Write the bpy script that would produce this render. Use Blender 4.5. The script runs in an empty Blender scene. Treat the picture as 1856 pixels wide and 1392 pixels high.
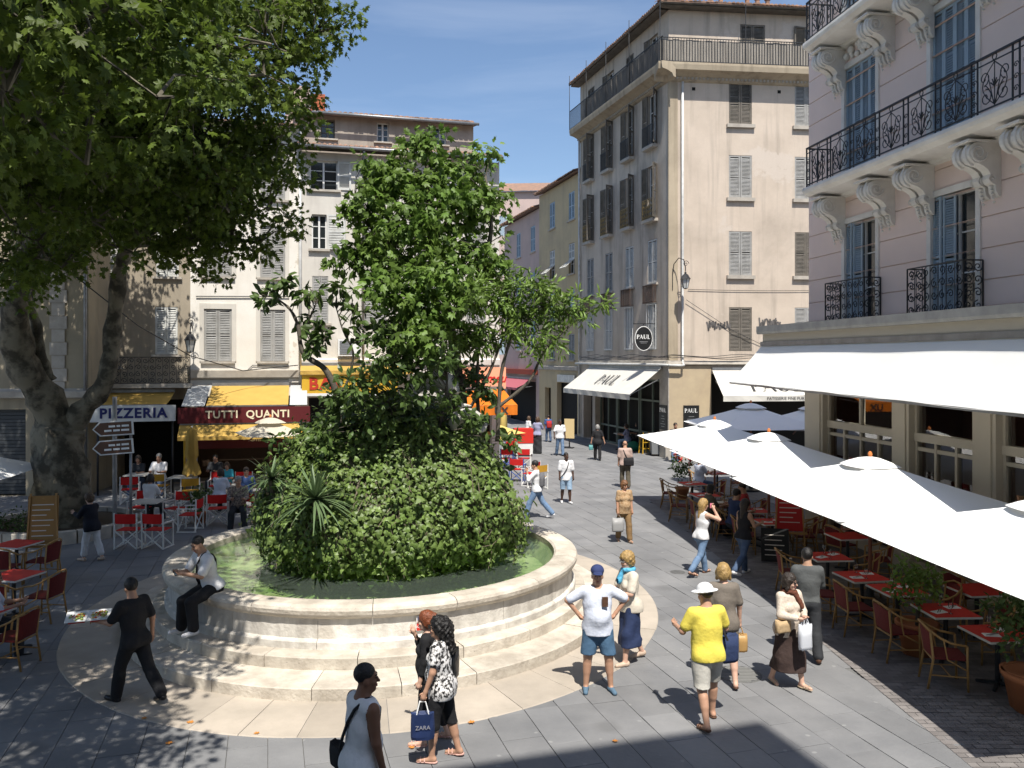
import bpy, math, random
import numpy as np
from mathutils import Matrix, Vector
random.seed(7)
rng = np.random.default_rng(7)
sc = bpy.context.scene
col = sc.collection
PI = math.pi
R = math.radians

# ------------------------------------------------------------------ camera, sky, sun, exposure
FPX, HZ, EYE = 1500.0, 650.0, 4.6          # focal length in photo pixels, horizon row, eye height
cam = bpy.data.cameras.new('camera')
cam.sensor_width = 36.0
cam.lens = 36.0 * FPX / 1856.0
cam.shift_y = -(696.0 - HZ) / 1856.0
cam.clip_start = 0.05
cam.clip_end = 3000
cam_o = bpy.data.objects.new('camera', cam)
cam_o.location = (0, 0, EYE)
cam_o.rotation_euler = (PI / 2, 0, 0)
col.objects.link(cam_o)
sc.camera = cam_o

SUN_EL, SUN_AZ = R(61), R(12)              # sun behind the camera, a little to the right
sun_dir = Vector((math.sin(SUN_AZ) * math.cos(SUN_EL), -math.cos(SUN_AZ) * math.cos(SUN_EL), math.sin(SUN_EL)))
sl = bpy.data.lights.new('sun', 'SUN')
sl.energy = 4.8
sl.angle = R(0.53)
sl.color = (1.0, 0.95, 0.87)
so = bpy.data.objects.new('sun', sl)
so.rotation_euler = sun_dir.to_track_quat('Z', 'Y').to_euler()
col.objects.link(so)

w = bpy.data.worlds.new('World')
sc.world = w
w.use_nodes = True
nt = w.node_tree
nt.nodes.clear()
out = nt.nodes.new('ShaderNodeOutputWorld')
bg = nt.nodes.new('ShaderNodeBackground')
sky = nt.nodes.new('ShaderNodeTexSky')
sky.sky_type = 'NISHITA'
sky.sun_disc = False
sky.sun_elevation = SUN_EL
sky.sun_rotation = PI - SUN_AZ
sky.altitude = 50
sky.air_density = 1.0
sky.dust_density = 1.1
sky.ozone_density = 3.2
tc = nt.nodes.new('ShaderNodeTexCoord')
mp = nt.nodes.new('ShaderNodeMapping')
mp.inputs['Scale'].default_value = (1.1, 1.1, 5.5)
mp.inputs['Rotation'].default_value = (0.0, 0.28, 0.3)
nz = nt.nodes.new('ShaderNodeTexNoise')
nz.inputs['Scale'].default_value = 1.9
nz.inputs['Detail'].default_value = 7
nz.inputs['Roughness'].default_value = 0.55
nz.inputs['Distortion'].default_value = 0.6
cr = nt.nodes.new('ShaderNodeValToRGB')
cr.color_ramp.elements[0].position = 0.48
cr.color_ramp.elements[0].color = (0, 0, 0, 1)
cr.color_ramp.elements[1].position = 0.78
cr.color_ramp.elements[1].color = (0.13, 0.13, 0.13, 1)
mx = nt.nodes.new('ShaderNodeMixRGB')
mx.inputs[2].default_value = (9.0, 9.4, 10.0, 1)
nt.links.new(tc.outputs['Generated'], mp.inputs['Vector'])
nt.links.new(mp.outputs[0], nz.inputs['Vector'])
nt.links.new(nz.outputs['Fac'], cr.inputs[0])
nt.links.new(cr.outputs[0], mx.inputs[0])
nt.links.new(sky.outputs[0], mx.inputs[1])
nt.links.new(mx.outputs[0], bg.inputs[0])
bg.inputs[1].default_value = 0.105
nt.links.new(bg.outputs[0], out.inputs[0])

sc.view_settings.view_transform = 'Standard'
sc.view_settings.look = 'None'
sc.view_settings.gamma = 1
sc.view_settings.use_curve_mapping = False
sc.view_settings.exposure = 0.6
sc.render.engine = 'CYCLES'
sc.cycles.use_denoising = True
sc.cycles.max_bounces = 6
sc.cycles.diffuse_bounces = 3
sc.cycles.glossy_bounces = 3
sc.cycles.transmission_bounces = 4
sc.cycles.transparent_max_bounces = 8
sc.cycles.caustics_reflective = False
sc.cycles.caustics_refractive = False

# ------------------------------------------------------------------ photo-to-place helpers
def at(px, py, d):
    return Vector(((px - 928) / FPX * d, d, EYE - (py - HZ) / FPX * d))
def ground(px, py, z=0.0):
    d = (EYE - z) * FPX / (py - HZ)
    return Vector(((px - 928) / FPX * d, d, z))

# ------------------------------------------------------------------ objects
W = {}
def tag(o, label=None, cat=None, group=None, kind=None):
    if label: o['label'] = label
    if cat: o['category'] = cat
    if group: o['group'] = group
    if kind: o['kind'] = kind
    return o
def link(o, parent=None, mw=None):
    mw = Matrix.Identity(4) if mw is None else mw.copy()
    col.objects.link(o)
    if parent is not None:
        o.parent = parent
        o.matrix_parent_inverse = W[parent.name].inverted()
    o.matrix_basis = mw
    W[o.name] = mw
    return o
def thing(name, label, cat, loc=(0, 0, 0), rz=0.0, group=None, kind=None):
    o = bpy.data.objects.new(name, None)
    o.empty_display_size = 0.2
    link(o, None, Matrix.Translation(Vector(loc)) @ Matrix.Rotation(rz, 4, 'Z'))
    return tag(o, label, cat, group, kind)
def part(name, me, parent, mw=None):
    """mw is relative to the parent"""
    o = bpy.data.objects.new(name, me)
    base = W[parent.name] if parent is not None else Matrix.Identity(4)
    return link(o, parent, base @ (mw if mw is not None else Matrix.Identity(4)))
def clone(root, mw, label=None, group=None):
    """a thing, its parts and their sub-parts, moved to mw"""
    def cp(o, parent, m):
        c = o.copy()
        if parent is not None:
            c.parent = None
        return link(c, parent, m)
    base = W[root.name].inverted()
    r = cp(root, None, mw)
    if label: r['label'] = label
    if group: r['group'] = group
    for ch in [c for c in root.children]:
        c = cp(ch, r, mw @ base @ W[ch.name])
        for g in [g for g in ch.children]:
            cp(g, c, mw @ base @ W[g.name])
    return r

# ------------------------------------------------------------------ materials
MATS = {}
def mat(name, colr, rough=0.7, col2=None, scale=2.0, amt=0.5, bump=0.0, bscale=40.0, metal=0.0, spec=0.3,
        stretch=None, island=0.0, objrnd=0.0, transl=0.0, emit=None, det=5, coat=0.0, coords='pos', spots=None):
    if name in MATS: return MATS[name]
    m = bpy.data.materials.new(name)
    m.use_nodes = True
    t = m.node_tree
    b = t.nodes['Principled BSDF']
    b.inputs['Roughness'].default_value = rough
    b.inputs['Metallic'].default_value = metal
    b.inputs['Specular IOR Level'].default_value = spec
    if coat:
        b.inputs['Coat Weight'].default_value = coat
    if coords == 'pos':
        geo = t.nodes.new('ShaderNodeNewGeometry'); vec = geo.outputs['Position']
    else:
        geo = t.nodes.new('ShaderNodeTexCoord'); vec = geo.outputs['Object']
    src = None
    c1 = (*colr, 1)
    if col2 is not None:
        v = vec
        if stretch:
            mpn = t.nodes.new('ShaderNodeMapping'); mpn.inputs['Scale'].default_value = stretch
            t.links.new(vec, mpn.inputs[0]); v = mpn.outputs[0]
        n = t.nodes.new('ShaderNodeTexNoise'); n.inputs['Scale'].default_value = scale
        n.inputs['Detail'].default_value = det; n.inputs['Roughness'].default_value = 0.6
        t.links.new(v, n.inputs['Vector'])
        r = t.nodes.new('ShaderNodeMapRange')
        r.inputs['From Min'].default_value = 0.5 - 0.25 / max(amt, .05) * .5
        r.inputs['From Max'].default_value = 0.5 + 0.25 / max(amt, .05) * .5
        t.links.new(n.outputs['Fac'], r.inputs[0])
        mxn = t.nodes.new('ShaderNodeMixRGB')
        mxn.inputs[1].default_value = c1; mxn.inputs[2].default_value = (*col2, 1)
        t.links.new(r.outputs[0], mxn.inputs[0])
        src = mxn.outputs[0]
    if spots:                                   # (scale, radius, colour, strength): gum, pits, lichen
        for sc_, rad_, cs_, ks_ in spots:
            vr = t.nodes.new('ShaderNodeTexVoronoi'); vr.inputs['Scale'].default_value = sc_
            vr.inputs['Randomness'].default_value = 1.0
            nw = t.nodes.new('ShaderNodeTexNoise'); nw.inputs['Scale'].default_value = sc_ * 2.2
            t.links.new(vec, nw.inputs['Vector'])
            wv = t.nodes.new('ShaderNodeMixRGB'); wv.blend_type = 'ADD'; wv.inputs[0].default_value = .12 / max(sc_, .2) * 2
            t.links.new(vec, wv.inputs[1]); t.links.new(nw.outputs['Color'], wv.inputs[2]); t.links.new(wv.outputs[0], vr.inputs['Vector'])
            r2 = t.nodes.new('ShaderNodeMapRange'); r2.inputs['From Min'].default_value = rad_; r2.inputs['From Max'].default_value = rad_ * .6
            r2.inputs['To Max'].default_value = ks_
            t.links.new(vr.outputs['Distance'], r2.inputs[0])
            mz = t.nodes.new('ShaderNodeMixRGB'); t.links.new(r2.outputs[0], mz.inputs[0])
            if src: t.links.new(src, mz.inputs[1])
            else: mz.inputs[1].default_value = c1
            mz.inputs[2].default_value = (*cs_, 1); src = mz.outputs[0]
    if island or objrnd:
        g2 = t.nodes.new('ShaderNodeNewGeometry')
        oi = t.nodes.new('ShaderNodeObjectInfo')
        ad = t.nodes.new('ShaderNodeMath'); ad.operation = 'ADD'
        t.links.new(g2.outputs['Random Per Island'], ad.inputs[0]); t.links.new(oi.outputs['Random'], ad.inputs[1])
        fr = t.nodes.new('ShaderNodeMath'); fr.operation = 'FRACT'; t.links.new(ad.outputs[0], fr.inputs[0])
        mr = t.nodes.new('ShaderNodeMapRange')
        k = island or objrnd
        mr.inputs['To Min'].default_value = 1 - k; mr.inputs['To Max'].default_value = 1 + k
        t.links.new(fr.outputs[0], mr.inputs[0])
        hs = t.nodes.new('ShaderNodeHueSaturation')
        t.links.new(mr.outputs[0], hs.inputs['Value'])
        if src: t.links.new(src, hs.inputs['Color'])
        else: hs.inputs['Color'].default_value = c1
        src = hs.outputs[0]
    if src: t.links.new(src, b.inputs['Base Color'])
    else: b.inputs['Base Color'].default_value = c1
    if bump:
        n2 = t.nodes.new('ShaderNodeTexNoise'); n2.inputs['Scale'].default_value = bscale
        n2.inputs['Detail'].default_value = 4
        t.links.new(vec, n2.inputs['Vector'])
        bp = t.nodes.new('ShaderNodeBump'); bp.inputs['Strength'].default_value = bump
        bp.inputs['Distance'].default_value = 0.02
        t.links.new(n2.outputs['Fac'], bp.inputs['Height']); t.links.new(bp.outputs[0], b.inputs['Normal'])
    if emit:
        b.inputs['Emission Color'].default_value = (*emit[:3], 1); b.inputs['Emission Strength'].default_value = emit[3]
    if transl:
        tr = t.nodes.new('ShaderNodeBsdfTranslucent')
        if src:
            t.links.new(src, tr.inputs['Color'])
        else: tr.inputs['Color'].default_value = c1
        mxs = t.nodes.new('ShaderNodeMixShader'); mxs.inputs[0].default_value = transl
        t.links.new(b.outputs[0], mxs.inputs[1]); t.links.new(tr.outputs[0], mxs.inputs[2])
        t.links.new(mxs.outputs[0], t.nodes['Material Output'].inputs['Surface'])
    MATS[name] = m
    return m

def wall_mat(name, base, stain, dark, streak=0.5, patch=None, pscale=0.5, bump=0.25, dark_amt=0.5):
    """old render: mottled, with vertical rain streaks and bare patches"""
    if name in MATS: return MATS[name]
    m = bpy.data.materials.new(name); m.use_nodes = True
    t = m.node_tree; b = t.nodes['Principled BSDF']
    b.inputs['Roughness'].default_value = 0.9; b.inputs['Specular IOR Level'].default_value = 0.15
    geo = t.nodes.new('ShaderNodeNewGeometry')
    def noise(scale, st=None, det=6, rough=.6, dist=0.0):
        v = geo.outputs['Position']
        if st:
            mm = t.nodes.new('ShaderNodeMapping'); mm.inputs['Scale'].default_value = st
            t.links.new(v, mm.inputs[0]); v = mm.outputs[0]
        n = t.nodes.new('ShaderNodeTexNoise'); n.inputs['Scale'].default_value = scale
        n.inputs['Detail'].default_value = det; n.inputs['Roughness'].default_value = rough
        n.inputs['Distortion'].default_value = dist
        t.links.new(v, n.inputs['Vector']); return n.outputs['Fac']
    def ramp(v, a, c):
        r = t.nodes.new('ShaderNodeMapRange'); r.inputs['From Min'].default_value = a; r.inputs['From Max'].default_value = c
        t.links.new(v, r.inputs[0]); return r.outputs[0]
    def mixc(f, a, c, k=1.0):
        x = t.nodes.new('ShaderNodeMixRGB')
        if k != 1.0:
            mm = t.nodes.new('ShaderNodeMath'); mm.operation = 'MULTIPLY'; mm.inputs[1].default_value = k
            t.links.new(f, mm.inputs[0]); f = mm.outputs[0]
        t.links.new(f, x.inputs[0])
        for i, q in ((1, a), (2, c)):
            if isinstance(q, tuple): x.inputs[i].default_value = (*q, 1)
            else: t.links.new(q, x.inputs[i])
        return x.outputs[0]
    c = mixc(ramp(noise(0.7, None, 8), .40, .66), base, stain)
    c = mixc(ramp(noise(1.0, (2.6, 2.6, .16), 6), .50, .74), c, dark, streak)
    c = mixc(ramp(noise(0.23, None, 9, .66, .4), .52, .70), c, dark, dark_amt)
    if patch:
        c = mixc(ramp(noise(pscale, None, 10, .7), .58, .61), c, patch, .85)
    c = mixc(ramp(noise(14, None, 4), .3, .8), c, stain, .35)
    t.links.new(c, b.inputs['Base Color'])
    bp = t.nodes.new('ShaderNodeBump'); bp.inputs['Strength'].default_value = bump; bp.inputs['Distance'].default_value = .02
    t.links.new(noise(22, None, 6, .7), bp.inputs['Height']); t.links.new(bp.outputs[0], b.inputs['Normal'])
    MATS[name] = m
    return m

def glass_mat(name='window_glass', tint=(.8, .85, .85), refl=0.09, dark=0.0):
    if name in MATS: return MATS[name]
    m = bpy.data.materials.new(name); m.use_nodes = True
    t = m.node_tree; t.nodes.clear()
    o = t.nodes.new('ShaderNodeOutputMaterial')
    tr = t.nodes.new('ShaderNodeBsdfTransparent'); tr.inputs[0].default_value = (*tint, 1)
    gl = t.nodes.new('ShaderNodeBsdfGlossy'); gl.inputs['Roughness'].default_value = .02
    fr = t.nodes.new('ShaderNodeFresnel'); fr.inputs[0].default_value = 1.5
    ad = t.nodes.new('ShaderNodeMath'); ad.operation = 'ADD'; ad.inputs[1].default_value = refl; ad.use_clamp = True
    mxs = t.nodes.new('ShaderNodeMixShader')
    t.links.new(fr.outputs[0], ad.inputs[0]); t.links.new(ad.outputs[0], mxs.inputs[0])
    t.links.new(tr.outputs[0], mxs.inputs[1]); t.links.new(gl.outputs[0], mxs.inputs[2])
    t.links.new(mxs.outputs[0], o.inputs[0])
    MATS[name] = m
    return m

# ------------------------------------------------------------------ mesh building
class MB:
    def __init__(s, M=None):
        s.v = []; s.f = []; s.mi = []; s.M = M; s.cur = 0; s.sm = []; s.smooth = False
    def add(s, vs, fs):
        o = len(s.v)
        for p in vs:
            p = Vector(p)
            s.v.append(tuple(s.M @ p) if s.M is not None else tuple(p))
        for f in fs:
            s.f.append(tuple(i + o for i in f)); s.mi.append(s.cur); s.sm.append(s.smooth)
    def box(s, x0, x1, y0, y1, z0, z1, T=None, bev=0.0):
        vs = [Vector(p) for p in ((x0, y0, z0), (x1, y0, z0), (x1, y1, z0), (x0, y1, z0), (x0, y0, z1), (x1, y0, z1), (x1, y1, z1), (x0, y1, z1))]
        if T is not None: vs = [T @ p for p in vs]
        s.add(vs, [(0, 3, 2, 1), (4, 5, 6, 7), (0, 1, 5, 4), (1, 2, 6, 5), (2, 3, 7, 6), (3, 0, 4, 7)])
    def bar(s, a, b, wd, hd=None, up=(0, 0, 1)):
        hd = hd or wd
        a = Vector(a); b = Vector(b); d = b - a; L = d.length
        if L < 1e-6: return
        d.normalize(); u = Vector(up)
        if abs(d.dot(u)) > .98: u = Vector((1, 0, 0)) if abs(d.x) < .9 else Vector((0, 1, 0))
        x = d.cross(u).normalized(); y = x.cross(d)
        vs = []
        for p in (a, b):
            for i, j in ((-1, -1), (1, -1), (1, 1), (-1, 1)):
                vs.append(p + x * (i * wd / 2) + y * (j * hd / 2))
        s.add(vs, [(0, 1, 2, 3), (7, 6, 5, 4), (0, 4, 5, 1), (1, 5, 6, 2), (2, 6, 7, 3), (3, 7, 4, 0)])
    def tube(s, pts, rad, n=6, cap=True):
        pts = [Vector(p) for p in pts]
        if not hasattr(rad, '__len__'): rad = [rad] * len(pts)
        up = None; rings = []
        for i, p in enumerate(pts):
            d = (pts[min(i + 1, len(pts) - 1)] - pts[max(i - 1, 0)])
            if d.length < 1e-9: d = Vector((0, 0, 1))
            d.normalize()
            if up is None:
                up = Vector((0, 0, 1)) if abs(d.z) < .9 else Vector((1, 0, 0))
            x = d.cross(up)
            if x.length < 1e-5: x = d.orthogonal()
            x.normalize(); up = x.cross(d).normalized()
            rings.append([p + (x * math.cos(2 * PI * k / n) + up * math.sin(2 * PI * k / n)) * rad[i] for k in range(n)])
        vs = [q for r in rings for q in r]; fs = []
        for i in range(len(rings) - 1):
            for k in range(n):
                a = i * n + k; b2 = i * n + (k + 1) % n
                fs.append((a, b2, b2 + n, a + n))
        if cap:
            fs.append(tuple(range(n - 1, -1, -1))); fs.append(tuple((len(rings) - 1) * n + k for k in range(n)))
        s.add(vs, fs)
    def lathe(s, prof, n=24, c=(0, 0, 0), a0=0, a1=2 * PI, sx=1, sy=1):
        full = abs(a1 - a0 - 2 * PI) < 1e-6
        m = n if full else n + 1
        vs = []
        for k in range(m):
            a = a0 + (a1 - a0) * k / n
            for r, z in prof: vs.append((c[0] + r * math.cos(a) * sx, c[1] + r * math.sin(a) * sy, c[2] + z))
        fs = []; L = len(prof)
        for k in range(n):
            k2 = (k + 1) % m
            for i in range(L - 1):
                fs.append((k * L + i, k2 * L + i, k2 * L + i + 1, k * L + i + 1))
        s.add(vs, fs)
    def prism(s, poly, y0, y1):
        """poly in (x,z), extruded along y"""
        n = len(poly)
        vs = [(x, y0, z) for x, z in poly] + [(x, y1, z) for x, z in poly]
        fs = [tuple(range(n)), tuple(range(2 * n - 1, n - 1, -1))]
        for i in range(n):
            j = (i + 1) % n
            fs.append((i, i + n, j + n, j))
        s.add(vs, fs)
    def mesh(s, name, mats):
        me = bpy.data.meshes.new(name)
        me.from_pydata(s.v, [], s.f)
        if not isinstance(mats, (list, tuple)): mats = [mats]
        for m in mats: me.materials.append(m)
        if len(mats) > 1: me.polygons.foreach_set('material_index', s.mi)
        if any(s.sm): me.polygons.foreach_set('use_smooth', s.sm)
        me.validate(); me.update()
        return me
    def build(s, name, mats, parent=None, mw=None):
        return part(name, s.mesh(name, mats), parent, mw)

def big_mesh(name, V, F, mats, mi=None, smooth=False):
    me = bpy.data.meshes.new(name)
    V = np.asarray(V, np.float32); F = np.asarray(F, np.int32)
    k = F.shape[1]
    me.vertices.add(len(V)); me.vertices.foreach_set('co', V.ravel())
    me.loops.add(F.size); me.loops.foreach_set('vertex_index', F.ravel())
    me.polygons.add(len(F)); me.polygons.foreach_set('loop_start', np.arange(0, F.size, k, dtype=np.int32))
    try: me.polygons.foreach_set('loop_total', np.full(len(F), k, np.int32))
    except Exception: pass
    if not isinstance(mats, (list, tuple)): mats = [mats]
    for m in mats: me.materials.append(m)
    if mi is not None: me.polygons.foreach_set('material_index', np.asarray(mi, np.int32))
    me.polygons.foreach_set('use_smooth', np.full(len(F), smooth, bool))
    me.update(calc_edges=True)
    return me

def text_mesh(s, size, m, ext=0.004, offset=0.0, shear=0.0, spacing=1.0, align='CENTER'):
    cu = bpy.data.curves.new('lettering', 'FONT')
    cu.body = s; cu.size = size; cu.extrude = ext; cu.offset = offset; cu.shear = shear
    cu.space_character = spacing; cu.align_x = align; cu.align_y = 'CENTER'; cu.resolution_u = 3
    o = bpy.data.objects.new('lettering', cu)
    me = bpy.data.meshes.new_from_object(o)
    bpy.data.objects.remove(o); bpy.data.curves.remove(cu)
    me.materials.clear(); me.materials.append(m)
    return me
def wall_text(s, size, m, parent, M4, name='lettering', **k):
    """M4: frame whose x runs along the writing, z up, -y towards the reader"""
    return part(name, text_mesh(s, size, m, **k), parent, M4 @ Matrix.Rotation(PI / 2, 4, 'X'))

class Facade:
    """vertical plane: origin o, along-direction angle a, outward normal to the right-hand front"""
    def __init__(s, o, a):
        s.o = Vector((o[0], o[1], 0)); s.a = a
        s.u = Vector((math.cos(a), math.sin(a), 0)); s.n = Vector((math.sin(a), -math.cos(a), 0))
        s.M = Matrix.Translation(s.o) @ Matrix.Rotation(a, 4, 'Z')     # local x along, -y outward, z up
    def s_of(s, px, off=0.0):
        k = (px - 928) / FPX; o = s.o + s.n * off
        return (k * o.y - o.x) / (s.u.x - k * s.u.y)
    def uv(s, px, py, off=0.0):
        t = s.s_of(px, off); p = s.o + s.n * off + s.u * t
        return t, EYE - (py - HZ) / FPX * p.y
    def at(s, t, z, off=0.0):
        return Matrix.Translation(s.o + s.u * t + s.n * off + Vector((0, 0, z))) @ Matrix.Rotation(s.a, 4, 'Z')
def extr_x(mb, poly, x0, x1):
    """poly in (y,z) extruded along x"""
    n = len(poly)
    vs = [(x0, y, z) for y, z in poly] + [(x1, y, z) for y, z in poly]
    fs = [tuple(range(n)), tuple(range(2 * n - 1, n - 1, -1))]
    for i in range(n):
        j = (i + 1) % n
        fs.append((i, i + n, j + n, j))
    mb.add(vs, fs)
def pw(name, me, parent, Mw):
    return link(bpy.data.objects.new(name, me), parent, Mw)

# ------------------------------------------------------------------ materials of the place
m_dark = mat('dark_interior', (.012, .011, .010), .9)  # near-black colour standing in for unlit rooms and holes
m_dglass = mat('dark_glass', (.02, .024, .026), .06, spec=.6)
m_glass = glass_mat()
m_iron = mat('wrought_iron', (.02, .021, .023), .5, spec=.4)
m_zinc = mat('zinc_pipe', (.30, .31, .32), .45, (.2, .2, .2), 3, .6, metal=.6)
m_wpipe = mat('painted_pipe', (.62, .62, .60), .5, (.42, .42, .40), 3, .6)
m_stone = mat('cut_stone', (.47, .43, .37), .85, (.32, .29, .25), 2.5, .6, bump=.25, bscale=35)
m_whitest = mat('white_moulding', (.86, .83, .77), .75, (.66, .62, .56), 2.0, .5, bump=.1, bscale=30)
m_tile = mat('canal_tile', (.34, .19, .12), .85, (.16, .12, .10), 3.0, .8, bump=.3, bscale=30, island=.3)
m_wood = mat('grey_shutter_paint', (.35, .345, .33), .75, (.24, .235, .22), 3, .7)
m_woodd = mat('brown_shutter_paint', (.17, .15, .125), .75, (.10, .09, .075), 3, .7)
m_woodw = mat('pale_shutter_paint', (.60, .60, .57), .7, (.44, .44, .41), 3, .7)
m_blue = mat('blue_grey_shutter_paint', (.36, .45, .52), .55, (.30, .385, .45), 4, .5)
m_white = mat('white_paint', (.72, .72, .70), .55, (.6, .6, .58), 4, .5)
m_wpaul = wall_mat('beige_render', (.56, .475, .39), (.475, .40, .325), (.23, .20, .17), .6, (.56, .49, .42), .45, .3, .42)
m_wpaulL = wall_mat('grimy_beige_render', (.56, .49, .41), (.46, .40, .33), (.20, .175, .15), .8, None, .5, .3, .6)
m_wyel = wall_mat('yellow_render', (.52, .42, .26), (.44, .36, .24), (.28, .24, .18), .4)
m_wpink = wall_mat('faded_pink_render', (.52, .40, .36), (.46, .36, .33), (.33, .27, .25), .35)
m_wgrey = wall_mat('grey_render', (.60, .57, .51), (.52, .49, .44), (.33, .30, .27), .45, None, .5, .2, .35)
m_wgreyd = wall_mat('stained_attic_render', (.42, .37, .31), (.34, .29, .25), (.18, .155, .13), .6)
m_wwhite = wall_mat('peeling_white_render', (.74, .71, .65), (.66, .62, .55), (.42, .38, .32), .4, (.50, .44, .35), .42, .3, .3)
m_wpizza = wall_mat('shade_darkened_ochre', (.36, .31, .24), (.30, .26, .20), (.17, .15, .12), .6)  # ochre darkened in its base colour to stand in for tree shade
m_wleft = wall_mat('shade_darkened_cream', (.35, .30, .215), (.29, .25, .18), (.16, .14, .11), .6)  # cream toned down so the colour itself carries the canopy's shade
m_pink = mat('lilac_pink_render', (.88, .71, .625), .8, (.83, .665, .585), 1.2, .6, bump=.1, bscale=60)
m_taupe = mat('taupe_joinery_paint', (.52, .455, .35), .55, (.47, .41, .32), 2, .5)
m_cement = mat('cement_slab', (.42, .41, .385), .85, (.30, .295, .28), 3, .7, bump=.2, bscale=30)
m_beigebox = mat('beige_fascia_paint', (.48, .44, .36), .6, (.44, .40, .33), 2, .5)
m_canvas = mat('white_canvas', (.90, .90, .88), .85, (.86, .86, .84), 1.5, .5, transl=.08)
m_awcan = mat('awning_canvas', (.90, .90, .87), .85, (.85, .85, .82), 1.5, .5, transl=.18)
m_cream = mat('cream_canvas', (.60, .55, .44), .9, (.54, .49, .39), 2, .5, transl=.2)
m_yelc = mat('yellow_canvas', (.62, .40, .10), .85, (.52, .33, .08), 2, .5, transl=.25)
m_orac = mat('orange_canvas', (.80, .22, .02), .85, (.70, .18, .015), 2, .5, transl=.25)
m_maroon = mat('maroon_board', (.09, .012, .014), .5)
m_redp = mat('red_paint', (.55, .03, .02), .5)

# ------------------------------------------------------------------ walls and windows
def wall_holes(mb, x0, x1, z0, z1, holes, depth=.25, y=0.0, reveal=True):
    xs = sorted({x0, x1, *[min(max(h[i], x0), x1) for h in holes for i in (0, 1)]})
    zs = sorted({z0, z1, *[min(max(h[i], z0), z1) for h in holes for i in (2, 3)]})
    for i in range(len(xs) - 1):
        for j in range(len(zs) - 1):
            cx = (xs[i] + xs[i + 1]) / 2; cz = (zs[j] + zs[j + 1]) / 2
            if any(h[0] < cx < h[1] and h[2] < cz < h[3] for h in holes): continue
            mb.add([(xs[i], y, zs[j]), (xs[i + 1], y, zs[j]), (xs[i + 1], y, zs[j + 1]), (xs[i], y, zs[j + 1])], [(0, 1, 2, 3)])
    if reveal:
        for a, b, c, d in holes:
            a = max(a, x0); b = min(b, x1); c = max(c, z0); d = min(d, z1)
            if a >= b or c >= d: continue
            for p, q in (((a, c), (a, d)), ((a, d), (b, d)), ((b, d), (b, c)), ((b, c), (a, c))):
                mb.add([(p[0], y, p[1]), (q[0], y, q[1]), (q[0], y + depth, q[1]), (p[0], y + depth, p[1])], [(0, 1, 2, 3)])
_cache = {}
def leaf_mesh(wd, h, m, pitch=.062, mid=True, left=False):
    """one louvred shutter leaf: hinge at x=0, extends +x, thickness in y"""
    key = ('leaf', round(wd, 2), round(h, 2), m.name, pitch, left)
    if key in _cache: return _cache[key]
    b = MB(); f = min(.07, wd * .16); t = .035
    b.box(0, f, -t / 2, t / 2, 0, h); b.box(wd - f, wd, -t / 2, t / 2, 0, h)
    rails = [(0, f * 1.3), (h - f, h)] + ([(h * .48, h * .48 + f)] if mid else [])
    for a, c in rails: b.box(f, wd - f, -t / 2 + .002, t / 2 - .002, a, c)
    z = f * 1.3 + .02
    while z < h - f - .03:
        if not any(a - .03 < z < c + .01 for a, c in rails):
            b.add([(f, -.014, z - .01), (wd - f, -.014, z - .01), (wd - f, .014, z + .042), (f, .014, z + .042)], [(0, 1, 2, 3)])
        z += pitch
    if left: b.v = [(-x, y, z_) for x, y, z_ in b.v]; b.f = [f_[::-1] for f_ in b.f]
    _cache[key] = b.mesh('shutter', m)
    return _cache[key]
def frame_mesh(wd, h, m, bars=1, leaves=2, t=.05):
    key = ('frame', round(wd, 2), round(h, 2), m.name, bars, leaves)
    if key in _cache: return _cache[key]
    b = MB(); y0, y1 = .14, .2
    b.box(-wd / 2, -wd / 2 + t, y0, y1, 0, h); b.box(wd / 2 - t, wd / 2, y0, y1, 0, h)
    b.box(-wd / 2 + t, wd / 2 - t, y0, y1, 0, t); b.box(-wd / 2 + t, wd / 2 - t, y0, y1, h - t, h)
    for i in range(1, leaves):
        x = -wd / 2 + wd * i / leaves; b.box(x - t * .7, x + t * .7, y0 - .005, y1 - .01, t, h - t)
    for i in range(bars):
        z = h * (i + 1) / (bars + 1)
        for k in range(leaves):
            xa = -wd / 2 + wd * k / leaves + t; xb = -wd / 2 + wd * (k + 1) / leaves - t
            b.box(xa, xb, y0 + .01, y1 - .02, z - .015, z + .015)
    _cache[key] = b.mesh('window_frame', m)
    return _cache[key]
def pane_mesh(wd, h, m):
    key = ('pane', round(wd, 2), round(h, 2), m.name)
    if key not in _cache:
        b = MB(); b.add([(-wd / 2, .175, 0), (wd / 2, .175, 0), (wd / 2, .175, h), (-wd / 2, .175, h)], [(0, 1, 2, 3)])
        _cache[key] = b.mesh('pane', m)
    return _cache[key]
def sill_mesh(wd, d, h, m):
    key = ('sill', round(wd, 2), d, h, m.name)
    if key not in _cache:
        b = MB(); b.box(-wd / 2, wd / 2, -d, .14, -h, 0); _cache[key] = b.mesh('sill', m)
    return _cache[key]
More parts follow.
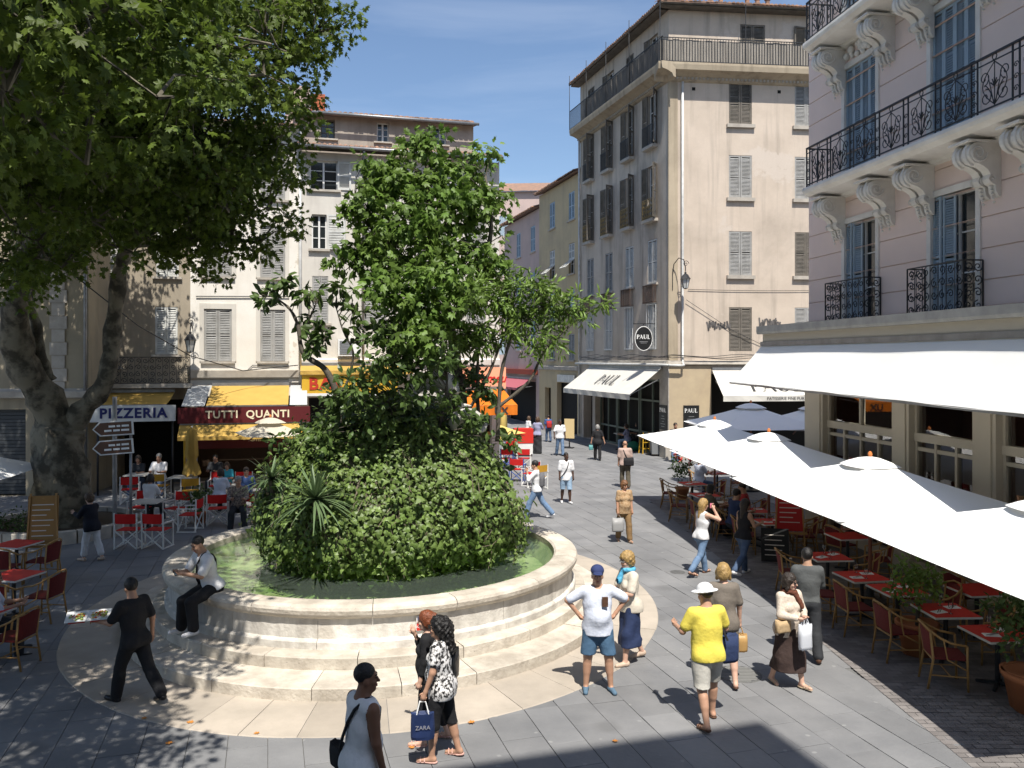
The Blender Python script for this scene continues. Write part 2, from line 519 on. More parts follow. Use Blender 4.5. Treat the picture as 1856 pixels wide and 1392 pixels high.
def window(bld, fac, s0, s1, z0, z1, shut='closed', sm=None, fm=None, sill=None, bars=2, ang=(100, 100), mid=True, pane=None):
    wd = s1 - s0; h = z1 - z0; c = (s0 + s1) / 2
    sm = sm or m_wood
    Mw = fac.at(c, z0)
    win = pw('window', frame_mesh(wd, h, fm or m_white, bars), bld, Mw)
    pw('pane', pane_mesh(wd - .02, h - .02, pane or m_dglass), win, Mw)
    if shut:
        lm = leaf_mesh(wd / 2 - .012, h - .03, sm, mid=mid); lm2 = leaf_mesh(wd / 2 - .012, h - .03, sm, mid=mid, left=True)
        if shut == 'closed': aL, aR = 1.5, 1.5
        else: aL, aR = ang
        for sgn, an in ((-1, aL), (1, aR)):
            if an is None: continue
            Mh = Mw @ Matrix.Translation((sgn * (wd / 2 - .005), .03 if shut == 'closed' else -.01, .015))
            rot = Matrix.Rotation(-R(an) if sgn < 0 else R(an), 4, 'Z')
            pw('shutter', lm if sgn < 0 else lm2, win, Mh @ rot)
    if sill:
        pw('sill', sill_mesh(wd + .24, *sill), win, Mw)
    return win

def tile_row(mb, x0, x1, y, z, length=.55, slope=.3, r=.085, step=.2, dirn=1):
    """eave row of half-round tiles, noses towards -y"""
    x = x0
    while x < x1:
        j = random.uniform(-.02, .02); n = 5
        ring = []
        for yy, zz in ((y + j, z), (y + length, z + length * slope)):
            for k in range(n + 1):
                a = PI * k / n
                ring.append((x + r * math.cos(a), yy, zz + r * .9 * math.sin(a)))
        fs = [(k, k + 1, k + n + 2, k + n + 1) for k in range(n)] + [tuple(range(n, -1, -1))]
        mb.add(ring, fs); x += step
def pipe(bld, pts, r, m, name='drainpipe', n=8):
    b = MB(); b.smooth = True; b.tube(pts, r, n); return b.build(name, m, None) if bld is None else pw(name, b.mesh(name, m), bld, Matrix.Identity(4))
def shell(bld, pts, z0, z1, m, name='wall'):
    b = MB()
    for p, q in zip(pts[:-1], pts[1:]):
        b.add([(p[0], p[1], z0), (q[0], q[1], z0), (q[0], q[1], z1), (p[0], p[1], z1)], [(0, 1, 2, 3)])
    return pw(name, b.mesh(name, m), bld, Matrix.Identity(4))
def sheet_roof(bld, pts, zs, m, th=.06):
    b = MB(); n = len(pts)
    vs = [(p[0], p[1], z) for p, z in zip(pts, zs)] + [(p[0], p[1], z - th) for p, z in zip(pts, zs)]
    fs = [tuple(range(n)), tuple(range(2 * n - 1, n - 1, -1))] + [(i, i + n, (i + 1) % n + n, (i + 1) % n) for i in range(n)]
    b.add(vs, fs)
    return pw('roof', b.mesh('roof', m), bld, Matrix.Identity(4))
def fac_xy(f, s, off=0.0):
    p = f.o + f.u * s + f.n * off
    return (p.x, p.y)

# ------------------------------------------------------------------ serif capitals for the bakery
def serif(mb, ch, x, h, y=0.0, wt=.16):
    """thin-and-thick roman capitals as flat prisms; returns advance"""
    T = wt * h; t = T * .38; sf = T * .55
    def vbar(x0, x1, z0=0.0, z1=1.0, ser=True):
        mb.prism([(x + x0, z0 * h), (x + x1, z0 * h), (x + x1, z1 * h), (x + x0, z1 * h)], y, y - .006)
        if ser:
            for zz in (z0, z1):
                za = zz * h - (t * .5 if zz > .5 else 0); mb.prism([(x + x0 - sf, za), (x + x1 + sf, za), (x + x1 + sf, za + t * .5), (x + x0 - sf, za + t * .5)], y - .001, y - .007)
    def poly(p): mb.prism([(x + a, c) for a, c in p], y, y - .006)
    if ch == 'P':
        vbar(.0, T); n = 10; ro = h * .28; pts = []
        for k in range(n + 1):
            a = PI / 2 - PI * k / n
            pts.append((T + h * .12 + ro * math.cos(a) * 1.0, h - ro + ro * math.sin(a)))
        ins = [(T + h * .12 + (ro - T) * math.cos(PI / 2 - PI * k / n), h - ro + (ro - t) * math.sin(PI / 2 - PI * k / n)) for k in range(n + 1)]
        for k in range(n): poly([pts[k], pts[k + 1], ins[k + 1], ins[k]])
        poly([(T, h), (T, h - t), (T + h * .12, h - t), (T + h * .12, h)][::-1]); poly([(T, h - 2 * ro), (T + h * .12, h - 2 * ro), (T + h * .12, h - 2 * ro + t), (T, h - 2 * ro + t)])
        return h * .62
    if ch == 'A':
        wA = h * .78
        poly([(0, 0), (t, 0), (wA / 2, h * .96), (wA / 2 - t * .6, h)]); poly([(wA - T, 0), (wA, 0), (wA / 2 + t * .4, h), (wA / 2 - T * .7, h)])
        poly([(wA * .22, h * .32), (wA * .8, h * .32), (wA * .8, h * .32 + t), (wA * .22, h * .32 + t)])
        for q in (0, wA): poly([(q - sf - T * .3, 0), (q + sf, 0), (q + sf, t * .5), (q - sf - T * .3, t * .5)])
        return wA + h * .1
    if ch == 'U':
        wU = h * .68
        vbar(0, T, .32, 1); vbar(wU - t, wU, .32, 1)
        n = 10; cx = wU / 2; ro = wU / 2
        o = [(cx + ro * math.cos(PI + PI * k / n), h * .32 + h * .32 * math.sin(PI + PI * k / n)) for k in range(n + 1)]
        i2 = [(cx + (ro - T * (1 - k / n) - t * (k / n)) * math.cos(PI + PI * k / n), h * .32 + (h * .32 - t) * math.sin(PI + PI * k / n)) for k in range(n + 1)]
        for k in range(n): poly([o[k], o[k + 1], i2[k + 1], i2[k]])
        return wU + h * .2
    if ch == 'L':
        vbar(0, T); poly([(T, 0), (h * .52, 0), (h * .56, h * .22), (h * .52, h * .22), (h * .46, t), (T, t)])
        return h * .62
def paul_mesh(h, m, wt=.16):
    b = MB(); x = 0
    for ch in 'PAUL': x += serif(b, ch, x, h, 0, wt) + h * .06
    b.v = [(vx - x / 2, vy, vz) for vx, vy, vz in b.v]
    return b.mesh('lettering', m)

# ------------------------------------------------------------------ corner building with the bakery
C0 = at(1212, 650, 38.0)
FR = Facade((C0.x, C0.y), R(6))
aL = math.atan2(-.959, .283)
LFAR = C0 + Vector((-.283, .959, 0)) * 11.2
FL = Facade((LFAR.x, LFAR.y), aL)
bk = thing('corner_building', 'tall beige corner building with bakery shops below and a reed-screened top balcony', 'building', (C0.x, C0.y, 0))
rowsR = [(15.45, 17.42), (12.05, 14.02), (8.45, 10.5), (4.95, 6.98)]
colsR = [FR.s_of(1342), FR.s_of(1461), FR.s_of(1461) + 3.1, FR.s_of(1461) + 6.2]
holes = [(c - .55, c + .55, a, b) for c in colsR for a, b in rowsR]
b = MB(FR.M); wall_holes(b, 0, 14, 4.35, 18.0, holes)
wall_holes(b, 0, 14, 0, 4.35, [(2.0, 13.0, 0, 3.9)], .5)
pw('wall', b.mesh('wall', m_wpaul), bk, Matrix.Identity(4))
for i, c in enumerate(colsR):
    for j, (a, z) in enumerate(rowsR):
        window(bk, FR, c - .55, c + .55, a, z, 'closed', m_wood if (i + j) % 3 else m_woodd, m_white, (.14, .16, m_stone) if j < 3 else None)
colsL = [1.6, 4.25, 6.9, 9.5]
rowsL = [(14.75, 17.3), (11.25, 13.85), (8.2, 10.3), (5.0, 7.25)]
holes = [(c - .5, c + .5, a, z) for c in colsL for a, z in rowsL]
b = MB(FL.M); wall_holes(b, 0, 11.2, 4.35, 18.0, holes)
wall_holes(b, 0, 11.2, 0, 4.35, [(.5, 1.9, 0, 3.3), (2.3, 10.3, 0, 3.6)], .5)
pw('wall', b.mesh('wall', m_wpaulL), bk, Matrix.Identity(4))
def bars_mesh(wd, h, step, r, m, top=True, depth=.0):
    key = ('bars', round(wd, 2), round(h, 2), step, m.name, depth)
    if key in _cache: return _cache[key]
    b = MB(); n = max(2, int(wd / step))
    for i in range(n + 1):
        x = -wd / 2 + wd * i / n; b.bar((x, 0, 0), (x, 0, h), r)
    for z in (0.04, h): b.bar((-wd / 2, 0, z), (wd / 2, 0, z), r * 1.6)
    if depth:
        for x in (-wd / 2, wd / 2):
            for z in (0.04, h): b.bar((x, 0, z), (x, depth, z), r * 1.5)
            for k in (1, 2): b.bar((x, depth * k / 3, 0), (x, depth * k / 3, h), r)
    _cache[key] = b.mesh('railing', m); return _cache[key]
m_ochreiron = mat('ochre_painted_iron', (.36, .25, .09), .6, (.20, .15, .07), 6, .7)
m_rust = mat('rusty_iron', (.11, .06, .035), .8, (.05, .035, .03), 9, .7)
def scroll(c, r0, turns, a0, n=12, sgn=1, r1=.15):
    return [(c[0] + (r0 * (1 - (1 - r1) * k / n)) * math.cos(a0 + sgn * turns * 2 * PI * k / n), 0,
             c[1] + (r0 * (1 - (1 - r1) * k / n)) * math.sin(a0 + sgn * turns * 2 * PI * k / n)) for k in range(n + 1)]
def lace_mesh(wd, h, m, r=.012):
    key = ('lace', round(wd, 2), round(h, 2), m.name)
    if key in _cache: return _cache[key]
    b = MB()
    for x in (-wd / 2, wd / 2): b.bar((x, 0, 0), (x, 0, h), r * 2)
    for z in (0.02, h): b.bar((-wd / 2, 0, z), (wd / 2, 0, z), r * 2.2)
    nx = max(2, int(wd / .22)); nz_ = max(2, int(h / .22))
    for i in range(nx):
        for j in range(nz_):
            cx = -wd / 2 + wd * (i + .5) / nx; cz = h * (j + .5) / nz_
            b.tube(scroll((cx, cz), .1, 1.3, PI * .5 * (i + j), 10, 1 if (i + j) % 2 else -1), r, 4)
        b.bar((-wd / 2 + wd * i / nx, 0, 0), (-wd / 2 + wd * i / nx, 0, h), r)
    _cache[key] = b.mesh('railing', m); return _cache[key]
for i, c in enumerate(colsL):
    for j, (a, z) in enumerate(rowsL):
        if j == 0:
            wn = window(bk, FL, c - .5, c + .5, a, z, 'open', m_woodd, m_white, (.3, .14, m_stone), ang=(175, 100 + 12 * i))
            pw('railing', bars_mesh(1.15, .95, .1, .02, m_iron), wn, FL.at(c, a, .26))
        elif j == 1:
            wn = window(bk, FL, c - .5, c + .5, a, z, 'open', m_woodd, m_white, (.3, .14, m_stone), ang=(170, 105 + 9 * i))
            pw('railing', lace_mesh(1.1, .95, m_ochreiron), wn, FL.at(c, a, .26))
        elif j == 2:
            wn = window(bk, FL, c - .5, c + .5, a, z, 'closed', m_woodw if i > 1 else m_wood, m_white, (.1, .1, m_stone))
            pw('railing', bars_mesh(1.1, .85, .09, .02, m_rust, depth=.2), wn, FL.at(c, a - .95, .24))
        else:
            wn = window(bk, FL, c - .5, c + .5, a, z, 'closed', m_woodw, m_white, None)
            pw('window_bars', bars_mesh(1.0, z - a - .1, .2, .025, m_white), wn, FL.at(c, a + .05, .06))
# corner strip, string course, cornice, balcony, attic, roof
m_pale = wall_mat('stained_cornice', (.44, .37, .27), (.36, .30, .22), (.17, .14, .10), .7)
b = MB(FR.M); b.box(-.02, .42, -.03, .1, 4.4, 17.7)
pw('corner_strip', b.mesh('corner_strip', m_pale), bk, Matrix.Identity(4))
for f, x0, x1 in ((FR, -.06, 14), (FL, 0, 11.26)):
    b = MB(f.M); extr_x(b, [(-.16, 4.34), (0, 4.3), (0, 4.52), (-.12, 4.5)], x0, x1)
    pw('string_course', b.mesh('string_course', m_stone), bk, Matrix.Identity(4))
    b = MB(f.M); extr_x(b, [(0, 17.3), (-.1, 17.35), (-.18, 17.5), (-.42, 17.62), (-.66, 17.68), (-.7, 17.9), (-.7, 18.0), (0, 18.0)], x0 - .62 * (f is FR), x1 + .62 * (f is FL))
    pw('cornice', b.mesh('cornice', m_pale), bk, Matrix.Identity(4))
    b = MB(f.M); x = x0
    while x < x1: b.box(x, x + .09, -.2, -.1, 17.4, 17.5); x += .18
    pw('dentil_course', tag(pw('dentil_band', b.mesh('dentil_band', m_stone), bk, Matrix.Identity(4)), kind='stuff').data, bk, Matrix.Translation((0, 0, -50))) if False else tag(pw('dentil_band', b.mesh('dentil_band', m_stone), bk, Matrix.Identity(4)), kind='stuff')
    ha = [(3.4, 4.6, 18.25, 20.1), (6.55, 7.75, 18.25, 20.1)] if f is FR else [(1.2, 2.2, 18.1, 20.0), (4.0, 4.9, 18.1, 20.0), (6.5, 7.4, 18.1, 20.0), (9.2, 10.1, 18.1, 20.0)]
    b = MB(f.M); wall_holes(b, 0, x1 - .06 * (f is FL), 18.0, 20.9, ha)
    pw('attic_wall', b.mesh('attic_wall', m_wpaul if f is FR else m_wpaulL), bk, Matrix.Identity(4))
    for k, q in enumerate(ha): window(bk, f, *q, 'closed' if k % 2 == 0 else 'open', m_woodd, m_white, None, ang=(170, None))
    # railing in front of reed screens
    L = x1 + .62 if f is FL else x1
    xa = x0 - .6 if f is FR else 0
    pw('railing', bars_mesh(L - xa, 1.1, .13, .022, m_iron), bk, f.at((xa + L) / 2, 18.0, .64))
m_reed = mat('reed_screen', (.34, .31, .27), .9, (.17, .155, .135), 1.0, .9, stretch=(26, 26, .6), bump=.6, bscale=30)
for f, segs in ((FR, [(-.6, 3.4), (3.45, 7.6), (7.65, 14)]), (FL, [(2.2, 5.0), (5.05, 8.2), (8.25, 11.8)])):
    for x0, x1 in segs:
        b = MB(f.M); n = max(2, int((x1 - x0) / .3))
        for k in range(n):
            xa = x0 + (x1 - x0) * k / n; xb = x0 + (x1 - x0) * (k + 1) / n; dz = random.uniform(-.03, .02)
            b.box(xa, xb - .004, -.605 + .012 * (k % 2), -.59 + .012 * (k % 2), 18.02, 19.04 + dz)
        pw('reed_screen', b.mesh('reed_screen', m_reed), bk, Matrix.Identity(4))
b = MB(FR.M)
for x in (-.6, 3.4, 7.6): b.bar((x, -.66, 18), (x, -.66, 20.75), .03)
pw('balcony_post', b.mesh('balcony_post', m_iron), bk, Matrix.Identity(4))
for x in (-.05, 2.6, 5.4, 8.3): pipe(bk, [FL.M @ Vector((x, -.66, 18)), FL.M @ Vector((x, -.66, 21.2))], .018, m_iron, 'balcony_post', 5)
e1 = fac_xy(FR, 14, .55); e0 = (FR.o + (FR.n * .55) + (FL.n * .55)); e2 = fac_xy(FL, -.2, .55)
rg1 = FR.o - FR.n * 5 + FR.u * 14; rg0 = FR.o - FR.n * 5 - FL.n * 5; rg2 = FL.o - FL.n * 5
zE = 20.75
sheet_roof(bk, [e1, (e0.x, e0.y), (rg0.x, rg0.y), (rg1.x, rg1.y)][::-1], [zE, zE, zE + 1.5, zE + 1.5][::-1], m_tile)
sheet_roof(bk, [(e0.x, e0.y), e2, (rg2.x, rg2.y), (rg0.x, rg0.y)][::-1], [zE, zE, zE + 1.5, zE + 1.5][::-1], m_tile)
b = MB(FR.M); tile_row(b, -.55, 14, -.65, zE + .02, .8, .26)
b.M = FL.M; tile_row(b, -.2, 11.75, -.65, zE + .02, .8, .26)
tag(pw('eave_tile', b.mesh('eave_tile', m_tile), bk, Matrix.Identity(4)), kind='stuff')
b = MB(FR.M); extr_x(b, [(-.67, zE - .05), (-.61, zE - .11), (-.55, zE - .05)], -.55, 14); b.box(-.5, 14, -.52, 0, zE - .14, zE - .08)
b.M = FL.M; extr_x(b, [(-.67, zE - .05), (-.61, zE - .11), (-.55, zE - .05)], -.2, 11.75); b.box(-.2, 11.3, -.52, 0, zE - .14, zE - .08)
pw('eave_soffit', b.mesh('eave_soffit', m_woodd), bk, Matrix.Identity(4))
for i, s in enumerate((2.3, 2.8, 4.1, 4.6, 5.1)):
    b = MB(); b.lathe([(.12, 0), (.11, .35), (.16, .38), (.16, .46), (0, .46)], 8)
    pw('chimney_pot', b.mesh('chimney_pot', m_tile), bk, FR.at(s, zE + .55, -.9))
shell(bk, [fac_xy(FR, 14), fac_xy(FR, 14, -12), fac_xy(FL, 0, -14), fac_xy(FL, 0)], 0, 20.9, m_wpaulL)
FRm = FR.M
pipe(bk, [FRm @ Vector((.62, -.12, z)) for z in (17.3, 10, 4.45)] + [FRm @ Vector((.62, -.3, 4.3)), FRm @ Vector((.5, -.3, 4.28)), FRm @ Vector((-.1, -.3, 4.3))], .055, m_wpipe)
pipe(bk, [FRm @ Vector((0, -.3, 4.3))] + [FL.M @ Vector((x, -.3, 4.32)) for x in (10.9, 5, 0)], .055, m_wpipe, 'gutter_pipe')
pipe(bk, [FL.M @ Vector((.12, -.12, z)) for z in (17.4, 9, .2)], .06, m_wpipe)
pipe(bk, [FRm @ Vector((9.1, -.2, 18.1)), FRm @ Vector((9.1, -.2, 20.3))], .09, m_white, 'flue_pipe')
rc_ = random.Random(4)
for q in range(3):                            # slack cables along the string course
    pts = [FL.M @ Vector((x, -.2 - .03 * q, 4.62 + .06 * q + .07 * math.sin(x * 1.3 + q * 2) + rc_.uniform(-.02, .02))) for x in np.arange(.4, 11.2, .7)]
    pts += [FR.M @ Vector((x, -.2 - .03 * q, 4.62 + .06 * q + .06 * math.sin(x * 1.7 + q))) for x in np.arange(.1, 9.5, .7)]
    pipe(bk, pts, .014, m_iron, 'wall_cable', 5)
pipe(bk, [FR.M @ Vector((x, -.05, 7.75 + .02 * (x - 4) ** 2 * .2)) for x in np.arange(.9, 10, 1)], .012, m_iron, 'wall_cable', 5)
pipe(bk, [FR.M @ Vector((.8, -.1, 7.3)), FR.M @ Vector((3, -.08, 5.9)), FR.M @ Vector((5.6, -.06, 4.7))], .012, m_iron, 'wall_cable', 5)
for q in (1.1, 5.2, 8.6):
    b = MB(FR.M); b.box(q, q + .16, -.004, .05, 16.95, 17.1); pw('wall_vent', b.mesh('wall_vent', m_dark), bk, Matrix.Identity(4))
# ground floor shops: near-black sheet standing in for the unlit room, green-grey joinery
m_greenj = mat('grey_green_joinery', (.13, .16, .13), .5)
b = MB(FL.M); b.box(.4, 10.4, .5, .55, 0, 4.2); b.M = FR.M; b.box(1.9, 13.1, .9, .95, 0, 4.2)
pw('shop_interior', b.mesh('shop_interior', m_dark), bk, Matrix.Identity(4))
for x0, x1 in ((2.3, 4.6), (4.7, 7.4), (7.5, 10.3)):
    b = MB(FL.M)
    for x in (x0, (x0 + x1) / 2 - .04, x1 - .08): b.box(x, x + .08, .3, .38, 0, 3.6)
    for z in (.0, .9, 2.5, 3.5): b.box(x0 + .08, x1 - .08, .31, .37, z, z + .09)
    pw('shop_window', b.mesh('shop_window', m_greenj), bk, Matrix.Identity(4))
m_pier = mat('tan_pier_paint', (.47, .38, .25), .8, (.40, .32, .22), 2, .6)
b = MB(FR.M); b.box(-.03, 2.0, -.04, .3, 0, 4.28); pw('corner_pier', b.mesh('corner_pier', m_pier), bk, Matrix.Identity(4))
b = MB(FL.M); b.box(10.35, 11.24, -.04, .3, 0, 4.28); pw('corner_pier', b.mesh('corner_pier', m_stone), bk, Matrix.Identity(4))
b = MB(FR.M); b.box(-.25, 1.0, -.35, -.05, 0, .55); pw('stone_bench', b.mesh('stone_bench', m_stone), bk, Matrix.Identity(4))
m_black = mat('black_board', (.014, .015, .016), .45)
m_wlet = mat('white_lettering', (.8, .8, .78), .6)
m_dlet = mat('dark_lettering', (.03, .03, .032), .7)
for f, sx in ((FR, FR.s_of(1252)), (FL, FL.s_of(1205) - .02)):
    bd = MB(f.M); bd.box(sx - .37, sx + .37, -.09, -.045, 1.3, 2.45)
    bo = pw('menu_panel', bd.mesh('menu_panel', m_black), bk, Matrix.Identity(4))
    pw('lettering', paul_mesh(.19, m_wlet), bo, f.at(sx, 2.12, .092))
    for k in range(5):
        b = MB(f.M); hw2 = (.13, .2, .1, .22, .16)[k]; b.box(sx - hw2, sx + hw2, -.094, -.0905, 1.92 - .12 * k, 1.95 - .12 * k); pw('price_line', b.mesh('price_line', m_zinc), bo, Matrix.Identity(4))
# bakery awnings
def awning(bld, f, s0, s1, z_top, z_low, o_top, o_low, m, name='awning', val=.22, sag=.03, nx=14, ny=6, vm=None):
    b = MB(f.M); vs = []; fs = []
    for i in range(nx + 1):
        for j in range(ny + 1):
            u = i / nx; v = j / ny
            vs.append((s0 + (s1 - s0) * u, -(o_top + (o_low - o_top) * v), z_top + (z_low - z_top) * v - sag * math.sin(PI * v) * (.7 + .3 * math.sin(u * 19)) - .012 * math.sin(u * 31) * v))
    for i in range(nx):
        for j in range(ny):
            a = i * (ny + 1) + j; fs.append((a, a + ny + 1, a + ny + 2, a + 1))
    b.smooth = True; b.add(vs, fs); b.smooth = False
    aw = pw(name, b.mesh(name, m), bld, Matrix.Identity(4))
    if val:
        b = MB(f.M); vs = []; fs = []
        for i in range(nx * 2 + 1):
            u = i / (nx * 2); x = s0 + (s1 - s0) * u; w_ = .015 * math.sin(u * 40)
            vs += [(x, -o_low - .004, z_low), (x, -o_low - .004 + w_, z_low - val)]
        for i in range(nx * 2): fs.append((2 * i, 2 * i + 1, 2 * i + 3, 2 * i + 2))
        b.add(vs, fs); pw('valance', b.mesh('valance', vm or m), aw, Matrix.Identity(4))
    b = MB(f.M); b.bar((s0, -o_top, z_top + .03), (s1, -o_top, z_top + .03), .12); b.bar((s0, -o_low + .03, z_low - .02), (s1, -o_low + .03, z_low - .02), .05)
    for x in (s0 + .15, s1 - .15): b.bar((x, -o_top - .02, z_top - .5), (x, -o_low + .04, z_low - .03), .035)
    pw('awning_frame', b.mesh('awning_frame', m_zinc), aw, Matrix.Identity(4))
    return aw
m_pcan = mat('ivory_canvas', (.70, .68, .62), .9, (.62, .60, .55), 2, .5, transl=.15)
awl = awning(bk, FL, 1.9, 10.75, 4.15, 2.95, .15, 1.75, m_pcan, val=.25)
awr = awning(bk, FR, 2.0, 12.5, 4.1, 2.95, .15, 1.6, m_pcan, val=.25)
def on_slope(f, s, z_top, z_low, o_top, o_low, v):
    al = math.atan2(z_top - z_low, o_low - o_top)
    z = z_top + (z_low - z_top) * v; o = o_top + (o_low - o_top) * v
    return f.at(s, z, o) @ Matrix.Rotation(-(PI / 2 - al), 4, 'X') @ Matrix.Translation((0, -.03, 0))
pw('lettering', paul_mesh(.75, m_dlet, .13), awl, on_slope(FL, 6.6, 4.15, 2.95, .15, 1.75, .72))
pw('lettering', paul_mesh(.75, m_dlet, .13), awr, on_slope(FR, FR.s_of(1410, 1.2), 4.1, 2.95, .15, 1.6, .85))
pw('lettering', text_mesh('PATISSERIE FINE PUR', .19, m_dlet, .001), awr, FR.at(FR.s_of(1424, 1.6), 2.82, 1.62) @ Matrix.Rotation(PI / 2, 4, 'X'))
# hanging oval sign (a thing of its own)
hs = thing('hanging_sign', 'black oval bakery sign hanging from an iron bracket on the corner building', 'sign', (FL.M @ Vector((9.9, -.55, 5.4))))
b = MB(FL.M); n = 28
ov = [(.40 * math.cos(2 * PI * k / n), .55 * math.sin(2 * PI * k / n)) for k in range(n)]
Ms = FR.at(0, 0); pc = FL.M @ Vector((9.85, -.62, 5.55))
Mo = Matrix.Translation(pc) @ Matrix.Rotation(R(4), 4, 'Z')
b = MB(); b.prism(ov, -.03, .03); pw('board', b.mesh('board', m_black), hs, Mo)
b = MB(); b.tube([(.415 * math.cos(2 * PI * k / n), -.02, .565 * math.sin(2 * PI * k / n)) for k in range(n + 1)], .018, 5); pw('rim', b.mesh('rim', m_wlet), hs, Mo)
pw('lettering', paul_mesh(.2, m_wlet, .2), hs, Mo @ Matrix.Translation((0, -.032, -.02)))
b = MB(); b.box(-.2, .2, -.034, -.031, -.17, -.13); b.box(-.15, .15, -.034, -.031, -.23, -.2); pw('small_print', b.mesh('small_print', m_zinc), hs, Mo)
b = MB(); b.bar((-.5, 0, .7), (.6, 0, .7), .04); b.bar((.58, 0, .25), (.58, 0, 1.3), .04); b.bar((0, 0, .5), (0, 0, .7), .025); pw('bracket', b.mesh('bracket', m_iron), hs, Mo)
# graffiti tags: sprayed strokes on the render
m_spray = mat('grey_spray_paint', (.13, .12, .115), .8)
def strokes(bld, f, s, z, seed, n=5, name='graffiti'):
    rr = random.Random(seed); b = MB(f.M); x = s
    for k in range(n):
        p = []; wv = rr.uniform(.2, .3)
        for q in range(7): p.append((x + wv * (q / 6) + rr.uniform(-.05, .05), -.012, z + .22 * math.sin(q * 2.1 + rr.uniform(0, 2)) + rr.uniform(-.05, .05)))
        for a, c in zip(p[:-1], p[1:]): b.bar(a, c, .006, .075, (1, 0, 0) if abs(a[0] - c[0]) < .02 else (0, 0, 1))
        x += wv * .85
    pw(name, b.mesh(name, m_spray), bld, Matrix.Identity(4))
strokes(bk, FR, FR.s_of(1280), FR.uv(1300, 590)[1], 3); strokes(bk, FR, FR.s_of(1375), FR.uv(1390, 586)[1], 5)

# ------------------------------------------------------------------ street houses beyond the corner
D1 = C0 + Vector((-.283, .959, 0)) * 18.9
FB = Facade((D1.x, D1.y), aL)
bb = thing('narrow_house', 'narrow ochre house squeezed beside the tall corner building', 'building', (D1.x, D1.y, 0))
colsB = [FB.s_of(1001), FB.s_of(1036)]
rowsB = [(13.0, 14.7), (9.75, 11.6), (6.9, 8.8), (4.5, 6.1)]
b = MB(FB.M); hb = [(c - .5, c + .5, a, z) for c in colsB for a, z in rowsB] + [(1.2, 2.4, 0, 2.7), (3.6, 7.2, 0, 3.1)]
wall_holes(b, 0, 7.68, 0, 15.6, hb, .3); pw('wall', b.mesh('wall', m_wyel), bb, Matrix.Identity(4))
for i, c in enumerate(colsB):
    for j, (a, z) in enumerate(rowsB):
        wn = window(bb, FB, c - .5, c + .5, a, z, 'closed' if j != 1 else None, m_blue if j < 3 else m_wood, m_white, (.1, .08, m_stone))
        if j == 1:
            lm = leaf_mesh(.48, 1.8, m_woodw)
            for sg in (-1, 1):
                pw('shutter', leaf_mesh(.48, .8, m_woodw), wn, FB.at(c + (-.49 if sg < 0 else .01), a + .85) @ Matrix.Rotation(R(-50), 4, 'X') @ Matrix.Translation((0, 0, -.8)))
                pw('shutter', leaf_mesh(.48, .95, m_woodw), wn, FB.at(c + (-.49 if sg < 0 else .01), a + .87) @ Matrix.Translation((0, .03, 0)))
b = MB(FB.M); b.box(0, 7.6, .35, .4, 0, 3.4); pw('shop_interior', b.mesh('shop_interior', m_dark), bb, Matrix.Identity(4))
b = MB(FB.M); extr_x(b, [(-.12, 3.9), (0, 3.85), (0, 4.15), (-.15, 4.1)], 0, 7.6); pw('string_course', b.mesh('string_course', m_stone), bb, Matrix.Identity(4))
b = MB(FB.M); b.box(4.0, 7.0, -.14, -.03, 3.15, 3.6); fo = pw('fascia_board', b.mesh('fascia_board', m_woodw), bb, Matrix.Identity(4))
sheet_roof(bb, [fac_xy(FB, 7.68, .35), fac_xy(FB, 0, .35), fac_xy(FB, 0, -6), fac_xy(FB, 7.68, -6)][::-1], [15.65, 15.65, 17.6, 17.6][::-1], m_tile)
b = MB(FB.M); tile_row(b, 0, 7.68, -.45, 15.67, .7, .3); tag(pw('eave_tile', b.mesh('eave_tile', m_tile), bb, Matrix.Identity(4)), kind='stuff')
shell(bb, [fac_xy(FB, 7.68, -.02), fac_xy(FB, 7.68, -9), fac_xy(FB, 0, -9), fac_xy(FB, 0)], 0, 15.6, m_wyel)
b = MB(FB.M); b.box(5.4, 7.6, 3.0, 5.5, 15, 18.6); pw('roof_stack', b.mesh('roof_stack', m_wgrey), bb, Matrix.Identity(4))
D2 = C0 + Vector((-.283, .959, 0)) * 27.5
FC = Facade((D2.x, D2.y), aL)
bc = thing('pink_street_house', 'faded pink house far down the narrow street', 'building', (D2.x, D2.y, 0))
colsC = [FC.s_of(940), FC.s_of(966)]; rowsC = [(12.0, 13.8), (8.6, 10.6), (5.2, 7.2)]
b = MB(FC.M); hc = [(c - .5, c + .5, a, z) for c in colsC for a, z in rowsC] + [(.8, 7.9, 0, 3.0)]
wall_holes(b, 0, 8.6, 0, 14.8, hc, .3); pw('wall', b.mesh('wall', m_wpink), bc, Matrix.Identity(4))
for c in colsC:
    for a, z in rowsC: window(bc, FC, c - .5, c + .5, a, z, 'closed', m_blue, m_white, (.1, .08, m_stone))
sheet_roof(bc, [fac_xy(FC, 8.6, .4), fac_xy(FC, 0, .4), fac_xy(FC, 0, -7), fac_xy(FC, 8.6, -7)][::-1], [14.85, 14.85, 17, 17][::-1], m_tile)
b = MB(FC.M); tile_row(b, 0, 8.6, -.5, 14.87, .7, .3); tag(pw('eave_tile', b.mesh('eave_tile', m_tile), bc, Matrix.Identity(4)), kind='stuff')
shell(bc, [fac_xy(FC, 8.6, -.02), fac_xy(FC, 8.6, -9), fac_xy(FC, 0, -9), fac_xy(FC, 0)], 0, 14.8, m_wpink)
b = MB(FC.M); b.box(.4, 8.2, .4, .45, 0, 3.2); pw('shop_interior', b.mesh('shop_interior', m_dark), bc, Matrix.Identity(4))
b = MB(FC.M); b.box(.3, 8.3, -.35, -.02, 3.5, 3.85); pw('red_fascia', b.mesh('red_fascia', mat('brick_red_fascia', (.30, .06, .03), .7)), bc, Matrix.Identity(4))
